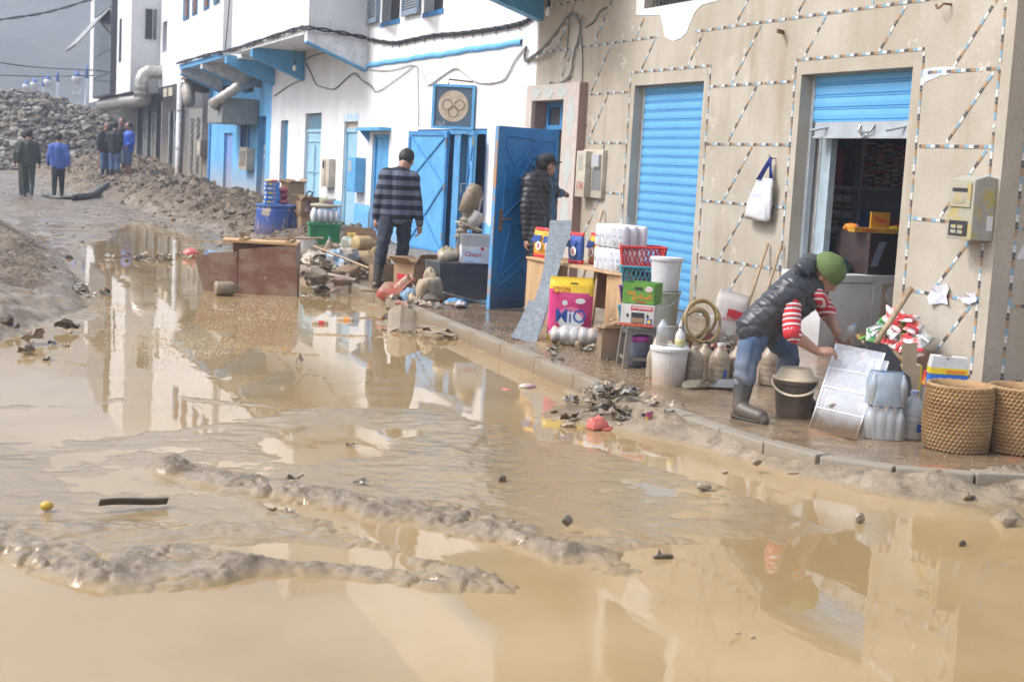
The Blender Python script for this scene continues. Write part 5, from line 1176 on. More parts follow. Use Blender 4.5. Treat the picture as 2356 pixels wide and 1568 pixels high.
# crisp packets heaped against the wall
M_CH = [mat('crisp_green', (.05, .25, .09), .25, (.45, .46, .46), sc=9, lo=.45, hi=.52, coat=.3), mat('crisp_red', (.5, .05, .04), .25, (.55, .55, .55), sc=7, lo=.45, hi=.52, coat=.3), mat('crisp_silver', (.50, .52, .53), .22, (.30, .36, .32), sc=8, lo=.45, hi=.55, metal=.3), mat('crisp_dark', (.12, .08, .03), .25, (.45, .25, .03), sc=8, lo=.5, hi=.56)]
PCH = []
for s in range(5): q = MB(); pouch(q, .125, .175, .055, s + 40, crk=.3); PCH.append([q.mesh('packet', m, smooth=True) for m in M_CH])
band = []
for m in (M_TXG, M_TXR, M_TXW): q = MB(); q.grid(lambda u, v: Vector(((u - .5) * .118, -.036 + .010 * (2 * u - 1) ** 2, .03 + .03 * v)), 7, 2); band.append(q.mesh('print_band', m))
core = at_x(2112, 860, 7.55); core.z = PAVE
t = thing('supply_carton', 'cardboard carton buried under the heap of crisp packets', 'carton', (7.58, 9.85, PAVE), R(90)); carton(t, .56, .26, .20, M_CARDM, closed=True)
r_ = random.Random(3); n = 0
pos = []
for lay, (z, cnt, ext) in enumerate(((.17, 7, .42), (.34, 7, .36), (.42, 6, .28), (.50, 5, .2), (.57, 3, .1))):
    for k in range(cnt):
        y = 9.86 + (k / (cnt - 1) * 2 - 1) * ext + r_.uniform(-.03, .03); x = (7.36 if lay == 0 else 7.5 + .05 * r_.random() - (.06 if lay == 1 else 0)); pos.append((x, y, z, lay, k))
side = ['lowest row', 'second row', 'third row', 'fourth row', 'top row']
cn = ['green and silver', 'red and silver', 'silver', 'dark orange']
ordn = ('first', 'second', 'third', 'fourth', 'fifth', 'sixth', 'seventh')
for k, (x, y, z, lay, kk) in enumerate(pos):
    ci = r_.choice([0, 0, 1, 1, 2, 3] if lay < 3 else [0, 3, 1, 0])
    o = thing('crisp_packet', f'{cn[ci]} crisp packet, {ordn[kk]} from the corner in the {side[lay]} of the heap', 'crisp packet', (x, y, z), toward((x, y), r_.uniform(-50, 50)), 'crisp packets in the heap')
    o.rotation_euler = (R(-60) + r_.uniform(-.4, .5), r_.uniform(-.7, .7), o.rotation_euler.z)
    c = bpy.data.objects.new('packet', PCH[r_.randrange(5)][ci]); COL.objects.link(c); c.parent = o; c.location = (0, 0, -.06)
    c = bpy.data.objects.new('print_band', band[ci % 3]); COL.objects.link(c); c.parent = o; c.location = (0, 0, -.06)
p = gp(2082, 950); t = thing('torn_carton', 'torn tan carton standing beside the crisp packets, one flap open', 'carton', p, toward(p, 25))
mb = MB(); mb.bx(-.07, .07, -.05, .05, .05, .34); mb.build('carton_body', M_CARDP, t); mb = MB(); mb.prism([(-.07, .34), (.03, .34), (.02, .50), (-.09, .48)], (0, -.05, 0), (1, 0, 0), (0, 0, 1), (0, .005, 0)); mb.build('flap', M_CARDP, t, fixn=True); patch(t, (.066, -.051, .2), .012, .28, M_TXY); mb = MB(); mb.bx(-.06, .06, -.04, .04, 0, .05); mb.build('carton_foot', M_CARDM, t)
p = gp(2116, 955); t = thing('cardboard_flap', 'grey triangular cardboard flap beside the big water bottle', 'cardboard', p, toward(p, -10)); mb = MB(); mb.prism([(-.07, 0), (.06, 0), (.07, .12), (-.01, .22), (-.06, .1)], (0, 0, 0), (1, 0, 0), (0, .15, 1), (0, .006, 0)); mb.build('sheet', mat('grey_board', (.36, .33, .29), .8), t, fixn=True)
p = gp(2135, 940); t = thing('snack_bag', 'red and yellow snack bag in front of the crisp heap', 'bag', p, toward(p, 20)); mb = MB(); pouch(mb, .12, .17, .06, 77, crk=.3); o = mb.build('bag_body', mat('snack_red', (.6, .04, .03), .3, (.75, .5, .04), sc=9, lo=.5, hi=.55), t, smooth=True); o.location = (0, 0, .11); mb = MB(); lump(mb, (0, .02, .06), (.09, .06, .07), 8); mb.build('muddy_wrapper', M_MUDDY, t)

# spade with a black blade
A, B = at_d(2014, 792, 9.75), at_d(2096, 664, 10.15)
t = thing('spade', 'spade with a round wooden handle and black blade behind the wire racks', 'spade', gp(2060, 930)); o_ = Vector(t.location)
mb = MB(); mb.tube([A - o_, B - o_], [.021, .019], 10); mb.build('handle', M_WOOD, t, smooth=True)
bl = [at_d(1990, 784, 9.72), at_d(2040, 792, 9.8), at_d(2092, 858, 9.75), at_d(2104, 935, 9.5), at_d(2072, 948, 9.35), at_d(2030, 880, 9.45)]
mb = MB(); mb.add([v - o_ for v in bl], [tuple(range(6))]); mb.build('blade', flat('black_blade', (.035, .037, .04), .45), t, solid=.006)

# fridge racks
M_RACK = mat('white_coated_wire', (.82, .84, .88), .4, (.76, .78, .82), sc=9, mud=(1.0, .10, .03), mudcol=(.20, .135, .08))
def rack(lb, c4, nw=38, rung=(.25, .5, .72), seed=0):
    bl_, br_, tl_, tr_ = c4; t = thing('fridge_rack', lb, 'wire rack', bl_); o = Vector(bl_)
    P = lambda u, v: (bl_.lerp(br_, u)).lerp(tl_.lerp(tr_, u), v) - o
    mb = MB(); mb.tube([P(0, 0), P(1, 0), P(1, 1), P(0, 1), P(0, 0)], .0065, 6, cap=False); mb.build('outer_frame', M_RACK, t)
    for v in rung: mb = MB(); mb.tube([P(0, v), P(1, v)], .005, 5); mb.build('cross_bar', M_RACK, t)
    n_ = (P(1, 0) - P(0, 0)).cross(P(0, 1) - P(0, 0)).normalized() * .004
    wl = [[P((i + .5) / nw, 0), P((i + .5) / nw, 1)] for i in range(nw)]
    for w in wl: mb = MB(); mb.tube([w[0] - n_, w[1] - n_], .0029, 4); mb.build('wire', M_RACK, t)
    return t
dB = depth(gp(1857, 985))
rack('upper white wire fridge rack, muddy at its foot, leaning beside the brown bucket', (gp(1862, 986), gp(1968, 1012), at_d(1924, 791, dB + .32), at_d(2036, 813, dB + .25)))
rack('second wire fridge rack tucked behind the other, offset towards the water bottles', (at_d(1872, 992, dB + .07), at_d(1985, 1020, dB + .0) , at_d(1950, 812, dB + .42), at_d(2044, 832, dB + .36)))
M_RACK2 = M_RACK
t = thing('mud_clot', 'wet brown mud clot stuck across the wire rack', 'mud', at_d(1918, 932, dB + .02)); mb = MB(); lump(mb, (0, 0, 0), (.045, .012, .012), 31); mb.build('clot', M_MUDDY, t, smooth=True)

# brown bucket with its cream lid and handle
p = gp(1823, 958); t = thing('brown_bucket', 'dark brown bucket with upturned cream lid and cream handle on wet pavement', 'bucket', p, toward(p)); bucket(t, .108, .134, .245, M_BUCKB)
mb = MB(); mb.lathe([(.148, .248), (.15, .262), (.128, .268), (.10, .325), (.055, .33), (.05, .318), (.0, .318)], n=32); mb.build('lid', M_CREAMP, t, smooth=True)
mb = MB(); mb.tube([(.145 * math.cos(a), -.12 * math.sin(a) - .03 * (math.sin(a)), .235 - .075 * math.sin(a)) for a in np.linspace(-.1, math.pi + .1, 24)], .010, 8, flat=.7); mb.build('handle', M_CREAMP, t, smooth=True)

# ------------------------------------------------------------------ white bucket, stool, jars, boxes
p = gp(1536, 884); t = thing('white_bucket', 'white plastic bucket spattered with mud, spray bottle standing on its lid', 'bucket', p, toward(p)); bucket(t, .118, .135, .275, M_WPLA)
mb = MB(); mb.lathe([(.146, .262), (.149, .28), (.13, .287), (0, .283)], n=30); mb.build('lid', M_WPLA, t, smooth=True); zt = p.z + .286
q = p + Vector((.045, -.06, .287)); t = thing('spray_bottle', 'translucent squeeze bottle with yellow liquid on the white bucket lid', 'bottle', q); mb = MB(); mb.lathe([(0, 0), (.034, 0), (.038, .01), (.038, .07), (.034, .10), (.015, .125), (.013, .15), (0, .15)], n=16); mb.build('bottle_body', mat('milky_plastic', (.62, .62, .6), .3), t, smooth=True); mb = MB(); mb.lathe([(.0385, .012), (.0392, .05), (.0385, .06)], n=16); mb.build('yellow_liquid', flat('pale_yellow', (.62, .54, .25), .3), t, smooth=True); mb = MB(); mb.lathe([(.017, .14), (.016, .16), (.006, .185), (.004, .2), (0, .2)], n=10); mb.build('nozzle', M_WPLA, t, smooth=True)
for (x, y, r0, h0, m, lb) in ((1497, 868, .04, .25, M_MUDPET, 'ribbed muddy bottle beside the white bucket'), (1522, 800, .045, .2, M_PET, 'clear crumpled water bottle standing on the white bucket lid'), (1508, 850, .04, .3, M_CREAM, 'cream bottle with green cap behind the white bucket')):
    q = gp(x, y) if 'on the white' not in lb else p + Vector((-.05, .04, .285)); t = thing('plastic_bottle', lb, 'bottle', q); bottle(t, r0, h0, m, flat('green_cap', (.03, .2, .08), .5) if 'green' in lb else None, ribs=1)
M_STOOL = mat('grey_plastic', (.17, .17, .17), .45, (.11, .11, .11), sc=6, mud=(.7, .3, .0), mudcol=(.22, .18, .13))
p = gp(1466, 842); SH = .33; t = thing('plastic_stool', 'muddy grey plastic stool carrying the stacked fruit boxes', 'stool', p, toward(p, 12)); SP = p.copy(); SR = toward(p, 12)
mb = MB(); mb.bx(-.125, .125, -.125, .125, SH - .03, SH); mb.build('seat', M_STOOL, t, bevel=.012)
for sx in (-1, 1):
    for sy in (-1, 1):
        mb = MB(); mb.prism([(-.022, -.022), (.022, -.022), (.022, .022), (-.022, .022)], (sx * .128, sy * .128, 0), (1, 0, 0), (0, 1, 0), (-sx * .022, -sy * .022, SH - .03)); mb.build('leg', M_STOOL, t, bevel=.005, fixn=True)
for s, ax in ((-1, 0), (1, 0), (-1, 1), (1, 1)):
    mb = MB(); q = [(-.115, SH - .03), (-.115, SH - .1)] + [(-.1 * math.cos(a), SH - .1 + .045 * math.sin(a)) for a in np.linspace(0, math.pi, 9)] + [(.115, SH - .1), (.115, SH - .03)]
    if ax: mb.prism(q, (s * .118, 0, 0), (0, 1, 0), (0, 0, 1), (.006, 0, 0))
    else: mb.prism(q, (0, s * .118, 0), (1, 0, 0), (0, 0, 1), (0, .006, 0))
    mb.build('apron', M_STOOL, t, fixn=True)
    mb = MB()
    if ax: mb.bx(s * .125 - .006, s * .125 + .006, -.11, .11, .06, .085)
    else: mb.bx(-.11, .11, s * .125 - .006, s * .125 + .006, .06, .085)
    mb.build('stretcher', M_STOOL, t)
t = thing('plastic_jar', 'smoky plastic jar with a magenta lid under the grey stool', 'jar', p + Vector((0, 0, .0)), SR); mb = MB(); mb.lathe([(0, 0), (.075, 0), (.085, .02), (.085, .2), (.08, .215), (0, .215)], n=22); mb.build('jar_body', mat('smoky_plastic', (.12, .13, .17), .2, (.08, .09, .12), sc=5), t, smooth=True); mb = MB(); mb.lathe([(.088, .205), (.088, .245), (.08, .252), (0, .25)], n=22); mb.build('lid', flat('magenta_lid', (.45, .06, .38), .4), t, smooth=True)
# garlic box
t = thing('fruit_box', 'white and blue garlic box printed coopaman on the grey stool', 'box', SP + Vector((0, 0, SH + .002)), SR - R(25)); w, d, h = .27, .24, .175
carton(t, w, d, h, mat('white_board', (.62, .60, .58), .7), flaps=False)
patch(t, (-w / 2 - .001, 0, h / 2), d - .004, h - .004, flat('board_blue', (.06, .17, .42), .6), 'left'); patch(t, (0, -d / 2 - .001, .012), w - .004, .02, M_TXR); patch(t, (-w / 2 - .003, 0, .012), d - .004, .02, M_TXR, 'left')
patch(t, (.035, -d / 2 - .001, h - .03), .175, .032, M_TXR); ftext(t, 'coopaman', (.035, -d / 2 - .0045, h - .03), .155, .022, M_TXW, bold=.02)
patch(t, (.005, -d / 2 - .001, .068), .105, .085, M_DARK, name='hand_opening'); patch(t, (.005, -d / 2 - .0035, .05), .1, .04, M_CARD, name='opening_edge')
for x in (-.078, .085): patch(t, (x, -d / 2 - .001, .085), .018, .03, M_DARK, ell=True, name='vent_hole')
patch(t, (.1, -d / 2 - .0015, .045), .045, .045, M_TXB); patch(t, (.1, -d / 2 - .004, .045), .03, .03, M_TXY, ell=True)
patch(t, (-w / 2 - .003, 0, h - .045), .11, .04, M_TXR, 'left'); ftext(t, 'coopaman', (-w / 2 - .0065, 0, h - .045), .1, .022, M_TXW, 'left'); 
for k in (-.03, 0, .03): patch(t, (-w / 2 - .003, k, .055), .028, .035, M_TXW, 'left', ell=True, name='garlic_print')
ftext(t, 'AJO ESPAÑOL  AJO ESPAÑOL', (0, -d / 2 - .0045, .012), .24, .011, M_TXY)
# green box on top
t = thing('fruit_box', 'bright green printed snack box with a hand hole on top of garlic box', 'box', SP + Vector((.01, .01, SH + .18)), SR - R(28)); w, d, h = .26, .24, .165
MG = mat('board_green', (.13, .30, .04), .6, (.09, .24, .03), sc=14); carton(t, w, d, h, MG, flaps=False)
patch(t, (0, -d / 2 - .001, h - .045), .065, .022, M_DARK, name='hand_hole'); patch(t, (.085, -d / 2 - .001, h - .045), .06, .045, M_TXW, ell=True, name='logo_oval'); ftext(t, 'Chips', (.085, -d / 2 - .0045, h - .04), .05, .02, M_TXR, shear=.3); ftext(t, "D'OR", (.085, -d / 2 - .0045, h - .06), .045, .015, M_TXR)
ftext(t, '3eti', (-.055, -d / 2 - .0035, .085), .065, .035, M_TXO, bold=.02); ftext(t, '\ufed5\u0640\ufefc\ufea8\ufee4\ufedf\ufe8d', (.03, -d / 2 - .0035, .055), .16, .05, M_TXO, bold=.02); ftext(t, 'Lmhark', (.03, -d / 2 - .0035, .018), .09, .022, M_TXR, bold=.02)
patch(t, (-w / 2 - .001, -.07, h / 2 + .02), .07, .09, M_TXW, 'left'); ftext(t, 'Chips', (-w / 2 - .0045, -.07, h / 2 + .03), .055, .03, M_TXR, 'left')
patch(t, (-w / 2 - .001, .015, h / 2), .07, .08, M_TXY, 'left', name='print_field'); patch(t, (-w / 2 - .001, .085, .06), .05, .08, flat('print_brown', (.4, .18, .06), .5), 'left', ell=True); patch(t, (-w / 2 - .001, .05, .02), .03, .025, M_TXW, 'left', ell=True)

# crates and tubs behind the boxes
def crate(lb, p, rz, m, w=.32, d=.26, h=.17, top=1.12, lattice=True):
    t = thing('plastic_basket', lb, 'basket', p, rz); k = top
    mb = MB(); mb.bx(-w / 2, w / 2, -d / 2, d / 2, 0, .008); mb.build('floor', m, t)
    def wall_(a, b, n, nm):              # pierced side as bars
        a, b = Vector(a), Vector(b); mb = MB()
        for z, r in ((.006, .008), (h, .012)):
            s = 1 + (k - 1) * z / h; mb.tube([Vector((a.x * s, a.y * s, z)), Vector((b.x * s, b.y * s, z))], r, 5)
        for i in range(n + 1):
            for sl in (-1, 1):
                f = i / n; g_ = min(1, max(0, f + sl * 1.5 / n)); p0, p1 = a.lerp(b, f), a.lerp(b, g_); mb.tube([Vector((p0.x, p0.y, .008)), Vector((p1.x * k, p1.y * k, h))], .0055, 4)
        mb.build(nm, m, t)
    x, y = w / 2, d / 2
    wall_((-x, -y, 0), (x, -y, 0), 9, 'side'); wall_((x, -y, 0), (x, y, 0), 7, 'side'); wall_((x, y, 0), (-x, y, 0), 9, 'side'); wall_((-x, y, 0), (-x, -y, 0), 7, 'side')
    return t
cp = at_d(1472, 640, 12.9); cz = PAVE; rzc = toward(cp, 10)
lbs = ('purple plastic basket at the bottom of the basket stack by the shutter', 'teal plastic basket second from the bottom of the basket stack', 'purple plastic basket in the middle of the basket stack', 'teal plastic basket full of packets under the red basket', 'red pierced plastic basket on top of the basket stack by the blue shutter')
for i, (lb, m) in enumerate(zip(lbs, (M_PURP, M_TEAL, M_PURP, M_TEAL, M_RED))): crate(lb, Vector((cp.x, cp.y, PAVE + i * .178)), rzc, m, w=.34 if i < 4 else .36)
for k in range(5):
    q = Vector((cp.x - .08 + .04 * k, cp.y - .05 + .02 * (k % 2), PAVE + 3 * .178 + .09)); t = thing('snack_packet', f'{["red", "silver", "brown", "purple", "gold"][k]} snack packet lying in the teal basket', 'packet', q, k * .9); mb = MB(); pouch(mb, .09, .12, .04, 90 + k, crk=.3); o = mb.build('packet', (M_CH[1], M_CH[2], M_CH[3], flat('packet_purple', (.2, .05, .25), .3), flat('packet_gold', (.5, .3, .05), .3))[k], t, smooth=True); o.rotation_euler = (R(-75), 0, 0)
tp = at_d(1528, 690, 12.3)
for i, (lb, m, h, r0) in enumerate((('white pail at the bottom of the tub stack by the shutter', M_WPLA, .26, .12), ('grey pail full of olives under the clear tub', mat('olive_pail', (.36, .37, .32), .35, (.28, .29, .22), sc=10), .28, .118), ('translucent white tub with lid on top of the pails by the shutter', mat('frosted_tub', (.60, .62, .64), .3, (.55, .54, .55), sc=4, mud=(.25, .05, 0)), .28, .115))):
    t = thing('plastic_tub', lb, 'tub', Vector((tp.x, tp.y, PAVE + (0, .265, .55)[i])), 0); bucket(t, r0, r0 + .018, h, m)
    if i == 2: mb = MB(); mb.lathe([(r0 + .022, h - .03), (r0 + .026, h + .004), (0, h + .002)], n=28); mb.build('lid', M_WPLA, t)
    if i == 1: mb = MB(); mb.tube([((r0 + .03) * math.cos(a), (r0 + .03) * math.sin(a), h - .03 - .12 * abs(math.sin(a - 2.2))) for a in np.linspace(2.2, 2.2 + math.pi, 16)], .005, 5); mb.build('wire_handle', M_STEEL, t)

# yellow hose coil on a heap of goods
hp = gp(1602, 838); hp2 = Vector((hp.x + .25, hp.y + .45, PAVE)); t = thing('garden_hose', 'muddy yellow hose coiled in upright loops beside the white bucket', 'hose', hp2); pts = []
for k in np.linspace(0, 4.2 * 2 * math.pi, 130):
    i = k / (2 * math.pi); rr_ = .165 + .04 * math.sin(1.7 * i); c = Vector((.03 * math.sin(2.1 * i), -.05 + .035 * i, .30 + .03 * math.cos(1.3 * i)))
    pts.append(c + Vector((rr_ * math.cos(k) * .95, .22 * rr_ * math.sin(k + i), rr_ * math.sin(k) * .9)))
mb = MB(); mb.tube(pts, .0145, 8); mb.build('hose', mat('yellow_hose', (.46, .34, .13), .4, (.30, .21, .10), sc=9), t, smooth=True)
for k in range(9):
    q = hp2 + Vector((rnd.uniform(-.28, .3), rnd.uniform(-.05, .25), rnd.uniform(0, .06))); t = thing('muddy_wrapper', ('dark red', 'silver', 'brown', 'orange', 'black', 'grey', 'maroon', 'green', 'tan')[k] + ' muddy wrapper in the heap under the yellow hose', 'wrapper', q, k); mb = MB(); lump(mb, (0, 0, .05), (.1, .07, .08), 60 + k, .5); mb.build('crumpled_film', (flat('w_red', (.25, .03, .03), .35), M_CH[2], M_MUDDY, M_TXO, M_BLACK, M_MUDP, flat('w_maroon', (.2, .04, .05), .4), M_CH[0], M_CARDM)[k], t)
# sugar sack
p = gp(1672, 815) + Vector((.22, .5, 0)); t = thing('flour_sack', 'half-empty white and red flour sack slumped against the beige wall', 'sack', p, toward(p, 10)); mb = MB(); pouch(mb, .30, .52, .16, 12, 22, 18, .3, base=.8); o = mb.build('sack_body', mat('white_woven_sack', (.68, .64, .62), .6, (.58, .52, .48), sc=5, bump=.25, bsc=30, mud=(.85, .14, .02), mudcol=(.36, .24, .16)), t, smooth=True); o.rotation_euler = (0, R(12), 0)
o = patch(t, (.05, -.086, .33), .2, .07, M_TXR); o.rotation_euler = (0, R(14), 0); ftext(t, 'FARINE', (.045, -.088, .27), .16, .04, M_TXR); patch(t, (.06, -.087, .15), .07, .07, flat('print_pale_green', (.5, .55, .5), .5), ell=True)

# muddy five-litre bottles
for (x, y, s, lb, rz) in ((1592, 884, 1.0, 'muddy five-litre bottle touching the white bucket', .2), (1618, 872, .95, 'muddy five-litre bottle with a blue and white label behind the others', .7), (1652, 884, 1.04, 'muddy five-litre bottle in the middle of the row', .4), (1692, 882, .98, 'wrinkled muddy bottle tied in film next to the man\'s legs', 1.2), (1768, 884, 1.05, 'muddy five-litre bottle with a bright blue cap behind the man\'s boots', .9)):
    p = gp(x, y); t = thing('large_bottle', lb, 'bottle', p, rz, 'muddy five-litre bottles'); bottle(t, .078 * s, .30 * s, M_MUDPET, M_CAPB if 'cap' in lb else (flat('white_cap', (.6, .6, .62), .4) if 'middle' in lb else None), 18, .3, 1); patch(t, (-.03, -.076 * s, .09), .035, .06, M_TXB if 'label' in lb or 'middle' in lb else M_MUDP, name='label')
p = gp(1650, 893); t = thing('metal_scoop', 'grey sheet metal scoop lying in front of the muddy bottles', 'scoop', p, R(-28)); mb = MB(); mb.prism([(-.13, -.06), (.14, -.10), (.16, .08), (-.1, .08)], (0, 0, .02), (1, 0, .05), (0, 1, 0), (0, 0, .004)); mb.build('plate', M_STEEL, t, fixn=True); mb = MB(); mb.prism([(-.02, 0), (.14, 0), (.16, .07), (.0, .05)], (0, -.06, .02), (1, 0, 0), (0, .3, 1), (0, .004, 0)); mb.build('raised_side', M_STEEL, t, fixn=True); mb = MB(); mb.tube([(-.1, 0, .02), (-.3, .02, .025)], .014, 6); mb.build('handle', M_MUDDY, t)
p = gp(1598, 893); t = thing('muddy_rag', 'muddy greenish rag lying in front of the bottles', 'rag', p); mb = MB(); lump(mb, (0, 0, .02), (.11, .06, .045), 17, .5); mb.build('cloth', mat('muddy_green_cloth', (.14, .13, .09), .7, (.2, .15, .1), sc=8), t)
# sticks leaning on the walls
for (x0, y0, xb, yb, lb) in ((1767, 560, 1728, 800, 'thin wooden broom handle leaning on beige wall behind the man'), (1799, 560, 1778, 800, 'second wooden broom handle leaning close to shop doorway'), (1388, 483, 1395, 730, 'wooden stick leaning on the beige wall behind the white packs')):
    a, b = at_x(x0, y0, WALL - .03), None; b = Vector((WALL - .35, a.y - .1, PAVE)); t = thing('broom_handle', lb, 'broom handle', b); mb = MB(); mb.tube([(0, 0, 0), a - b], .015, 8); mb.build('handle', M_WOOD, t, smooth=True)
# ------------------------------------------------------------------ desk with goods, metal sheet, detergent
DL_, DR_ = at_d(1210, 590, 14.5), at_d(1428, 629, 12.75); DL_.z = DR_.z = .757
dv = (DR_ - DL_); dlen = dv.length; drz = math.atan2(dv.y, dv.x)
desk = thing('wooden_desk', 'pale plywood desk with rounded top edge carrying white packs and detergent pouches', 'desk', (DL_.x, DL_.y, PAVE), drz); hD = .757 - PAVE
mb = MB(); q = [(0, 0), (dlen * .5, -.03), (dlen * .9, -.02), (dlen, .02), (dlen, .5), (0, .5)]; mb.prism(q, (0, 0, hD - .02), (1, 0, 0), (0, 1, 0), (0, 0, .022)); mb.build('desk_top', M_PLY, desk, fixn=True, bevel=.004)
mb = MB(); mb.bx(.0, .62, .02, .04, 0, hD - .021); mb.build('front_panel', M_PLY, desk)
mb = MB(); mb.bx(dlen - .3, dlen - .01, .03, .05, 0, hD - .021); mb.build('front_panel', M_PLY, desk)
mb = MB(); mb.bx(dlen - .02, dlen, .051, .48, 0, hD - .021); mb.build('end_panel', M_PLY, desk)
mb = MB(); mb.bx(0, .02, .041, .48, 0, hD - .021); mb.build('end_panel', M_PLY, desk); mb = MB(); mb.bx(.62, dlen - .3, .46, .48, .2, hD - .021); mb.build('back_panel', mat('dark_plywood', (.20, .09, .05), .6), desk)
def desk_pt(u, v=0.15): return Vector((DL_.x, DL_.y, .76)) + Vector((math.cos(drz), math.sin(drz), 0)) * u + Vector((-math.sin(drz), math.cos(drz), 0)) * v
M_ARY = mat('pouch_yellow', (.72, .42, .03), .3, (.65, .30, .02), sc=6); M_ARR = flat('pouch_red', (.55, .03, .03), .3); M_ARB = flat('pouch_blue', (.04, .10, .35), .35)
for (u, v, lb, m, rz) in ((.10, .12, 'yellow and red detergent pouch at the far end of the desk', M_ARY, .25), (.36, .10, 'second yellow and red detergent pouch beside the metal sheet', M_ARY, -.1), (.86, .12, 'dark blue and yellow detergent pouch between sheet and white packs', M_ARB, .2), (.92, .3, 'red topped detergent pouch half hidden behind the white packs', M_ARY, 0)):
    t = thing('detergent_pouch', lb, 'pouch', desk_pt(u, v), drz + rz, 'detergent pouches'); mb = MB(); pouch(mb, .205, .30, .09, int(u * 90), 20, 16, .16, base=.75); mb.build('pouch_body', m, t, smooth=True)
    mb = MB(); pouch(mb, .208, .055, .05, int(u * 70), 18, 5, .1, base=.5, flatend=.0); o = mb.build('top_seal', M_ARR, t, smooth=True); o.location = (0, 0, .25)
    mb = MB(); pouch(mb, .214, .05, .085, 3, 18, 5, .1, base=.9, flatend=.0); mb.build('red_base', M_ARR, t, smooth=True)
    patch(t, (-.02, -.055, .19), .13, .07, M_ARB, slant=.02); patch(t, (.02, -.058, .12), .09, .09, M_TXW, ell=True); ftext(t, 'A', (.02, -.0615, .12), .05, .06, M_TXR, bold=.03)
# stacked white packs
M_PAPW = mat('white_paper_pack', (.70, .71, .76), .5, (.62, .63, .70), sc=7)
def sugar(lb, p, rz, nx=5, ny=3, lying=False):
    t = thing('sugar_pack', lb, 'sugar pack', p, rz, 'wrapped sugar packs'); d = .098; hh = .205
    qm = MB(); qm.lathe([(0, 0), (d * .44, 0), (d * .5, .012), (d * .5, hh - .02), (d * .36, hh), (0, hh)], n=12); me = qm.mesh('sugar_bag', M_PAPW, smooth=True)
    for i in range(nx):
        for j in range(ny):
            o = bpy.data.objects.new('sugar_bag', me); COL.objects.link(o); o.parent = t; o.location = ((i - (nx - 1) / 2) * d, (j - (ny - 1) / 2) * d, 0); o.rotation_euler = (0, 0, i)
    y0 = -(ny / 2) * d - .002
    for i in range(nx):
        x = (i - (nx - 1) / 2) * d
        if i >= 3:
            patch(t, (x + .012, y0, .045), .042, .05, flat('bowl_print', (.45, .42, .4), .5) if 'bowl_print' not in bpy.data.materials else bpy.data.materials['bowl_print'], name='bowl_print', ell=True); patch(t, (x + .012, y0, .105), .024, .024, flat('diamond_blue', (.2, .45, .7), .4) if 'diamond_blue' not in bpy.data.materials else bpy.data.materials['diamond_blue'], name='diamond_print', ell=True)
            ftext(t, '\ufea9\ufe8e\ufee0\ufeed\ufe91', (x + .012, y0 - .003, .165), .05, .028, M_TXK); ftext(t, 'El Bellar', (x + .012, y0 - .003, .135), .045, .012, M_TXB)
        else: patch(t, (x + .005, y0, .1), .02, .03, flat('faint_print', (.5, .53, .62), .5) if 'faint_print' not in bpy.data.materials else bpy.data.materials['faint_print'], name='faint_print')
    mb = MB(); w, dd = nx * d / 2 + .006, ny * d / 2 + .006; f = folds(int(p[2] * 100), .05)
    def fn(u, v):
        a = 2 * math.pi * u; x, y = math.copysign(abs(math.cos(a)) ** .3, math.cos(a)), math.copysign(abs(math.sin(a)) ** .3, math.sin(a)); k = f(Vector((x, y, v))); s = 1 - .08 * max(0, v - .85) / .15
        return Vector((w * x * s * k, dd * y * s * k, .004 + (hh + .003) * v))
    mb.grid(fn, 36, 10, closed=True); mb.build('shrink_film', M_FILM, t, smooth=True); return t
pk = desk_pt(dlen - .34, .17); sugar('lower shrink-wrapped tray of white sugar bags on the wooden desk', pk, drz + .02); sugar('upper shrink-wrapped tray of white sugar bags on top of another', pk + Vector((.005, 0, .215)), drz + .05)
t = thing('plastic_film', 'loose scrap of clear film standing on the white sugar packs', 'plastic film', pk + Vector((.0, .0, .425))); mb = MB(); mb.grid(lambda u, v: Vector(((u - .5) * .12 * (1 - .6 * v) + .02 * math.sin(5 * v), .02 * math.sin(9 * u + 3 * v), .15 * v)), 8, 8); mb.build('film', M_FILM, t, smooth=True)
# grey metal sheet propped on the desk
sp = [(845, 195), (1055, 200), (1040, 330), (960, 560), (900, 800), (860, 960), (800, 1150), (755, 1270), (705, 1390), (470, 1320), (560, 1150), (640, 965), (690, 970), (740, 830), (790, 620), (800, 470), (825, 350)]
def s_ov(p): return ((1850 + p[0] / 2.412) / 1.7385, (800 + p[1] / 2.412) / 1.7385)
sp = [s_ov(p) for p in sp]; b0 = gp(1215, 785); d0 = depth(b0)
V = [at_d(x, y, d0 + (785 - y) / (785 - 508) * 1.25) for x, y in sp]
t = thing('metal_sheet', 'scratched grey sheet metal strip leaning from the pavement against the desk', 'metal sheet', b0); mb = MB(); mb.add([v - b0 for v in V], [tuple(range(len(V)))]); mb.build('sheet', mat('scratched_sheet', (.19, .215, .23), .4, (.28, .31, .33), sc=5, stretch=(5, 5, .7), metal=.3, worn=((.55, .56, .56), .66, 9)), t, solid=.005)
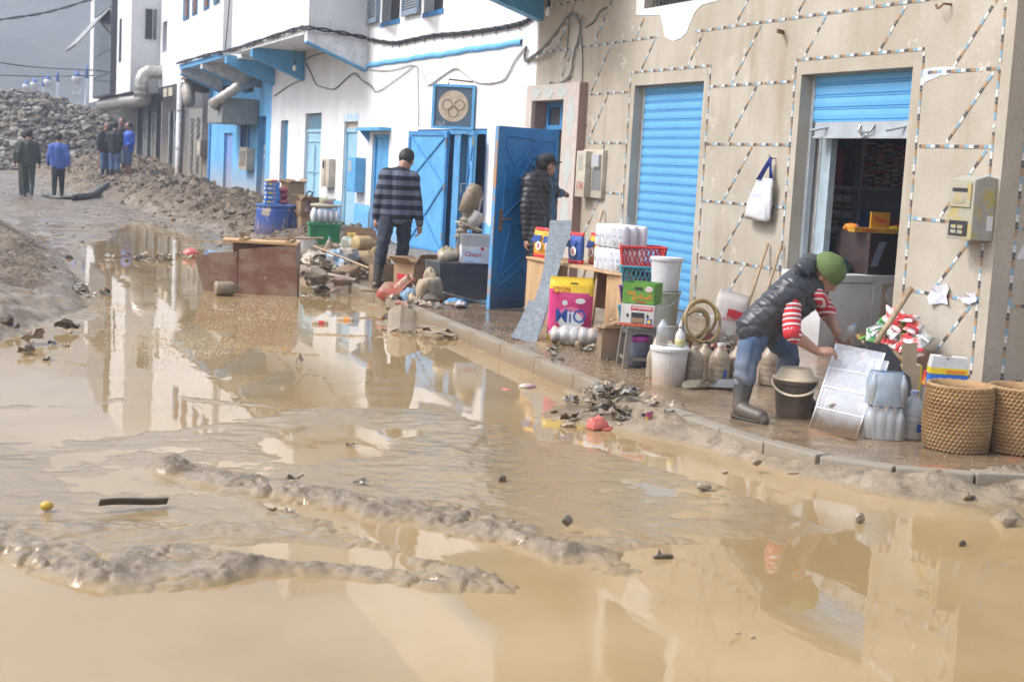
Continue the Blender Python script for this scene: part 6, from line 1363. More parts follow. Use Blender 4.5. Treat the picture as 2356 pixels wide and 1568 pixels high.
# big pink detergent bag
p = gp(1308, 783); t = thing('detergent_bag', 'large pink and yellow detergent bag printed MiO beside the metal sheet', 'detergent bag', p, toward(p, 4)); W_, H_ = .40, .58
mb = MB(); pouch(mb, W_, H_, .17, 21, 26, 22, .10, base=.9)
o = mb.build('bag_body', [mat('bag_pink', (.66, .06, .22), .3, (.55, .03, .17), sc=5, coat=.2), mat('bag_yellow', (.78, .55, .03), .3, (.70, .46, .02), sc=5)], t, smooth=True)
for pl in o.data.polygons:
    z = pl.center.z / H_
    if z > .76 - .06 * (pl.center.x / W_) or z < .09: pl.material_index = 1
yf = -.092
patch(t, (.0, yf, .21), .25, .2, M_TXW, ell=True, name='white_disc'); patch(t, (0, yf - .003, .23), .24, .17, flat('pink_swirl', (.75, .2, .36), .35), ell=True, name='swirl'); patch(t, (0, yf - .0055, .2), .21, .145, M_TXW, ell=True, name='white_disc')
ftext(t, 'MiO', (0, yf - .009, .235), .27, .125, M_TXB, bold=.006); ftext(t, 'SPECIAL', (-.09, yf + .024, .475), .17, .03, M_TXR, bold=.02); ftext(t, 'PACK', (-.09, yf + .02, .435), .17, .04, M_TXR, bold=.02)
patch(t, (.02, yf + .03, .525), .07, .014, M_DARK, name='carry_hole'); patch(t, (.08, yf - .0, .37), .09, .05, M_TXW, ell=True, name='teapot_print'); patch(t, (-.06, yf - .002, .35), .05, .05, M_TXW, ell=True, name='cup_print'); patch(t, (-.07, yf - .002, .09), .07, .05, flat('rose_print', (.8, .35, .45), .4), ell=True)
# muddy sugar tray lying on the pavement, torn carton, sachet
p = gp(1318, 795); t = thing('sugar_pack', 'mud-stained tray of sugar bags lying on the pavement by the pink bag', 'sugar pack', p, toward(p, -4))
for i in range(5):
    mb = MB(); lump(mb, ((i - 2) * .082, 0, .085), (.052, .085, .085), 200 + i, .32, 14, 9); mb.build('sugar_bag', mat('muddy_white', (.62, .60, .60), .5, (.45, .36, .26), sc=6, mud=(.9, .07, .0)) if i == 0 else bpy.data.materials['muddy_white'], t, smooth=True)
mb = MB(); lump(mb, (0, 0, .085), (.225, .095, .09), 210, .12, 24, 12); mb.build('shrink_film', M_FILM, t, smooth=True)
p = gp(1352, 808); t = thing('sachet', 'small tan sachet on the pavement between sugar tray and torn carton', 'sachet', p, toward(p, 20)); mb = MB(); pouch(mb, .09, .15, .05, 15, crk=.3); o = mb.build('packet', M_CARDM, t, smooth=True); o.rotation_euler = (R(-80), R(70), 0); o.location = (-.07, 0, .03)
p = gp(1400, 824); t = thing('torn_carton', 'tall torn muddy cardboard carton next to the grey stool', 'carton', p, toward(p, 15)); carton(t, .17, .15, .26, M_CARDM, seed=5)
r_ = random.Random(9)
for k in range(6): mb = MB(); lump(mb, (r_.uniform(-.07, .07), r_.uniform(-.05, .05), .28 + r_.uniform(-.02, .06)), (.05, .035, .03), 220 + k, .6, 8, 6); mb.build('torn_piece', M_CARD, t)
# two sticks behind the desk
for (x0, y0, x1, y1, lb) in ((1378, 600, 1362, 752, 'wooden pole standing under the desk edge'), (1352, 752, 1420, 770, 'pale stick lying behind the torn carton')):
    a, b = at_d(x0, y0, 13.3), at_d(x1, y1, 13.1); b.z = max(b.z, PAVE + .02); t = thing('stick', lb, 'stick', b); mb = MB(); mb.tube([(0, 0, 0), a - b], .016, 8); mb.build('pole', M_WOOD, t, smooth=True)

# ------------------------------------------------------------------ blue panelled door leaf standing on the pavement
a0 = gp(1127, 712, .13); b0 = at_d(1270, 600, depth(a0) * 1.035); dv = Vector((b0.x - a0.x, b0.y - a0.y, 0)); DW = dv.length; DH = 1.955
door = thing('blue_door', 'deep blue panelled door leaf with raised chevron mouldings standing open over the pavement', 'door', (a0.x, a0.y, PAVE), math.atan2(dv.y, dv.x))
mb = MB(); mb.bx(0, DW, 0, .045, .012, DH); mb.build('leaf', M_DBLUE, door, bevel=.004)
mb = MB(); mb.bx(-.012, 0, 0, .046, .012, DH); mb.build('worn_edge', mat('worn_door_edge', (.10, .32, .6), .6, (.42, .25, .14), sc=6, lo=.45, hi=.55, stretch=(1, 1, .4)), door)
def mould(L, nm='moulding'):
    mb = MB(); mb.tube([(u * DW, -.004, (1 - v) * DH) for u, v in L], .011, 6); mb.build(nm, M_DBLUE, door)
for L in ([(.13, .05), (.6, .06), (.3, .23), (.13, .12), (.13, .05)], [(.73, .06), (.93, .07), (.93, .21), (.57, .16), (.73, .06)], [(.12, .19), (.43, .38), (.13, .49)], [(.12, .19), (.12, .49)], [(.52, .19), (.38, .27), (.66, .42), (.52, .50), (.9, .50), (.93, .3), (.52, .19)], [(.25, .53), (.48, .53), (.74, .62), (.13, .81), (.25, .53)], [(.72, .53), (.95, .53), (.95, .66), (.72, .53)], [(.84, .65), (.58, .71), (.76, .77), (.97, .70), (.84, .65)], [(.47, .77), (.1, .87), (.1, .95), (.84, .945), (.47, .77)], [(.9, .78), (.78, .84), (.95, .92)]): mould(L)
mb = MB(); mb.bx(.06, .105, -.012, 0, .85, 1.08); lk = mb.build('lock_plate', M_RUST, door, bevel=.004); mb = MB(); mb.tube([(.085, -.012, .98), (.085, -.05, .98), (.2, -.05, .985)], .009, 6); mb.build('lever_handle', M_RUST, door)
mb = MB(); mb.tube([(.05, -.012, 1.29), (.2, -.012, 1.29)], .008, 6); mb.build('slide_bolt', M_DBLUE, door)

# ------------------------------------------------------------------ chest, boxes and sacks by the double doors
p = gp(1012, 694); t = thing('black_chest', 'large dirty black chest standing on the pavement under the white biscuit box', 'chest', p, toward(p, 20)); M_CHEST = mat('chipped_black_paint', (.045, .048, .052), .5, (.075, .075, .075), sc=5, worn=((.34, .28, .21), .67, 6), mud=(.7, .08, 0))
mb = MB(); mb.bx(-.02, 1.05, 0, .5, .03, .42); mb.build('chest_body', M_CHEST, t, bevel=.008); mb = MB(); mb.bx(-.025, 1.055, -.005, .505, .40, .435); mb.build('lid', M_CHEST, t, bevel=.005); mb = MB(); mb.bx(.1, .16, -.02, 0, .0, .12); mb.build('foot', M_RUST, t)
M_ = t.matrix_basis; cq = Matrix.Translation(p) @ Matrix.Rotation(t.rotation_euler.z, 4, 'Z')
q = cq @ Vector((.46, .14, .437)); t = thing('biscuit_box', 'white carton printed Chapo on the black chest, lid flap raised', 'box', q, toward(p, 6)); w, d, h = .36, .26, .19
carton(t, w, d, h, mat('white_carton', (.66, .67, .70), .6), flaps=False); mb = MB(); mb.prism([(-w / 2, 0), (w / 2, 0), (w / 2 - .01, .13), (-w / 2 + .01, .13)], (0, d / 2, h), (1, 0, 0), (0, .25, 1), (0, .005, 0)); mb.build('flap', mat('grey_flap', (.42, .41, .39), .7), t, fixn=True)
mb = MB(); mb.prism([(-w / 2, 0), (w / 2, 0), (w / 2, .12), (-w / 2, .12)], (0, -d / 2, h), (1, 0, 0), (0, .05, 1), (0, .005, 0)); mb.build('front_flap', bpy.data.materials['grey_flap'], t, fixn=True)
patch(t, (-.05, -d / 2 - .001, h / 2 - .02), .2, .13, flat('pale_blue_print', (.55, .68, .82), .5)); ftext(t, 'Chapo', (-.05, -d / 2 - .0045, h / 2), .19, .075, M_TXR, bold=.015); patch(t, (.05, -d / 2 - .001, h - .025), .035, .035, M_TXR); patch(t, (.13, -d / 2 - .001, h / 2), .08, .15, flat('fine_print', (.55, .57, .62), .5)); ftext(t, '12x200g', (-.08, -d / 2 - .0045, .018), .09, .018, M_TXB)
q = cq @ Vector((.10, .15, .437)); t = thing('plastic_bag', 'clear bag holding yellow bottles on the black chest', 'bag', q); mb = MB(); lump(mb, (0, 0, .09), (.13, .1, .10), 51, .5); mb.build('bag_film', mat('cloudy_film', (.58, .50, .40), .25, (.42, .36, .26), sc=6, alpha=.75), t, smooth=True); 
for k in (-.04, .04): bottle(t, .03, .17, mat('yellow_oil', (.45, .35, .08), .2) if k < 0 else bpy.data.materials['yellow_oil'], c=(k, -.02, .01))
for k, (x, y, m, lb) in enumerate(((.28, .3, M_CARDM, 'brown paper scrap'), (.75, .3, M_CH[0], 'green plastic packet'))):
    t = thing('wrapper', lb + ' sticking up on the black chest', 'wrapper', cq @ Vector((x, y, .437))); mb = MB(); lump(mb, (0, 0, .08), (.09, .05, .1), 70 + k, .5); mb.build('crumpled_film', m, t)
p = gp(957, 668); t = thing('cardboard_box', 'brown cardboard box with red print between the striped man and black chest', 'box', p, toward(p, 42)); carton(t, .42, .36, .33, M_CARD, seed=3); patch(t, (-.211, .04, .12), .14, .16, M_TXR, 'left'); patch(t, (-.213, .04, .12), .1, .02, M_CARD, 'left'); patch(t, (-.05, -.181, .14), .04, .2, M_TXR); patch(t, (.1, -.181, .17), .07, .32, M_TXW); ftext(t, 'FRAGILE', (.1, -.1845, .17), .25, .035, M_TXK, up=(1, 0, 0)) if False else None
def sack(name, lb, p, r3, seed, m, amp=.3, extra=None, rz=0, cat='sack'):
    t = thing(name, lb, cat, p, rz); mb = MB(); lump(mb, (0, 0, r3[2] * .82), r3, seed, amp, 26, 16); mb.build('sack_body', m, t, smooth=True)
    if extra: mb = MB(); lump(mb, (extra[0], extra[1], r3[2] * 1.6), (r3[0] * .4, r3[1] * .4, r3[2] * .5), seed + 1, .6, 14, 9); mb.build('tied_neck', extra[2], t)
    return t
M_SACKM = mat('muddy_sack', (.44, .35, .24), .6, (.26, .19, .125), sc=7, bump=.6, bsc=12, stretch=(1, 1, .5)); M_REDM = mat('muddy_red_bag', (.40, .09, .06), .35, (.32, .22, .14), sc=4, lo=.4, hi=.6)
sack('muddy_sack', 'mud-caked pale sack slumped in front of the black chest', gp(990, 706, .05), (.27, .2, .21), 81, M_SACKM, .5, (-.02, 0, M_SACKM)); p = gp(900, 700, .05)
t = sack('red_bag', 'muddy red plastic bag slumped on the kerb beside the pale sack', p, (.22, .16, .13), 82, M_REDM, .5, None, 0, 'bag'); mb = MB(); mb.grid(lambda u, v: Vector((.04 + .17 * v + .05 * math.sin(7 * u + 2 * v), -.04 + .24 * (u - .5) * (1.1 - .5 * v), .14 + .17 * v + .05 * math.sin(11 * u + 3 * v))), 12, 9); mb.build('bag_neck', M_REDM, t, smooth=True, solid=.006)
for k, (x, y, m, lb, r3) in enumerate(((1048, 700, flat('blue_rag', (.12, .3, .5), .6), 'blue plastic rag under the black chest corner', (.14, .08, .05)), (1062, 706, mat('pale_rag', (.5, .5, .5), .6, (.3, .26, .3), sc=9), 'pale muddy rag beside the blue rag', (.13, .08, .04)), (935, 690, flat('blue_film', (.2, .32, .45), .4), 'blue plastic film tucked between red bag and box', (.1, .08, .09)))):
    t = thing('rag', lb, 'rag', gp(x, y), k); mb = MB(); lump(mb, (0, 0, r3[2] * .6), r3, 85 + k, .55); mb.build('cloth', m, t)
a, b = gp(1020, 672, .3), gp(1128, 702, .14); t = thing('metal_rod', 'thin grey metal rod lying across the black chest foot', 'rod', b); mb = MB(); mb.tube([a - b, (0, 0, 0)], .009, 6); mb.build('rod', M_STEEL, t)
# upturned machine leaning at the double doors
M_MACH = mat('muddy_machine', (.33, .29, .23), .6, (.2, .16, .12), sc=9, bump=.4); bz = 18.6; b0 = at_d(1035, 640, bz); b0.z = PAVE
t = thing('muddy_machine', 'muddy hand machine with ribbed cylinder and tank leaning at the blue doors', 'machine', b0)
def md(x, y, d=bz): return at_d(x, y, d) - b0
mb = MB(); A, B = md(1058, 548), md(1084, 470); n = 24; mb.tube([A.lerp(B, i / n) for i in range(n + 1)], [.085 if i % 4 < 2 else .062 for i in range(n + 1)], 12); mb.build('ribbed_cylinder', M_MACH, t)
mb = MB(); mb.tube([md(1072, 490), md(1085, 455), md(1096, 425)], [.11, .12, .08], 12); lump(mb, md(1090, 448), (.12, .11, .14), 95, .25); mb.build('bellows', M_MUDDY, t, smooth=True)
mb = MB(); mb.tube([md(1084, 520), md(1100, 488)], .10, 14); mb.build('tank', mat('grey_white_tank', (.5, .5, .48), .5, (.33, .29, .24), sc=6), t, smooth=True)
mb = MB(); mb.tube([md(1052, 510), md(1075, 520), md(1103, 532)], [.02, .03, .02], 8); mb.prism([(-.12, -.09), (.12, -.09), (.12, .09), (-.12, .09)], md(1078, 521), md(1103, 530) - md(1078, 521) and (md(1103, 530) - md(1053, 512)).normalized() * 1.3, (0, 1, 0), (0, 0, .02)); mb.build('base_plate', M_CREAM, t, fixn=True)
for x0, x1 in ((1057, 1030), (1075, 1052)): mb = MB(); mb.tube([md(x0, 545), md(x1, 640) * 1.0], .018, 6); mb.build('leg', M_STEEL, t)
mb = MB(); mb.tube([md(1098, 500), md(1104, 470), md(1110, 450)], .02, 6); mb.build('pipe', M_PIPE, t)
# ------------------------------------------------------------------ heap of spoiled goods behind the striped man
heap = [(712, 607, (.28, .2, .14), M_MUDP, 'grey white', 'plastic sheeting'), (735, 620, (.3, .22, .16), mat('muddy_white_bag', (.5, .46, .38), .4, (.3, .23, .16), sc=5), 'muddy white', 'bag'), (783, 628, (.34, .24, .22), mat('muddy_blue_bag', (.20, .32, .45), .4, (.36, .30, .23), sc=4, lo=.4, hi=.58), 'muddy blue', 'bag'), (832, 605, (.3, .2, .17), mat('muddy_yellow_can', (.48, .35, .15), .45, (.34, .25, .14), sc=4), 'muddy yellow', 'canister'), (845, 628, (.26, .2, .2), M_CARDM, 'crumpled brown', 'paper bag'), (805, 640, (.24, .16, .12), M_CARDM, 'flattened brown', 'paper bag'), (730, 648, (.24, .15, .12), M_MUDP, 'caked brown', 'packet'), (815, 590, (.22, .2, .2), mat('green_grey_film', (.30, .36, .30), .4, (.42, .38, .3), sc=4), 'greenish', 'plastic bag'), (760, 590, (.24, .2, .12), M_CARDM, 'flattened muddy', 'carton'), (790, 655, (.14, .08, .06), mat('pink_brown', (.35, .18, .17), .5, (.25, .2, .15), sc=6), 'pinkish brown', 'rag')]
for k, (x, y, r3, m, col, kind) in enumerate(heap):
    p = gp(x, y); t = thing(kind.replace(' ', '_'), f'{col} {kind} in the spoiled heap behind the striped man', kind.split()[-1], p, k * .7); mb = MB(); lump(mb, (0, 0, r3[2] * .7), r3, 300 + k, .62 if 'carton' in kind or 'paper' in kind or 'sheet' in kind else .48, 26, 15); mb.build(kind.replace(' ', '_') + '_body', m, t, smooth='canister' in kind)
def lying_bottle(lb, p, rz, r, L, m, cap=None, name='plastic_bottle'):
    t = thing(name, lb, 'bottle', Vector(p) + Vector((0, 0, r)), rz); mb = MB(); pr = [(0, 0), (r * .9, .0), (r, .03 * L)] + [(r * (1 - .05 * (i % 2)), L * (.05 + .6 * i / 12)) for i in range(13)] + [(r * .8, .75 * L), (r * .4, .88 * L), (r * .3, .97 * L), (0, .97 * L)]
    mb.xf = Matrix.Rotation(R(90), 4, 'Y'); mb.lathe(pr, (0, 0, -L / 2), 16); mb.build('bottle_body', m, t, smooth=True)
    mb = MB(); mb.xf = Matrix.Rotation(R(90), 4, 'Y'); mb.lathe([(r * .36, .92 * L), (r * .36, L), (0, L)], (0, 0, -L / 2), 10); mb.build('cap', cap or m, t); return t
lying_bottle('mud-coated ribbed bottle lying at the foot of the spoiled heap', gp(740, 652, .02), R(-28), .07, .34, M_MUDP); lying_bottle('big mud-coated bottle lying in the water by the brown cabinet', gp(524, 680, .0), R(4), .085, .30, M_MUDP)
lying_bottle('yellow muddy jerrycan-shaped bottle across the spoiled heap', gp(838, 612) + Vector((0, 0, .22)), R(25), .11, .38, bpy.data.materials['muddy_yellow_can'])
t = thing('plastic_bottle', 'clear bottle with pale blue cap standing in the spoiled heap', 'bottle', gp(756, 600)); bottle(t, .06, .36, M_MUDPET, flat('pale_blue_cap', (.2, .45, .7), .4))
for (x0, y0, z0, x1, y1, z1, r, lb) in ((722, 566, .55, 850, 617, .40, .014, 'thin pale stick lying across the spoiled heap'), (738, 628, .2, 820, 645, .16, .03, 'muddy plank at the foot of the spoiled heap'), (828, 668, .16, 905, 670, .15, .015, 'muddy stick on the kerb by the striped man\'s boots')):
    a, b = gp(x0, y0 + 0, z0), gp(x1, y1, z1); t = thing('stick', lb, 'stick', a); mb = MB(); mb.tube([(0, 0, 0), b - a], r, 5); mb.build('pole', M_WOOD if r < .02 else M_MUDDY, t)
p = gp(828, 580); t = thing('cardboard_box', 'open brown cardboard box with red stencils beside the green crate', 'box', p, toward(p, 8)); carton(t, .46, .32, .24, M_CARD, flaps=False); mb = MB(); mb.bx(-.23, .23, .16, .166, .24, .40); mb.build('flap', M_CARD, t); mb = MB(); mb.bx(-.1, .23, -.17, -.164, .1, .38); mb.build('raised_side', M_CARD, t); ftext(t, 'X K', (.08, -.173, .2), .2, .06, M_TXR)
for k in (-.16, -.08): q = thing('snack_bag', ('far' if k < -.1 else 'near') + ' red and yellow noodle bag in the open cardboard box', 'bag', p + Vector((k, .02, .12))); mb = MB(); pouch(mb, .12, .2, .06, 33, crk=.2); mb.build('bag_body', mat('noodle_yellow', (.72, .5, .12), .35, (.6, .08, .05), sc=7, lo=.5, hi=.56) if k < -.1 else bpy.data.materials['noodle_yellow'], q, smooth=True)
p = gp(890, 648); t = thing('wooden_crate', 'brown open carton behind the striped man\'s boots', 'carton', p, toward(p, 15)); carton(t, .4, .3, .22, M_CARDM, flaps=False)
# green crate with nappy pack, umbrella, paint bucket
p = gp(746, 567); t = thing('green_crate', 'bright green plastic crate with a round plug under the wrapped white pack', 'crate', p, toward(p, 6)); M_GRN = mat('green_plastic', (.02, .22, .075), .4, (.015, .17, .06), sc=5)
mb = MB(); mb.box((0, .15, .19), (.52, .34, .38)); cr_ = mb.build('crate_body', M_GRN, t, bevel=.02)
for x in (-.2, .2): mb = MB(); mb.bx(x - .025, x + .025, -.035, -.02, .2, .37); mb.build('rib', M_GRN, t, bevel=.004)
mb = MB(); mb.bx(-.285, .285, -.04, .34, .35, .40); mb.build('rim', M_GRN, t, bevel=.01); patch(t, (-.16, -.021, .07), .07, .07, M_WPLA, ell=True, name='drain_plug', d=.01)
q = p + Vector((.02, .1, .40)); t = thing('nappy_pack', 'clear wrapped row of white packs on the green crate', 'pack', q, toward(p, 6))
for i in range(5): mb = MB(); lump(mb, ((i - 2) * .098, 0, .13), (.055, .12, .135), 320 + i, .08, 12, 9); mb.build('white_pack', M_PAPW, t, smooth=True)
mb = MB(); lump(mb, (0, 0, .13), (.28, .13, .14), 330, .12, 24, 12); mb.build('shrink_film', M_FILM, t, smooth=True)
q = q + Vector((0, .02, .26)); t = thing('cushion_pack', 'flat cream packet on the wrapped white packs', 'packet', q, toward(p)); mb = MB(); lump(mb, (0, 0, .04), (.26, .12, .045), 331, .12); mb.build('packet', M_CREAM, t, smooth=True)
q = q + Vector((.02, .0, .075)); t = thing('plastic_bag', 'small green and pink plastic bag on top of the cream packet', 'bag', q); mb = MB(); lump(mb, (0, 0, .05), (.16, .09, .08), 333, .45); mb.build('bag_film', mat('green_pink_film', (.36, .45, .26), .4, (.55, .35, .35), sc=5), t)
A, B = gp(690, 545), at_d(716, 452, depth(gp(690, 545)) + .3); t = thing('umbrella', 'closed dark red and blue umbrella with curved handle leaning on green crate', 'umbrella', A); d = B - A
mb = MB(); mb.tube([d * f for f in (0, .1, .35, .6, .78)], [.03, .07, .075, .05, .02], 10); mb.build('folded_canopy', mat('umbrella_cloth', (.20, .05, .04), .6, (.05, .06, .18), sc=4, mud=(.7, .35, .1)), t, smooth=True)
mb = MB(); mb.tube([d * .75, d * .98, d * 1.02 + Vector((.02, 0, .06)), d * 1.0 + Vector((-.03, 0, .10)), d * .97 + Vector((-.09, 0, .08)), d * .95 + Vector((-.09, 0, .02))], .016, 7); mb.build('handle', M_BLACK, t, smooth=True)
p = gp(702, 592); t = thing('paint_bucket', 'mud-filled white pail beside the green crate', 'bucket', p); bucket(t, .12, .14, .3, M_WPLA); mb = MB(); mb.lathe([(.137, .27), (.08, .31), (0, .32)], n=20); mb.build('mud_fill', M_MUDDY, t, smooth=True); mb = MB(); lump(mb, (.05, -.1, .07), (.22, .14, .1), 340, .4); mb.build('mud_collar', M_MUDDY, t)
# blue drum with boxes
p = gp(634, 538); t = thing('blue_drum', 'cut-down blue plastic drum streaked with mud carrying stacked boxes', 'drum', p); M_DRUM = mat('blue_drum_plastic', (.02, .06, .28), .45, (.04, .10, .36), sc=4, worn=((.38, .31, .23), .56, 5), stretch=(1, 1, .35), mud=(.6, .2, .0)); mb = MB(); mb.lathe([(0, 0), (.40, 0), (.41, .1), (.385, .46), (.37, .5), (.38, .52), (.38, .56), (.35, .565), (0, .565)], n=32); mb.build('drum_body', M_DRUM, t, smooth=False); mb = MB(); mb.lathe([(.39, .535), (.395, .565), (.36, .575), (0, .57)], n=32); mb.build('lid', flat('drum_lid', (.06, .16, .42), .45), t)
M_BXB = mat('blue_box_print', (.03, .12, .42), .4, (.05, .2, .55), sc=6); rzb = toward(p, 14)
for i in range(5):
    q = p + Vector((-.14 + .012 * (i % 3), -.12, .577 + i * .086)); t = thing('tissue_box', ('lowest', 'second lowest', 'middle', 'second highest', 'topmost')[i] + ' blue printed box in the stack on the blue drum', 'box', q, rzb + .05 * (i % 2), 'stacked blue boxes'); mb = MB(); mb.bx(-.13, .13, -.09, .09, 0, .084); mb.build('box_body', M_BXB, t, bevel=.003)
    patch(t, (.03, -.0905, .045), .05, .05, M_TXW, ell=True); patch(t, (.03, -.0935, .045), .035, .035, M_TXR, ell=True); patch(t, (-.06, -.0905, .045), .09, .035, M_TXW if i % 2 else M_TXY); patch(t, (-.1305, 0, .045), .1, .035, M_TXW, 'left')
q = p + Vector((-.14, -.12, .577 + 5 * .086)); t = thing('snack_packet', 'red and yellow packet lying flat on the blue box stack', 'packet', q, rzb); mb = MB(); lump(mb, (0, 0, .02), (.14, .08, .025), 350, .2); mb.build('packet', bpy.data.materials['noodle_yellow'], t)
q = p + Vector((.1, -.12, .577)); t = thing('drink_pack', 'dark red wrapped drink pack beside the blue boxes on the drum', 'pack', q, rzb); 
for i in range(3): mb = MB(); lump(mb, (0, 0, .06 + i * .11), (.11, .09, .065), 352 + i, .15); mb.build('bundle', mat('maroon_wrap', (.22, .03, .05), .3, (.4, .12, .13), sc=6) if i == 0 else bpy.data.materials['maroon_wrap'], t)
for k, (x, y, w, d, h, z, lb) in enumerate(((690, 548, .46, .36, .38, 0, 'cardboard carton standing behind the umbrella'), (690, 548, .42, .34, .30, .385, 'muddy carton stacked on another behind the umbrella'), (662, 530, .4, .3, .95, 0, 'tall tan carton behind the blue drum'))):
    q = gp(x, y) + Vector((.35, .6 + .3 * k, z)); t = thing('cardboard_box', lb, 'box', q, toward(q, 12 + 9 * k)); carton(t, w, d, h, M_CARD, seed=k + 8)
# overturned cabinet in the water
p = gp(622, 684, -.05); rz = toward(p, -8); cab = thing('overturned_cabinet', 'overturned muddy brown cabinet with castors up standing in flood water', 'cabinet', p, rz); M_CAB = mat('muddy_brown_panel', (.22, .095, .062), .4, (.30, .20, .135), sc=3.2, lo=.42, hi=.6, stretch=(1, 1, 1.6), worn=((.40, .29, .21), .62, 5)); M_CABT = mat('raw_board', (.55, .36, .18), .6, (.42, .25, .11), sc=4)
w, d, h = .70, .50, .66
mb = MB(); mb.prism([(-w / 2, 0), (w / 2, 0), (w / 2 - .04, h), (-w / 2, h - .09)], (0, -d / 2, 0), (1, 0, 0), (0, -.0, 1), (0, .02, 0)); mb.build('front_panel', M_CAB, cab, fixn=True)
mb = MB(); mb.bx(w / 2 - .06, w / 2 - .04, -d / 2 + .03, d / 2, 0, h - .02); mb.build('side_panel', M_CAB, cab); mb = MB(); mb.bx(-w / 2 - .15, w / 2 - .06, d / 2 - .02, d / 2, 0, h - .02); mb.build('back_panel', M_CAB, cab)
mb = MB(); mb.prism([(-w / 2 - .2, -d / 2 - .02), (w / 2 - .02, -d / 2 - .02), (w / 2 - .04, d / 2 + .02), (-w / 2 - .26, d / 2 + .02)], (0, .0, h - .01), (1, 0, 0), (0, 1, .0), (0, 0, .025)); mb.build('base_board', M_CABT, cab, fixn=True)
for x in (-.32, .22): mb = MB(); mb.bx(x - .03, x + .03, -d / 2, d / 2, h + .016, h + .04); mb.build('batten', M_CABT, cab)
for x in (-.32, .22):
    for y in (-.2, .2): mb = MB(); mb.tube([(x, y - .012, h + .085), (x, y + .012, h + .085)], .035, 12); mb.bx(x - .012, x + .012, y - .02, y + .02, h + .04, h + .075); mb.build('castor', M_MUDDY, cab)
for k, (x0, x1, tl) in enumerate(((-.62, -.36, .10), (-.74, -.52, .16))):
    mb = MB(); mb.prism([(x0 - tl * .2, .0 + .02 * k), (x1, 0), (x1 - .02, h - .12 - .03 * k), (x0 - tl, h - .15 - .05 * k)], (0, -d / 2 + .06 + .1 * k, 0), (1, 0, 0), (0, .0, 1), (0, .016, 0)); mb.build('hanging_door', M_CAB, cab, fixn=True)
a, b = Vector((-.05, -.26, h + .05)), Vector((.62, -.12, h + .09)); t = thing('wooden_bar', 'thin muddy bar lying across the overturned cabinet castors', 'bar', p + Matrix.Rotation(rz, 3, 'Z') @ a, rz); mb = MB(); mb.tube([(0, 0, 0), b - a], .014, 6); mb.build('bar', M_WOOD, t)
# ------------------------------------------------------------------ litter, grain, shop interior
def litter(name, lb, x, y, z, r3, m, seed, cat, rz=0.0, amp=.5):
    p = gp(x, y, z); t = thing(name, lb, cat, p, rz); mb = MB(); lump(mb, (0, 0, r3[2] * .5), r3, seed, amp, 14, 9); mb.build('crumpled_body', m, t); return t
M_PINK = mat('salmon_plastic', (.66, .17, .14), .35, (.5, .12, .1), sc=8, bump=.5, bsc=15)
def debris(names, box, n, seed, where, grp, ks=1.0, pile=0.0, z=0.0):
    r = random.Random(seed); used = {}
    for k in range(n):
        x, y = r.uniform(box[0], box[1]), r.uniform(box[2], box[3]); nm, m, s = r.choice(names); s *= r.uniform(.6, 1.3) * ks; cx, cy = (box[0] + box[1]) / 2, (box[2] + box[3]) / 2
        if pile: x, y = min(box[1], max(box[0], r.gauss(cx, (box[1] - box[0]) / 4.5))), r.gauss(cy, (box[3] - box[2]) / 4)
        p = gp(x, y, z); p.z = (z if z else max(0, tz(p.x, p.y))) + pile * r.random() * max(0, 1 - ((x - cx) / (box[1] - cx)) ** 2 - ((y - cy) / (box[3] - cy)) ** 2); t = thing('muddy_wrapper', f'{"large" if s > .08 else "small" if s < .055 else "medium-sized"} {nm} {where}', 'wrapper', p, r.uniform(0, 6), grp)
        mb = MB()
        if r.random() < .2: lump(mb, (0, 0, s * .25), (s, s * .7, s * .4), seed + k, .8, 12, 8)
        else: ph, an = r.uniform(0, 6), r.uniform(.3, 1.3); mb.grid(lambda u, v: Vector(((u - .5) * 2.2 * s + s * .25 * r.uniform(-1, 1), (v - .5) * 1.5 * s * math.cos(an) + s * .2 * r.uniform(-1, 1), s * (.75 * abs(math.sin(ph + 3.2 * u)) * v + .55 * abs(math.sin(ph * 2 + 4 * v + u)) * math.sin(an) + .35 * r.random()))), 6, 5)
        mb.build('film', m, t, solid=.002)
MW = [('dark muddy wrapper', mat('dark_film', (.07, .06, .05), .3, (.17, .13, .09), sc=12), .07), ('brown mud-caked wrapper', M_MUDP, .08), ('silver-lined muddy wrapper', mat('silver_mud', (.36, .34, .3), .25, (.15, .12, .08), sc=10), .065), ('bluish grey muddy wrapper', mat('blue_mud', (.09, .10, .14), .3, (.17, .13, .09), sc=8), .05), ('brown cardboard scrap', mat('soaked_card', (.19, .135, .085), .55, (.13, .095, .06), sc=7), .06), ('mud-brown torn film', M_MUDP, .07)]
debris(MW, (1275, 1575, 905, 985), 120, 500, 'in the wet heap at the kerb by the salmon bag', 'wrappers heaped at the kerb', .7, .05)
litter('plastic_bag', 'salmon pink crumpled plastic bag at the edge of the kerb heap', 1375, 985, .01, (.085, .05, .06), M_PINK, 71, 'bag'); litter('plastic_bag', 'second salmon scrap floating beside the kerb heap bag', 1398, 990, .0, (.06, .03, .02), M_PINK, 72, 'bag')
lying_bottle('small clear bottle with red band lying in the kerb heap', gp(1440, 985, .01), .1, .022, .13, M_MUDPET); t = thing('snack_packet', 'magenta and yellow packet stuck upright in the kerb heap', 'packet', gp(1492, 985, .02), .4); mb = MB(); pouch(mb, .07, .11, .02, 9, crk=.3); mb.build('packet', mat('magenta_packet', (.45, .06, .2), .3, (.7, .5, .1), sc=14, lo=.48, hi=.54), t, smooth=True)
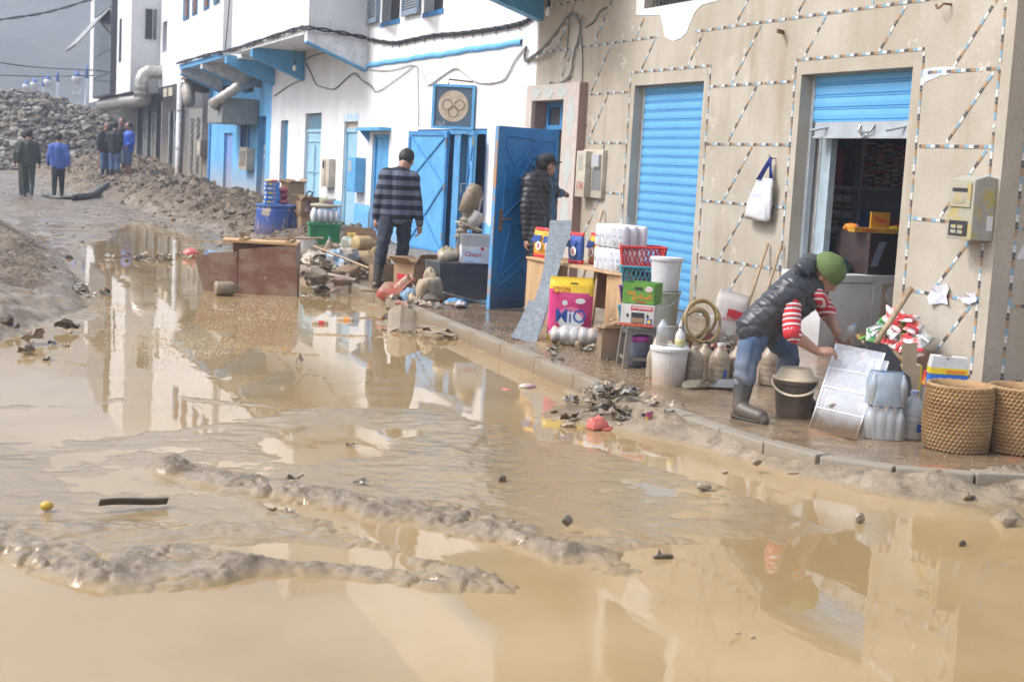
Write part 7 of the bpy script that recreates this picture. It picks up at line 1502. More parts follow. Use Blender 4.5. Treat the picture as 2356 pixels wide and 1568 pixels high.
litter('muddy_can', 'mud-covered bag lump at the end of the kerb heap', 1552, 965, .02, (.09, .07, .09), M_MUDP, 73, 'lump', amp=.25); litter('floating_packet', 'pale plastic packet with magenta end floating by the kerb', 1212, 892, -.005, (.075, .05, .022), mat('pale_green_packet', (.55, .55, .42), .3, (.4, .2, .3), sc=7), 74, 'packet', .3, .15); litter('floating_packet', 'small red scrap floating near the kerb', 1165, 897, -.005, (.04, .02, .01), M_PINK, 75, 'packet')
litter('wet_leaf_lump', 'wet brown leaf-like clump in the bottom water', 1515, 1288, -.01, (.11, .05, .035), MW[0][1], 76, 'clump', .2, .9); litter('wet_leaf_lump', 'flattened rotten cabbage-like clump near the corner kerb', 2225, 1148, .03, (.12, .05, .03), mat('rotten_leaf', (.30, .23, .14), .5, (.18, .13, .08), sc=14), 77, 'clump', .3, .9)
litter('mud_clod', 'brown clod on the mud close to the picture edge', 2318, 1202, .02, (.05, .03, .025), M_MUDDY, 78, 'clod'); litter('mud_clod', 'small mud clod below the corner kerb', 1740, 1067, .05, (.04, .03, .02), M_MUDDY, 79, 'clod'); litter('mud_clod', 'flat mud clod in the water channel', 1622, 1121, .02, (.06, .02, .014), M_MUDDY, 80, 'clod'); litter('mud_clod', 'dark small clod on the mud flat', 1156, 1103, .02, (.028, .018, .018), MW[0][1], 81, 'clod'); litter('dead_leaf', 'curled dead leaf on the mud by the water film', 1305, 1205, .04, (.035, .02, .025), MW[0][1], 82, 'leaf')
litter('wet_leaf', 'pale pointed leaf sticking out of the right-hand water', 1980, 1198, .01, (.03, .012, .03), M_MUDP, 83, 'leaf'); litter('plastic_scrap', 'white plastic fork-like scrap on the mud below the kerb', 1825, 1090, .04, (.05, .008, .01), M_WPLA, 84, 'scrap', .1); litter('floating_scrap', 'tiny white scrap floating in the bottom water', 1697, 1457, 0, (.012, .006, .006), M_WPLA, 85, 'scrap'); litter('floating_scrap', 'second tiny white scrap floating in the bottom water', 1733, 1467, 0, (.012, .006, .006), M_WPLA, 86, 'scrap'); litter('twig', 'short brown stub standing in the bottom water', 2215, 1255, 0, (.025, .01, .02), MW[0][1], 87, 'twig')
CL = MW + [('white plastic scrap', M_WPLA, .05), ('tan paper scrap', M_CARDP, .06), ('reddish wrapper', mat('red_mud', (.32, .08, .06), .35, (.22, .16, .1), sc=8), .05), ('greenish wrapper', mat('green_mud', (.12, .2, .1), .35, (.22, .16, .1), sc=8), .05)]
debris(CL, (700, 860, 585, 650), 60, 900, 'in the spoiled heap behind the striped man', 'small scraps in the spoiled heap', 1.5, .12, PAVE); debris(CL, (865, 1060, 672, 712), 22, 930, 'on the pavement around the muddy sacks', 'scraps around the sacks', 1.2, 0, PAVE); debris(CL, (1545, 1700, 800, 862), 40, 950, 'among the goods under the yellow hose', 'scraps under the hose', 1.1, .12, PAVE); debris(MW, (1270, 1420, 800, 850), 9, 970, 'on the wet pavement before the torn carton', 'scraps on the wet pavement', .7, 0, PAVE); debris(MW, (900, 1180, 735, 775), 14, 980, 'lying along the kerb edge', 'scraps along the kerb', 1.1)
# plank and lemon on the mud
p = gp(228, 1170, .02); q = gp(386, 1158, .02); d = q - p; t = thing('broken_gutter', 'broken dark gutter-like strip lying on the grey mud', 'strip', p, math.atan2(d.y, d.x)); L = d.length
mb = MB(); mb.grid(lambda u, v: Vector((L * u, .012 * math.cos(v * 3), .004 + .034 * v + .008 * math.sin(4 * u + 1))), 14, 6); mb.build('strip', mat('grey_brown_strip', (.075, .062, .048), .6, (.12, .1, .08), sc=6), t, solid=.004); mb = MB(); mb.grid(lambda u, v: Vector((L * u, -.006 + .03 * v, .038 + .008 * math.sin(4 * u + 1))), 14, 3); mb.build('top_edge', M_MUDDY, t, solid=.003)
p = gp(107, 1176, .0); t = thing('lemon', 'yellow lemon half sunk in the wet mud', 'lemon', p); mb = MB(); mb.ball((0, 0, .026), (.03, .024, .022), 16, 10); mb.build('fruit', mat('lemon_skin', (.55, .38, .05), .4, (.42, .27, .05), sc=9), t, smooth=True)
# cans floating
for (x, y, rz, m, lb) in ((735, 745, R(-10), M_TXR, 'white and red carton floating in the flood'), (794, 737, R(-24), M_TXO, 'white and orange carton floating in the flood')):
    p = gp(x, y, .0); t = thing('drink_carton', lb, 'carton', p, rz); mb = MB(); mb.xf = Matrix.Rotation(R(90), 4, 'Y'); mb.lathe([(0, 0), (.032, 0), (.034, .01), (.034, .155), (.03, .165), (0, .165)], (0, 0, -.08), 16); mb.build('carton_body', M_WPLA, t, smooth=True); mb = MB(); mb.xf = Matrix.Rotation(R(90), 4, 'Y'); mb.lathe([(.0345, .07), (.0347, .075), (.0347, .12), (.0345, .125)], (0, 0, -.08), 16); mb.build('label', m, t)
# cardboard scraps at the kerb
for k, (x, y, w, h, rx, lb) in enumerate(((925, 750, .28, .26, 55, 'bent grey-brown cardboard corner standing on the kerb'), (890, 745, .2, .12, 15, 'flat wet cardboard piece in front of the bent one'), (985, 752, .42, .06, 8, 'long muddy board lying along the kerb'), (1010, 765, .3, .1, 5, 'crumpled brown paper on the kerb edge'), (1180, 742, .3, .12, 12, 'wet fan-folded paper by the blue door foot'), (690, 820, .05, .05, 30, 'tiny white paper in the flood'))):
    p = gp(x, y, .06); t = thing('cardboard_scrap', lb, 'cardboard', p, toward(p, 30 * math.sin(k * 2))); mb = MB(); mb.grid(lambda u, v: Vector(((u - .5) * w, (v - .5) * h * math.cos(R(rx)), abs(u - .45) * -.2 * math.sin(R(rx)) + v * h * math.sin(R(rx)) + .01 * math.sin(9 * u + k))), 8, 6); mb.build('sheet', mat('wet_card', (.24, .185, .125), .6, (.33, .27, .2), sc=6) if k == 0 else bpy.data.materials['wet_card'], t, solid=.006)
debris(MW + [('white plastic scrap', M_WPLA, .04)], (245, 465, 588, 603), 26, 700, 'in the floating line before the brown cabinet', 'floating litter line'); litter('plastic_bag', 'salmon bag on the floating litter line by the brown cabinet', 440, 590, .02, (.13, .1, .09), M_PINK, 88, 'bag', amp=.3); litter('plastic_bag', 'dark green bag at the end of the floating litter line', 462, 600, .0, (.1, .08, .07), flat('dark_green_film', (.06, .09, .08), .4), 89, 'bag')
debris(MW, (178, 250, 672, 684), 9, 760, 'on the muddy bank by the flood edge', 'litter on the bank'); debris(MW + [('white plastic scrap', M_WPLA, .035)], (20, 240, 745, 830), 14, 780, 'on the low mud at the flood edge', 'litter on the low mud'); debris(MW, (700, 760, 640, 672), 14, 800, 'shell-like scrap at the heap foot by the cabinet', 'scraps at the heap foot'); debris(MW[:3], (380, 1700, 900, 1210), 7, 820, 'on the smooth mud flat', 'scraps on the mud flat', .45)
for k, (x, y, s, lb) in enumerate(((152, 594, .16, 'dark stone on the far muddy bank'), (15, 762, .13, 'brown stone at the edge of the left bank'), (80, 775, .09, 'flat stone beside the brown bank stone'))):
    p = gp(x, y, 0); t = thing('stone', lb, 'stone', Vector((p.x, p.y, tz(p.x, p.y) + .01))); o = bpy.data.objects.new('stone_body', ROCKS[2 + 3 * k]); COL.objects.link(o); o.parent = t; o.scale = (s, s, s)
# grain: floating kernels on the flood and strewn on the pavement
g = np.random.default_rng(4); P = []
def grain_box(n, x0, x1, y0, y1, z, cl=1.0):
    for _ in range(n):
        x, y = x0 + (x1 - x0) * g.random(), y0 + (y1 - y0) * g.random(); p = gp(x, y, z)
        if z == 0:
            h_ = tz(p.x, p.y); P.append((p.x, p.y, max(h_, 0.0)))
        else: P.append((p.x, p.y, z + .006))
def grain_cl(n, cx, cy, sx, sy, z):
    for _ in range(n):
        p = gp(cx + g.normal() * sx, cy + g.normal() * sy, z)
        P.append((p.x, p.y, z if z == 0 else z + .006))
grain_cl(900, 410, 790, 70, 14, 0); grain_cl(500, 330, 770, 80, 18, 0); grain_cl(700, 590, 725, 60, 22, 0); grain_cl(350, 470, 812, 40, 8, 0); grain_cl(260, 250, 712, 40, 8, 0); grain_cl(160, 700, 745, 50, 20, 0); grain_cl(500, 450, 690, 180, 60, 0); grain_cl(120, 620, 935, 160, 10, 0)
for kx in np.linspace(0, 1, 18): grain_cl(38, 1010 + 420 * kx, 735 + 120 * kx, 30, 14, PAVE)
grain_cl(250, 1230, 775, 60, 18, PAVE); grain_cl(140, 1460, 880, 60, 18, PAVE); grain_cl(60, 1900, 1035, 150, 20, PAVE); grain_cl(40, 2200, 1070, 60, 12, PAVE)
P = np.array(P); inn_ = sdpoly(P[:, 0], P[:, 1], PAVE_POLY); P = P[np.where(P[:, 2] < .05, inn_ < -.05, inn_ > .1)]; hz_ = terrain(P[:, 0], P[:, 1]); P[:, 2] = np.where(P[:, 2] < .05, np.maximum(hz_, 0), P[:, 2]); n = len(P)
oct_ = np.array([(1, 0, 0), (0, 1, 0), (-1, 0, 0), (0, -1, 0), (0, 0, .6), (0, 0, -.6)]); of = np.array([(0, 1, 4), (1, 2, 4), (2, 3, 4), (3, 0, 4), (1, 0, 5), (2, 1, 5), (3, 2, 5), (0, 3, 5)])
S = g.uniform(.0022, .0055, n) * (1 + .05 * P[:, 1]); Vv = oct_[None] * S[:, None, None] * np.stack([g.uniform(.7, 1.4, n), g.uniform(.7, 1.4, n), np.ones(n)], -1)[:, None] + P[:, None]
o = np_mesh('spilled_grain', Vv.reshape(-1, 3), (of[None] + (np.arange(n) * 6)[:, None, None]).reshape(-1, 3), mat('pale_grain', (.52, .43, .29), .6, (.36, .27, .16), sc=30)); o['kind'] = 'stuff'; tag(o, 'pale grain floating on the flood and strewn over the pavement', 'grain')
# thick pump hoses near the men
for (L, r, m, lb) in (([(300, 1215), (320, 1235), (370, 1250), (450, 1255), (530, 1235), (620, 1205), (700, 1180), (760, 1172)], .05, M_CABLE, 'grey pump hose curving over the mud to the standing men'), ([(515, 1265), (580, 1245), (650, 1215), (740, 1185)], .09, M_BLACK, 'thick black hose on the bank by the standing men')):
    pts = []
    for x, y in L:
        Y = 44 - (y - 1172) * .05; p = at_y(x / K3, y / K3, Y); pts.append(Vector((p.x, p.y, tz(p.x, p.y) + r)))
    cable(lb, pts, r, m, name='pump_hose', cat='hose')
t = thing('chain_scrap', 'blue plastic bag on the road behind the hooded man', 'bag', Vector((gp(480 / K3, 1290 / K3, .25)))); mb = MB(); lump(mb, (0, 0, .03), (.25, .1, .06), 5); mb.build('film', flat('sky_film', (.25, .5, .75), .4), t)

# ------------------------------------------------------------------ inside the shop
M_SHELF = flat('shelf_grey', (.6, .61, .62), .5)
shf = thing('shop_shelves', 'grey wall shelves inside the shop stacked with tins and jars', 'shelves', (10.6, 11.4, .12))
SY = 13.12; ZS = (.62, 1.08, 1.63, 2.25)
for z in ZS: mb = MB(); mb.bx(8.25, 11.2, SY, SY + .42, z - .015, z + .015); mb.build('shelf_board', M_SHELF, shf, world=True)
for x in (8.3, 9.33, 10.4, 11.15): mb = MB(); mb.bx(x - .02, x + .02, SY - .01, SY + .42, .1, 2.8); mb.build('upright', M_SHELF, shf, world=True)
cans = []
CM = [flat('tin_red', (.6, .08, .08), .3), flat('tin_white', (.8, .78, .75), .4), flat('tin_dark', (.08, .08, .1), .3), flat('tin_pink', (.75, .45, .4), .4), flat('jar_green', (.12, .17, .08), .15), flat('tin_blue', (.1, .2, .6), .35), flat('tin_gold', (.75, .6, .25), .3), flat('tin_navy', (.12, .12, .25), .3)]
CN = ['red', 'white', 'black', 'pink', 'dark green', 'blue', 'golden', 'navy']
def tinm(r, h, m, sq=False):
    q = MB()
    if sq: q.bx(-r, r, -r, r, 0, h)
    else: q.lathe([(0, 0), (r, 0), (r, h), (r * .9, h), (0, h)], n=12)
    return q.mesh('tin', m)
band_me = {}
def shop_item(name, lb, cat, x, y, z, r, h, ci, grp, sq=False, lid=None):
    t = thing(name, lb, cat, (x, y, z), 0, grp); k = (r, h, ci, sq)
    if k not in band_me:
        q = MB(); q.lathe([(r * 1.01, h * .25), (r * 1.02, h * .3), (r * 1.02, h * .7), (r * 1.01, h * .75)], n=12); band_me[k] = (tinm(r, h, CM[ci], sq), q.mesh('label', CM[(ci + 1) % 4]))
    for me in band_me[k][:1 if sq else 2]: o = bpy.data.objects.new(me.name.split('.')[0], me); COL.objects.link(o); o.parent = t
    if lid: q = MB(); q.lathe([(r * .8, h), (r * .85, h + .02), (0, h + .025)], n=12); q.build('lid', lid, t, smooth=True)
r_ = random.Random(21)
YI = SY + .12
for i in range(8):                        # wall of small tins, upper bay
    for j in range(7): shop_item('tin', f'small tin in the {ordn[i] if i < 7 else "last"} column and {ordn[j]} row up of the shelf tins', 'tin', 9.42 + i * .112, YI, 1.647 + j * .07, .052, .066, (3, 7, 3, 1, 2)[(i + j * 2) % 5], 'stacked small tins')
for i in range(7): ci = (0, 2, 0, 1, 6, 0, 2)[i]; shop_item('packet', f'{CN[ci]} packet, {ordn[i]} from the doorway post on the shelf above the dark jars', 'packet', 8.45 + i * .13, YI, 1.647, .052, r_.uniform(.18, .46), ci, 'packets on the shelf', True)
for i in range(7):
    for j in range(3): shop_item('glass_jar', f'dark gold-lidded glass jar, {ordn[i]} from the doorway post in the {ordn[j]} row up', 'jar', 8.42 + i * .14, YI, 1.097 + j * .172, .06, .145, 4, 'dark glass jars', lid=CM[6])
for i in range(7):
    for j in range(2): shop_item('glass_jar', f'black jar, {ordn[i]} from the doorway post in the low shelf {"upper" if j else "bottom"} row', 'jar', 8.42 + i * .14, YI, .637 + j * .19, .06, .165, 2, 'black jars on the low shelf', lid=CM[1])
for i in range(5): ci = (5, 2, 0, 1, 5)[i]; shop_item('packet', f'{CN[ci]} carton, {ordn[i]} along the shelf below the small tins', 'carton', 9.5 + i * .19, YI, 1.097, .08, r_.uniform(.15, .4), ci, 'cartons below the tins', True)
for i in range(7): ci = (0, 1, 2, 5, 6, 0, 3)[i]; shop_item('packet', f'{CN[ci]} packet, {ordn[i]} from the doorway post on the top shelf', 'packet', 8.45 + i * .13, YI, 2.267, .055, r_.uniform(.18, .4), ci, 'packets on the top shelf', True)
# chest freezer, dark display carton and confectionery
fz = at_d(2000, 760, 13.75); fz.z = .12; frz = thing('chest_freezer', 'white chest freezer with a milk poster just inside the shop doorway', 'freezer', fz, R(6)); M_FRZ = mat('white_enamel', (.74, .75, .77), .4, (.66, .67, .69), sc=3, mud=(.4, .3, .05)); hF = .69
mb = MB(); mb.bx(-.62, 0, 0, .6, 0, hF - .08); mb.build('freezer_body', M_FRZ, frz, bevel=.01); mb = MB(); mb.bx(-.63, .01, -.01, .61, hF - .075, hF); mb.build('lid', M_FRZ, frz, bevel=.012)
mb = MB(); mb.bx(0.001, .9, -.002, .6, 0, hF - .001); mb.build('freezer_front', M_FRZ, frz, bevel=.01)
patch(frz, (.28, -.003, .38), .34, .46, mat('milk_poster', (.40, .30, .2), .5, (.55, .47, .38), sc=5), name='poster'); patch(frz, (.24, -.006, .50), .17, .17, M_TXW, ell=True, name='poster_disc'); patch(frz, (.38, -.006, .47), .06, .12, flat('poster_blue', (.08, .2, .5), .5), name='poster_splash'); patch(frz, (.3, -.006, .27), .14, .14, flat('poster_bowl', (.6, .58, .55), .5), ell=True, name='poster_bowl')
fm_ = Matrix.Translation(fz) @ Matrix.Rotation(R(6), 4, 'Z')
q = fm_ @ Vector((.26, .3, hF + .001)); t = thing('display_carton', 'black display carton with a chocolate bar print on the freezer', 'carton', q, R(8)); mb = MB(); mb.bx(-.32, .34, -.25, .25, 0, .40); mb.build('carton_body', mat('black_carton', (.035, .025, .024), .4, (.06, .035, .03), sc=6), t, bevel=.004); o = patch(t, (-.2, -.252, .2), .09, .24, flat('bar_print', (.25, .3, .4), .4), slant=.05); ftext(t, 'SNICKERS', (-.2, -.2555, .2), .2, .05, M_TXW, up=(-1, 0, .45)) if False else None; patch(t, (.06, -.252, .34), .04, .05, M_TXW)
q2 = q + Vector((-.06, -.12, .402)); t = thing('chocolate_box', 'golden Twix display box standing on the black carton', 'box', q2, R(-8)); mb = MB(); mb.bx(-.10, .10, -.01, .02, 0, .20); mb.build('back_card', mat('twix_gold', (.55, .28, .02), .4), t); mb = MB(); mb.bx(-.34, .10, -.15, -.011, 0, .045); mb.build('tray', bpy.data.materials['twix_gold'], t); ftext(t, 'Twix', (0, -.0115, .12), .14, .06, M_TXR, bold=.02); ftext(t, 'Twix', (-.2, -.152, .022), .14, .03, M_TXR, bold=.02)
for k, (dx, dy, m, nm) in enumerate(((.15, -.08, M_TXY, 'yellow'), (.24, -.05, M_TXR, 'red'), (.12, .12, M_WPLA, 'white'), (.28, .1, M_CH[2], 'silver'), (-.15, .1, flat('violet_film', (.15, .1, .25), .4), 'violet'), (-.3, 0, M_TXO, 'orange'))):
    t = thing('sweet_packet', f'{nm} sweet packet piled on the black display carton', 'packet', q + Vector((dx, dy, .402)), k); mb = MB(); lump(mb, (0, 0, .03), (.075, .05, .045), 400 + k, .5); mb.build('packet', m, t)
q = fm_ @ Vector((-.25, .3, hF + .001)); t = thing('plastic_bag', 'dark green bag lying on the freezer lid', 'bag', q); mb = MB(); lump(mb, (0, 0, .07), (.15, .12, .1), 410, .45); mb.build('bag_film', flat('bag_dark_green', (.02, .07, .05), .5), t)
# ------------------------------------------------------------------ people
M_SKIN = mat('skin', (.42, .24, .165), .5, (.36, .19, .13), sc=14, sss=.05); M_HAIR = flat('dark_hair', (.018, .015, .013), .6); M_RUB = mat('black_rubber_boot', (.035, .036, .038), .28, (.06, .055, .05), sc=9, mud=(.6, .25, .0))
TMP = bpy.data.scenes.new('workbench')
def remesh(name, chains, vox, m, parent, smooth=5, disp=None, balls=(), mats=None):
    """one continuous skin over tapered limbs: chains = [[(point, radius), ...], ...]"""
    mb = MB()
    for ch in chains:
        pts, rs = [], []
        for i, (p, r) in enumerate(ch):
            p = Vector(p)
            if i:
                q, s = Vector(ch[i - 1][0]), ch[i - 1][1]
                for k in (1 / 3, 2 / 3): pts.append(q.lerp(p, k)); rs.append(s + (r - s) * k)
            pts.append(p); rs.append(r)
        a = (pts[0] - pts[1]).normalized(); b = (pts[-1] - pts[-2]).normalized(); r0, r1 = rs[0], rs[-1]
        pts = [pts[0] + a * r0 * .85, pts[0] + a * r0 * .5] + pts + [pts[-1] + b * r1 * .5, pts[-1] + b * r1 * .85]; rs = [r0 * .4, r0 * .85] + rs + [r1 * .85, r1 * .4]
        mb.tube(pts, rs, 12)
    for c, r3, M in balls:
        mb.xf = Matrix.Translation(c) @ M.to_4x4() if M is not None else Matrix.Translation(c); mb.ball((0, 0, 0), r3, 16, 12); mb.xf = None
    me = mb.mesh(name, mats or m); o = bpy.data.objects.new(name, me); COL.objects.link(o)
    md = o.modifiers.new('r', 'REMESH'); md.mode = 'VOXEL'; md.voxel_size = vox
    if smooth: s = o.modifiers.new('s', 'SMOOTH'); s.factor = .5; s.iterations = smooth
    COL.objects.unlink(o); TMP.collection.objects.link(o); 
    with bpy.context.temp_override(scene=TMP, view_layer=TMP.view_layers[0]): dg = bpy.context.evaluated_depsgraph_get(); me2 = bpy.data.meshes.new_from_object(o.evaluated_get(dg))
    o.modifiers.clear(); o.data = me2
    TMP.collection.objects.unlink(o); COL.objects.link(o)
    me2.materials.clear(); me2.materials.append(m)
    if disp:
        n = len(me2.vertices); co = np.empty(n * 3); me2.vertices.foreach_get('co', co); co = co.reshape(-1, 3); no = np.empty(n * 3); me2.vertex_normals.foreach_get('vector', no); no = no.reshape(-1, 3)
        co = co + no * disp(co, no)[:, None]; me2.vertices.foreach_set('co', co.ravel())
    me2.polygons.foreach_set('use_smooth', [True] * len(me2.polygons)); me2.update()
    if parent is not None: o.parent = parent; o.location = -Vector(parent.location)
    return o
def stripes(name, axis, period, cols, rough=.8, mud=None):
    m = bpy.data.materials.new(name); m.use_nodes = True; t = m.node_tree; b = t.nodes['Principled BSDF']; b.inputs['Roughness'].default_value = rough; L = t.links.new
    tc = t.nodes.new('ShaderNodeTexCoord'); d = t.nodes.new('ShaderNodeVectorMath'); d.operation = 'DOT_PRODUCT'; d.inputs[1].default_value = Vector(axis) / period; L(tc.outputs['Object'], d.inputs[0])
    f = t.nodes.new('ShaderNodeMath'); f.operation = 'FRACT'; L(d.outputs['Value'], f.inputs[0]); r = t.nodes.new('ShaderNodeValToRGB'); r.color_ramp.interpolation = 'CONSTANT'; L(f.outputs[0], r.inputs[0])
    e = r.color_ramp.elements; e[0].position = 0; e[0].color = (*cols[0][1], 1)
    for k, (p, c) in enumerate(cols[1:]):
        q = e[1] if k == 0 else e.new(p); q.position = p; q.color = (*c, 1)
    n = t.nodes.new('ShaderNodeTexNoise'); n.inputs['Scale'].default_value = 90; L(tc.outputs['Object'], n.inputs[0]); bp = t.nodes.new('ShaderNodeBump'); bp.inputs['Strength'].default_value = .3; bp.inputs['Distance'].default_value = .005; L(n.outputs[0], bp.inputs['Height']); L(bp.outputs[0], b.inputs['Normal'])
    L(r.outputs[0], b.inputs['Base Color']); return m
def frame(f, up):                        # head frame: x right, y face direction, z up
    f = Vector(f).normalized(); u = Vector(up); u = (u - u.dot(f) * f).normalized(); return Matrix((f.cross(u), f, u)).transposed()
def hand(mb_chains, w, d, palm_n, s=1.0, curl=.5):
    """palm and five unequal bent fingers from wrist w along d"""
    w, d, n = Vector(w), Vector(d).normalized(), Vector(palm_n); n = (n - n.dot(d) * d).normalized(); sd_ = d.cross(n)
    mb_chains.append([(w, .026 * s), (w + d * .045 * s, .03 * s), (w + d * .085 * s, .027 * s)])
    mb_chains.append([(w + d * .04 * s + sd_ * .022 * s, .02 * s), (w + d * .085 * s + sd_ * .025 * s, .017 * s)]); mb_chains.append([(w + d * .04 * s - sd_ * .022 * s, .02 * s), (w + d * .085 * s - sd_ * .025 * s, .016 * s)])
    for k, (o, L) in enumerate(((.033, .068), (.012, .078), (-.011, .074), (-.032, .058))):
        a = w + (d * .085 + sd_ * o) * s; b = a + (d * math.cos(curl * .6) + n * math.sin(curl * .6)) * L * .5 * s; c = b + (d * math.cos(curl * 1.9) + n * math.sin(curl * 1.9)) * L * .5 * s; mb_chains.append([(a, .0098 * s), (b, .009 * s), (c, .0078 * s)])
    a = w + (d * .03 + sd_ * .03) * s; b = a + (d * .6 + sd_ * .6 + n * .45) * .04 * s; mb_chains.append([(a, .013 * s), (b, .011 * s), (b + (d * .9 + n * .4) * .028 * s, .009 * s)])
def person(label, J, top, trous, boot, hat=None, vox=.011, hair=M_HAIR, sleeve=1.0, topr=0.0, disp=None, top2=None, barefoot=False, curl=.6, shorts=False, boots_h=.62, jend=.46, hem=-.10, extra=None, group=None):
    g_ = (Vector(J['aL']) + Vector(J['aR'])) / 2; t = thing('person', label, 'person', (g_.x, g_.y, min(J['aL'].z, J['aR'].z) - .07), 0, group); V_ = lambda k: Vector(J[k])
    hd, hf, hu = V_('head'), V_('hf'), V_('hu'); F = frame(hf, hu); s = J.get('s', 1.0); X = lambda x, y, z: hd + F @ Vector((x * s, y * s, z * s))
    pel = (V_('hL') + V_('hR')) / 2; ch = (V_('sL') + V_('sR')) / 2; b = []
    nb = ch + (hd - ch) * .28
    b += [[(pel, .10 * s), (ch, .10 * s), (nb, .06 * s)], [(nb, .064 * s), (X(0, -.02, -.05), .060 * s)], [(V_('hL'), .085 * s), (V_('sL') * .9 + ch * .1, .07 * s)], [(V_('hR'), .085 * s), (V_('sR') * .9 + ch * .1, .07 * s)], [(V_('sL'), .06 * s), (ch, .08 * s), (V_('sR'), .06 * s)]]
    for c in 'LR':
        b.append([(V_('s' + c), .05 * s), (V_('e' + c), .041 * s), (V_('e' + c).lerp(V_('w' + c), .35), .04 * s), (V_('w' + c), .027 * s)]); hand(b, V_('w' + c), V_('d' + c), V_('n' + c), s, curl)
        b.append([(V_('h' + c), .08 * s), (V_('k' + c), .055 * s), (V_('k' + c).lerp(V_('a' + c), .35), .055 * s), (V_('a' + c), .036 * s), (V_('a' + c) + V_('f' + c) * .1 * s + Vector((0, 0, -.035 * s)), .036 * s), (V_('a' + c) + V_('f' + c) * .19 * s + Vector((0, 0, -.045 * s)), .03 * s)])
    I3 = F
    balls = [(X(0, 0, .02), (.074 * s, .092 * s, .098 * s), F), (X(0, .03, -.05), (.055 * s, .06 * s, .058 * s), F), (X(0, .094, -.012), (.014 * s, .02 * s, .024 * s), F), (X(.076, -.005, -.005), (.011 * s, .02 * s, .03 * s), F), (X(-.076, -.005, -.005), (.011 * s, .02 * s, .03 * s), F), (X(0, .075, .028), (.05 * s, .018 * s, .014 * s), F)]
    body = remesh('body', b, vox * .8, M_SKIN, t, 3, balls=balls)
    if vox < .02:
        for sx in (-1, 1):
            mb = MB(); mb.xf = Matrix.Translation(X(sx * .03, .083, .012) - Vector(t.location)) @ F.to_4x4(); mb.ball((0, 0, 0), (.012, .007, .006), 8, 6); mb.build('eye', M_BLACK, t); mb = MB(); mb.xf = Matrix.Translation(X(sx * .032, .09, .032) - Vector(t.location)) @ F.to_4x4(); mb.ball((0, 0, 0), (.02, .006, .005), 8, 6); mb.build('eyebrow', hair, t)
        mb = MB(); mb.xf = Matrix.Translation(X(0, .088, -.052) - Vector(t.location)) @ F.to_4x4(); mb.ball((0, 0, 0), (.022, .007, .006), 8, 6); mb.build('mouth', flat('lip', (.28, .10, .08), .5) if 'lip' not in bpy.data.materials else bpy.data.materials['lip'], t)
    if hair is not None and hat != 'beanie':
        mb = MB(); mb.xf = Matrix.Translation(X(0, -.030, .030) - Vector(t.location)) @ F.to_4x4(); mb.ball((0, 0, 0), (.087 * s, .090 * s, .102 * s), 18, 12, folds(3, .07)); mb.build('hair', hair, t, smooth=True)
    if hat == 'cap':
        m = J['hatm']; mb = MB(); mb.xf = Matrix.Translation(X(0, -.012, .055) - Vector(t.location)) @ F.to_4x4(); mb.lathe([(.092 * s, -.01), (.094 * s, .02), (.085 * s, .055), (.05 * s, .08), (0, .087)], n=20, sy=1.12); mb.build('cap_crown', m, t, smooth=True); mb = MB(); mb.xf = Matrix.Translation(X(0, .07, .05) - Vector(t.location)) @ F.to_4x4(); mb.grid(lambda u, v: Vector(((u - .5) * .155 * s * (1 - .25 * v * v), (.01 + .085 * v - .05 * (2 * u - 1) ** 2) * s, (-.004 - .025 * (2 * u - 1) ** 2 + .004 * v) * s)), 9, 5); mb.build('cap_peak', m, t, smooth=True, solid=.005)
    if hat == 'beanie':
        m = J['hatm']; mb = MB(); mb.xf = Matrix.Translation(X(0, -.012, .03) - Vector(t.location)) @ F.to_4x4(); pr = []
        for i in range(25): z = -.02 + .14 * i / 24; q = min(1, max(0, (z - .03) / .09)); pr.append((.103 * math.sqrt(max(0, 1 - q * q * .93)) + .0022 * (i % 2), z))
        mb.lathe(pr + [(.02, .128), (0, .125)], n=40, sy=1.12, wob=lambda w, z: 1 + (.035 * math.sin(5 * w) if z > .09 else 0)); mb.build('beanie', m, t, smooth=True)
    c = []
    tr = .018 + topr
    tc_ = [[(pel + (ch - pel) * hem, .11 * s + topr), (ch, .115 * s + tr), (nb, .082 * s + topr * .4)], [(V_('hL') + (ch - pel) * hem, .094 * s + topr * .8), (V_('sL') * .88 + ch * .12, .082 * s + tr * .8)], [(V_('hR') + (ch - pel) * hem, .094 * s + topr * .8), (V_('sR') * .88 + ch * .12, .082 * s + tr * .8)], [(V_('sL'), .068 * s + topr * .6), (ch, .10 * s + tr), (V_('sR'), .068 * s + topr * .6)]]
    sl = []
    for k in 'LR':
        if sleeve > .6: sl.append([(V_('s' + k), .062 * s + topr * .7), (V_('e' + k), .052 * s + topr * .6), (V_('e' + k).lerp(V_('w' + k), min(1, (sleeve - .5) * 2) - .04), .040 * s + topr * .4)])
        else: sl.append([(V_('s' + k), .064 * s), (V_('e' + k), .055 * s), (V_('e' + k) + (V_('w' + k) - V_('e' + k)) * .12, .05 * s)])
    if top2 is None: remesh('jacket' if topr else 'jumper', tc_ + sl, vox, top, t, 9 if vox < .02 else 3, disp)
    else:
        remesh('vest', tc_, vox, top, t, 8, disp)
        for q in sl: remesh('sleeve', [q], vox * .8, top2, t, 2)
    lg = [[(V_('hL'), .10 * s), (pel, .108 * s), (V_('hR'), .10 * s)]]; f_ = .30 if shorts else 1.0
    bt = []
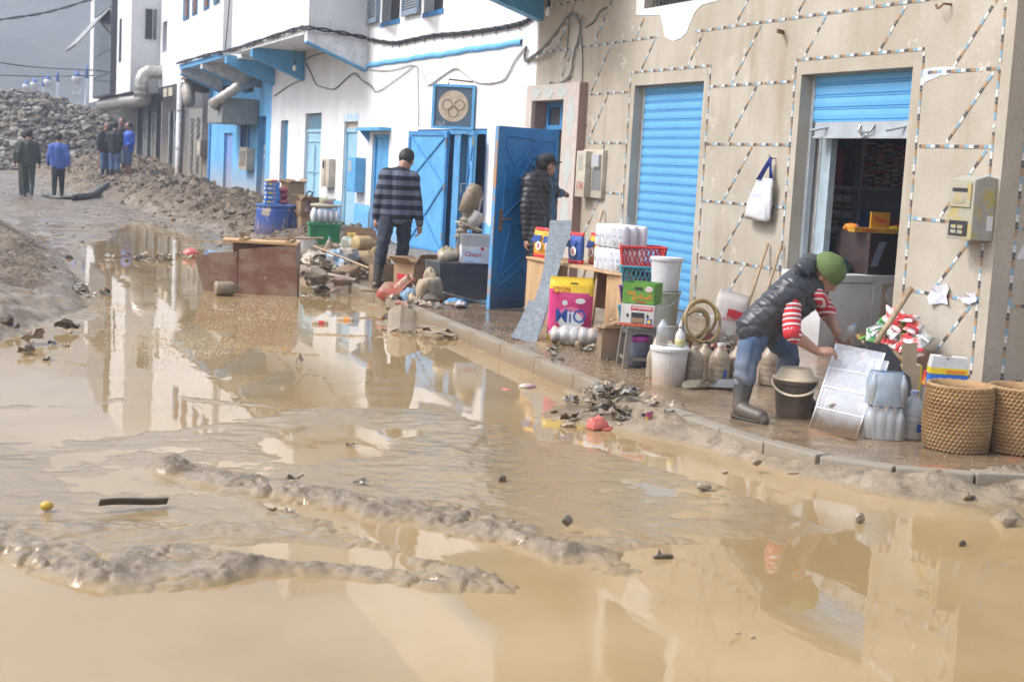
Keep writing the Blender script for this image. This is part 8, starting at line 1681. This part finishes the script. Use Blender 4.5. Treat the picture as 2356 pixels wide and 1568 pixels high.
    for k in 'LR':
        a, kk = V_('a' + k), V_('k' + k); lg.append([(V_('h' + k), .099 * s), (kk, .072 * s), (kk.lerp(a, jend), .069 * s)] if not shorts else [(V_('h' + k), .10 * s), (kk, .078 * s), (kk.lerp(a, .12), .078 * s)])
        bt.append([(kk.lerp(a, 1 - boots_h), .066 * s), (kk.lerp(a, .6), .06 * s), (kk.lerp(a, .88), .05 * s), (a + Vector((0, 0, -.01)), .05 * s), (a + V_('f' + k) * .09 * s + Vector((0, 0, -.025 * s)), .049 * s), (a + V_('f' + k) * .17 * s + Vector((0, 0, -.034 * s)), .047 * s)])
    remesh('shorts' if shorts else 'trousers', lg, vox, trous, t, 3, lambda co, no: .0035 * np.sin(co[:, 2] * 60 + 5 * np.sin(co[:, 0] * 23 + co[:, 2] * 9)) + .003 * np.sin(co[:, 0] * 80 + co[:, 2] * 30) if vox < .02 else 0 * co[:, 0])
    if not barefoot:
        for k, q in zip('LR', bt):
            remesh('boot', [q, [(V_('a' + k) + Vector((0, 0, -.045 * s)) - V_('f' + k) * .03, .036 * s), (V_('a' + k) + V_('f' + k) * .2 * s + Vector((0, 0, -.052 * s)), .034 * s)]], vox * .8, boot, t, 2)
            if vox < .02:
                mb = MB(); q = V_('a' + k) - Vector(t.location); mb.tube([q + V_('f' + k) * x + Vector((0, 0, -.062 * s)) for x in (-.055, -.045, .0, .1, .19, .225)], [.02, .038, .04, .044, .042, .02], 14, flat=.32); mb.build('sole', M_BLACK, t)
    return t
def quilt(kz, kx, amp, ax=Vector((0, 0, 1)), bx=None):
    ax = np.array(ax); bx = np.array(bx) if bx is not None else None
    def f(co, no):
        d = np.abs(np.sin(co @ ax * math.pi / kz)) ** .45
        if bx is not None: d = np.minimum(d, np.abs(np.sin(co @ bx * math.pi / kx)) ** .45)
        return amp * (d - .6) + .003 * np.sin(co[:, 0] * 70 + co[:, 2] * 55)
    return f
# --- the man bending over the wire racks
def b_(x, y, d): return at_d(1581.8 + x * .3118, 517.7 + y * .3118, d)
d1 = depth(gp(1581.8 + 400 * .3118, 517.7 + 1425 * .3118)); dm = d1 + .14
aL = b_(385, 1360, d1); aL.z = PAVE + .075; aR = Vector(b_(735, 1150, dm + .28)); aR.z = PAVE + .075
Rv = Vector((RGT.x, RGT.y, 0)).normalized(); Fv = Vector((FWD.x, FWD.y, 0)).normalized()
J = dict(aR=aL, kR=b_(440, 1000, d1 + .03), hR=b_(520, 730, dm - .09), aL=aR, kL=b_(745, 940, dm + .2), hL=b_(590, 735, dm + .10), sR=b_(765, 485, dm - .17), eR=b_(770, 800, dm - .24), wR=b_(955, 930, dm - .2), sL=b_(930, 455, dm + .17), eL=b_(1035, 650, dm + .22), wL=b_(1095, 780, dm + .1),
         dR=(Rv * .95 + Vector((0, 0, .05))), nR=Vector((0, 0, -1)) + Fv * .3, dL=(Rv * .6 + Vector((0, 0, -.55))), nL=-Fv + Vector((0, 0, -.5)), head=b_(1010, 372, dm - .02), hf=(Rv * .75 + Vector((0, 0, -.72)) - Fv * .18), hu=(Rv * .45 + Vector((0, 0, .9)) - Fv * .25), fR=(Rv * .6 - Fv * .75).normalized(), fL=(Rv * .9 + Fv * .2).normalized(), s=1.06,
         hatm=stripes('green_knit', (0, 0, 1), .013, [(0, (.125, .18, .055)), (.55, (.085, .13, .038))]))
axs = (J['eR'] - J['sR']).normalized(); M_RSTR = stripes('red_white_sleeve', axs, .066, [(0, (.55, .03, .035)), (.38, (.72, .70, .70)), (.56, (.55, .03, .035)), (.74, (.20, .12, .12)), (.88, (.72, .70, .70))])
tx = ((J['sR'] + J['sL']) / 2 - (J['hR'] + J['hL']) / 2).normalized(); sdv = tx.cross(Fv)
M_VEST = mat('black_puffer', (.035, .038, .046), .38, (.055, .058, .066), sc=5, bump=.15, bsc=35); M_JEANS = mat('muddy_jeans', (.05, .095, .18), .8, (.09, .145, .235), sc=6, bump=.2, bsc=60, worn=((.30, .24, .17), .63, 9), mud=(.5, .42, .25), mudcol=(.26, .23, .19))
man = person('man in green beanie, black quilted vest and red striped sleeves bending over racks', J, M_VEST, M_JEANS, M_RUB, 'beanie', .0095, sleeve=.55, topr=.02, disp=quilt(.062, .085, .014, tx, Fv * .55 + Vector((0, 0, .45)) + tx * .2), top2=M_RSTR, boots_h=.66, curl=.8, jend=.44, hem=-.14)
o = remesh('hood', [[(b_(850, 330, dm - .13), .06), (b_(905, 285, dm), .075), (b_(925, 330, dm + .13), .06)], [(b_(880, 300, dm - .08), .06), (b_(950, 270, dm + .02), .05)]], .012, M_VEST, man, 3, quilt(.05, .08, .01, tx))
for k in 'RL':
    d = (J['w' + k] - J['e' + k]); q = J['e' + k] + d * .12; mb = MB(); mb.tube([J['e' + k] + (J['s' + k] - J['e' + k]) * .12 - man.location, J['e' + k] - man.location, q - man.location], [.0595, .0585, .053], 16); mb.build('cuff', M_TXR, man, smooth=True)
remesh('jumper_collar', [[(b_(960, 520, dm - .1), .05), (b_(1000, 560, dm + .1), .05)]], .01, M_RSTR, man, 2)
mb = MB(); t = thing('plastic_bottle', 'small clear bottle with blue cap held in the bending man\'s hand', 'bottle', b_(1140, 850, dm + .05)); bottle(t, .032, .14, M_PET, flat('bottle_blue_cap', (.12, .35, .65), .4)); t.rotation_euler = (R(25), R(25), 0)
# --- the man in the striped jumper, seen from behind
def s_(x, y, d): return at_d(776.5 + x * .2752, 333.6 + y * .2752, d)
d2 = depth(gp(864, 660)); a1 = s_(325, 1165, d2); a1.z = PAVE + .075; a2 = Vector(s_(505, 1120, d2 + .35)); a2.z = PAVE + .075; fw = (Fv * .9 + Rv * .35).normalized(); dn = Vector((0, 0, -1))
J = dict(aL=a1, kL=s_(375, 850, d2 + .02), hL=s_(425, 575, d2 + .12), aR=a2, kR=s_(548, 850, d2 + .22), hR=s_(560, 575, d2 + .18), sL=s_(402, 255, d2 + .1), eL=s_(345, 430, d2 + .06), wL=s_(320, 610, d2 + .1), sR=s_(632, 285, d2 + .2), eR=s_(668, 480, d2 + .14), wR=s_(688, 665, d2 + .2), dL=dn + Fv * .1, nL=Rv, dR=dn + Fv * .15, nR=-Rv, head=s_(578, 130, d2 + .22), hf=(fw * .75 + Vector((0, 0, -.6))), hu=(fw * .5 + Vector((0, 0, .85))), fL=fw, fR=fw, s=1.1)
M_STR = stripes('navy_grey_stripes', (0, 0, 1), .118, [(0, (.012, .014, .028)), (.5, (.115, .13, .18))]); M_NAVY = mat('navy_trousers', (.018, .024, .042), .8, (.035, .04, .055), sc=6, bump=.2, bsc=50, worn=((.2, .17, .13), .68, 9))
person('man seen from behind in navy and grey striped jumper and black rubber boots', J, M_STR, M_NAVY, M_RUB, None, .011, topr=.014, boots_h=.7)
# --- the man in the doorway
def c_(x, y, d): return at_d(805.3 + x * .3302, y * .3302, d)
d3 = 15.25; hp_ = c_(1310, 1720, d3); fx = (Rv * .9 + Fv * .3).normalized(); a1 = Vector((hp_.x - .08, hp_.y, PAVE + .075)); a2 = Vector((hp_.x + .1, hp_.y + .08, PAVE + .075))
J = dict(aL=a2, kL=a2.lerp(hp_, .5) + fx * .03, hL=hp_ + Fv * .08, aR=a1, kR=a1.lerp(hp_, .5), hR=hp_ - Fv * .08, sR=c_(1258, 1262, d3 - .13), eR=c_(1226, 1440, d3 - .18), wR=at_d(1212, 548, d3 - .12), sL=c_(1370, 1262, d3 + .12), eL=c_(1428, 1340, d3 + .2), wL=c_(1468, 1345, d3 + .4), dR=dn, nR=Rv, dL=Rv * .7 + Fv, nL=dn, head=c_(1374, 1158, d3), hf=Rv + Fv * .25 + Vector((0, 0, .05)), hu=Vector((0, 0, 1)), fL=fx, fR=fx, s=1.0, hatm=flat('navy_cap', (.025, .028, .04), .7))
M_PUF = mat('dark_puffer', (.022, .021, .024), .45, (.035, .033, .036), sc=6)
pm = person('man in dark cap and black puffer jacket standing beside the blue door', J, M_PUF, M_NAVY, M_RUB, 'cap', .011, topr=.026, disp=quilt(.058, 1, .012)); remesh('hood', [[(c_(1260, 1235, d3 - .1), .05), (c_(1285, 1215, d3), .06), (c_(1330, 1225, d3 + .1), .05)]], .012, M_PUF, pm, 3)
# --- standing and walking figures up the street
def figure(label, x, Y, h, face, top, trous, boot=M_RUB, hat=None, hatm=None, stride=0.0, topr=.012, hipx=False, shorts=False, barefoot=False, dx=0.0, boots_h=.6):
    p = at_y(x, 330, Y); z = tz(p.x + dx, Y); p = Vector((p.x + dx, Y, z)); f = Vector((math.sin(R(face)), math.cos(R(face)), 0)); l = Vector((-f.y, f.x, 0)); k = h / 1.72; up = Vector((0, 0, 1)); P = lambda a, b, c: p + (f * a + l * b + up * c) * k
    J = dict(aL=P(stride * .5, .09, .075), kL=P(stride * .35 + .03, .09, .48), hL=P(0, .085, .90), aR=P(-stride * .5, -.09, .075 + abs(stride) * .12), kR=P(-stride * .1 + .04, -.09, .48), hR=P(0, -.085, .90), sL=P(0, .185, 1.36), sR=P(0, -.185, 1.36), eL=P(-.04 - stride * .15, .25, 1.13), eR=P(-.04 + stride * .15, -.25, 1.13), wL=P(.06 - stride * .3, .27, .88), wR=P(.06 + stride * .3, -.27, .88), dL=-up, dR=-up, nL=-l, nR=l, head=P(.03, 0, 1.615), hf=f - up * .1, hu=up, fL=f, fR=f, s=k * 1.1, hatm=hatm)
    if hipx: J['wL'] = P(.12, .14, 1.0); J['wR'] = P(.12, -.14, 1.0)
    return person(label, J, top, trous, boot, hat, .022, topr=topr, shorts=shorts, barefoot=barefoot, boots_h=boots_h)
M_UNI = mat('dark_green_uniform', (.035, .045, .036), .8, (.05, .06, .048), sc=6); M_HOOD = mat('blue_hoodie', (.06, .12, .42), .8, (.08, .15, .48), sc=5); M_DKT = flat('dark_trousers', (.03, .032, .035), .8); M_JN2 = mat('blue_jeans', (.06, .11, .22), .8, (.09, .15, .27), sc=7); M_BOOTG = flat('green_boot', (.03, .05, .045), .35)
u1 = figure('man in dark green uniform and cap walking away with green boots', 66, 40.5, 1.76, 4, M_UNI, M_UNI, M_BOOTG, 'cap', flat('uniform_cap', (.03, .035, .03), .8), .42); figure('second uniformed man mostly hidden behind the capped man', 58, 41.8, 1.72, 4, M_UNI, M_UNI, M_BOOTG, 'cap', flat('grey_cap', (.05, .055, .05), .8), -.4)
hm = figure('man in bright blue hoodie walking away up the muddy road', 135, 41, 1.72, 8, M_HOOD, M_DKT, M_BOOTG, None, None, -.3, .02)
figure('man in dark jacket, jeans and boots facing the others by the black shop', 243, 47.5, 1.74, 160, flat('dark_jacket', (.025, .026, .03), .7), M_JN2, M_RUB, topr=.025); v1 = figure('man in black vest with a round white badge, back turned, at the black shop', 264, 47.0, 1.76, 30, flat('black_vest', (.012, .013, .016), .7), M_JN2, M_RUB, topr=.02, hipx=True); figure('man hidden behind the black-vested man, only grey jeans showing', 279, 48.3, 1.72, 200, flat('grey_jumper', (.05, .05, .055), .8), mat('grey_jeans', (.18, .22, .28), .8), M_RUB)
figure('man in royal blue jacket and knee-length jeans by the black shop', 297, 47.4, 1.74, 255, mat('royal_blue_jacket', (.02, .10, .55), .5, (.015, .08, .45), sc=6), M_JN2, topr=.02, hipx=True, shorts=True, barefoot=True)

bpy.data.scenes.remove(TMP)
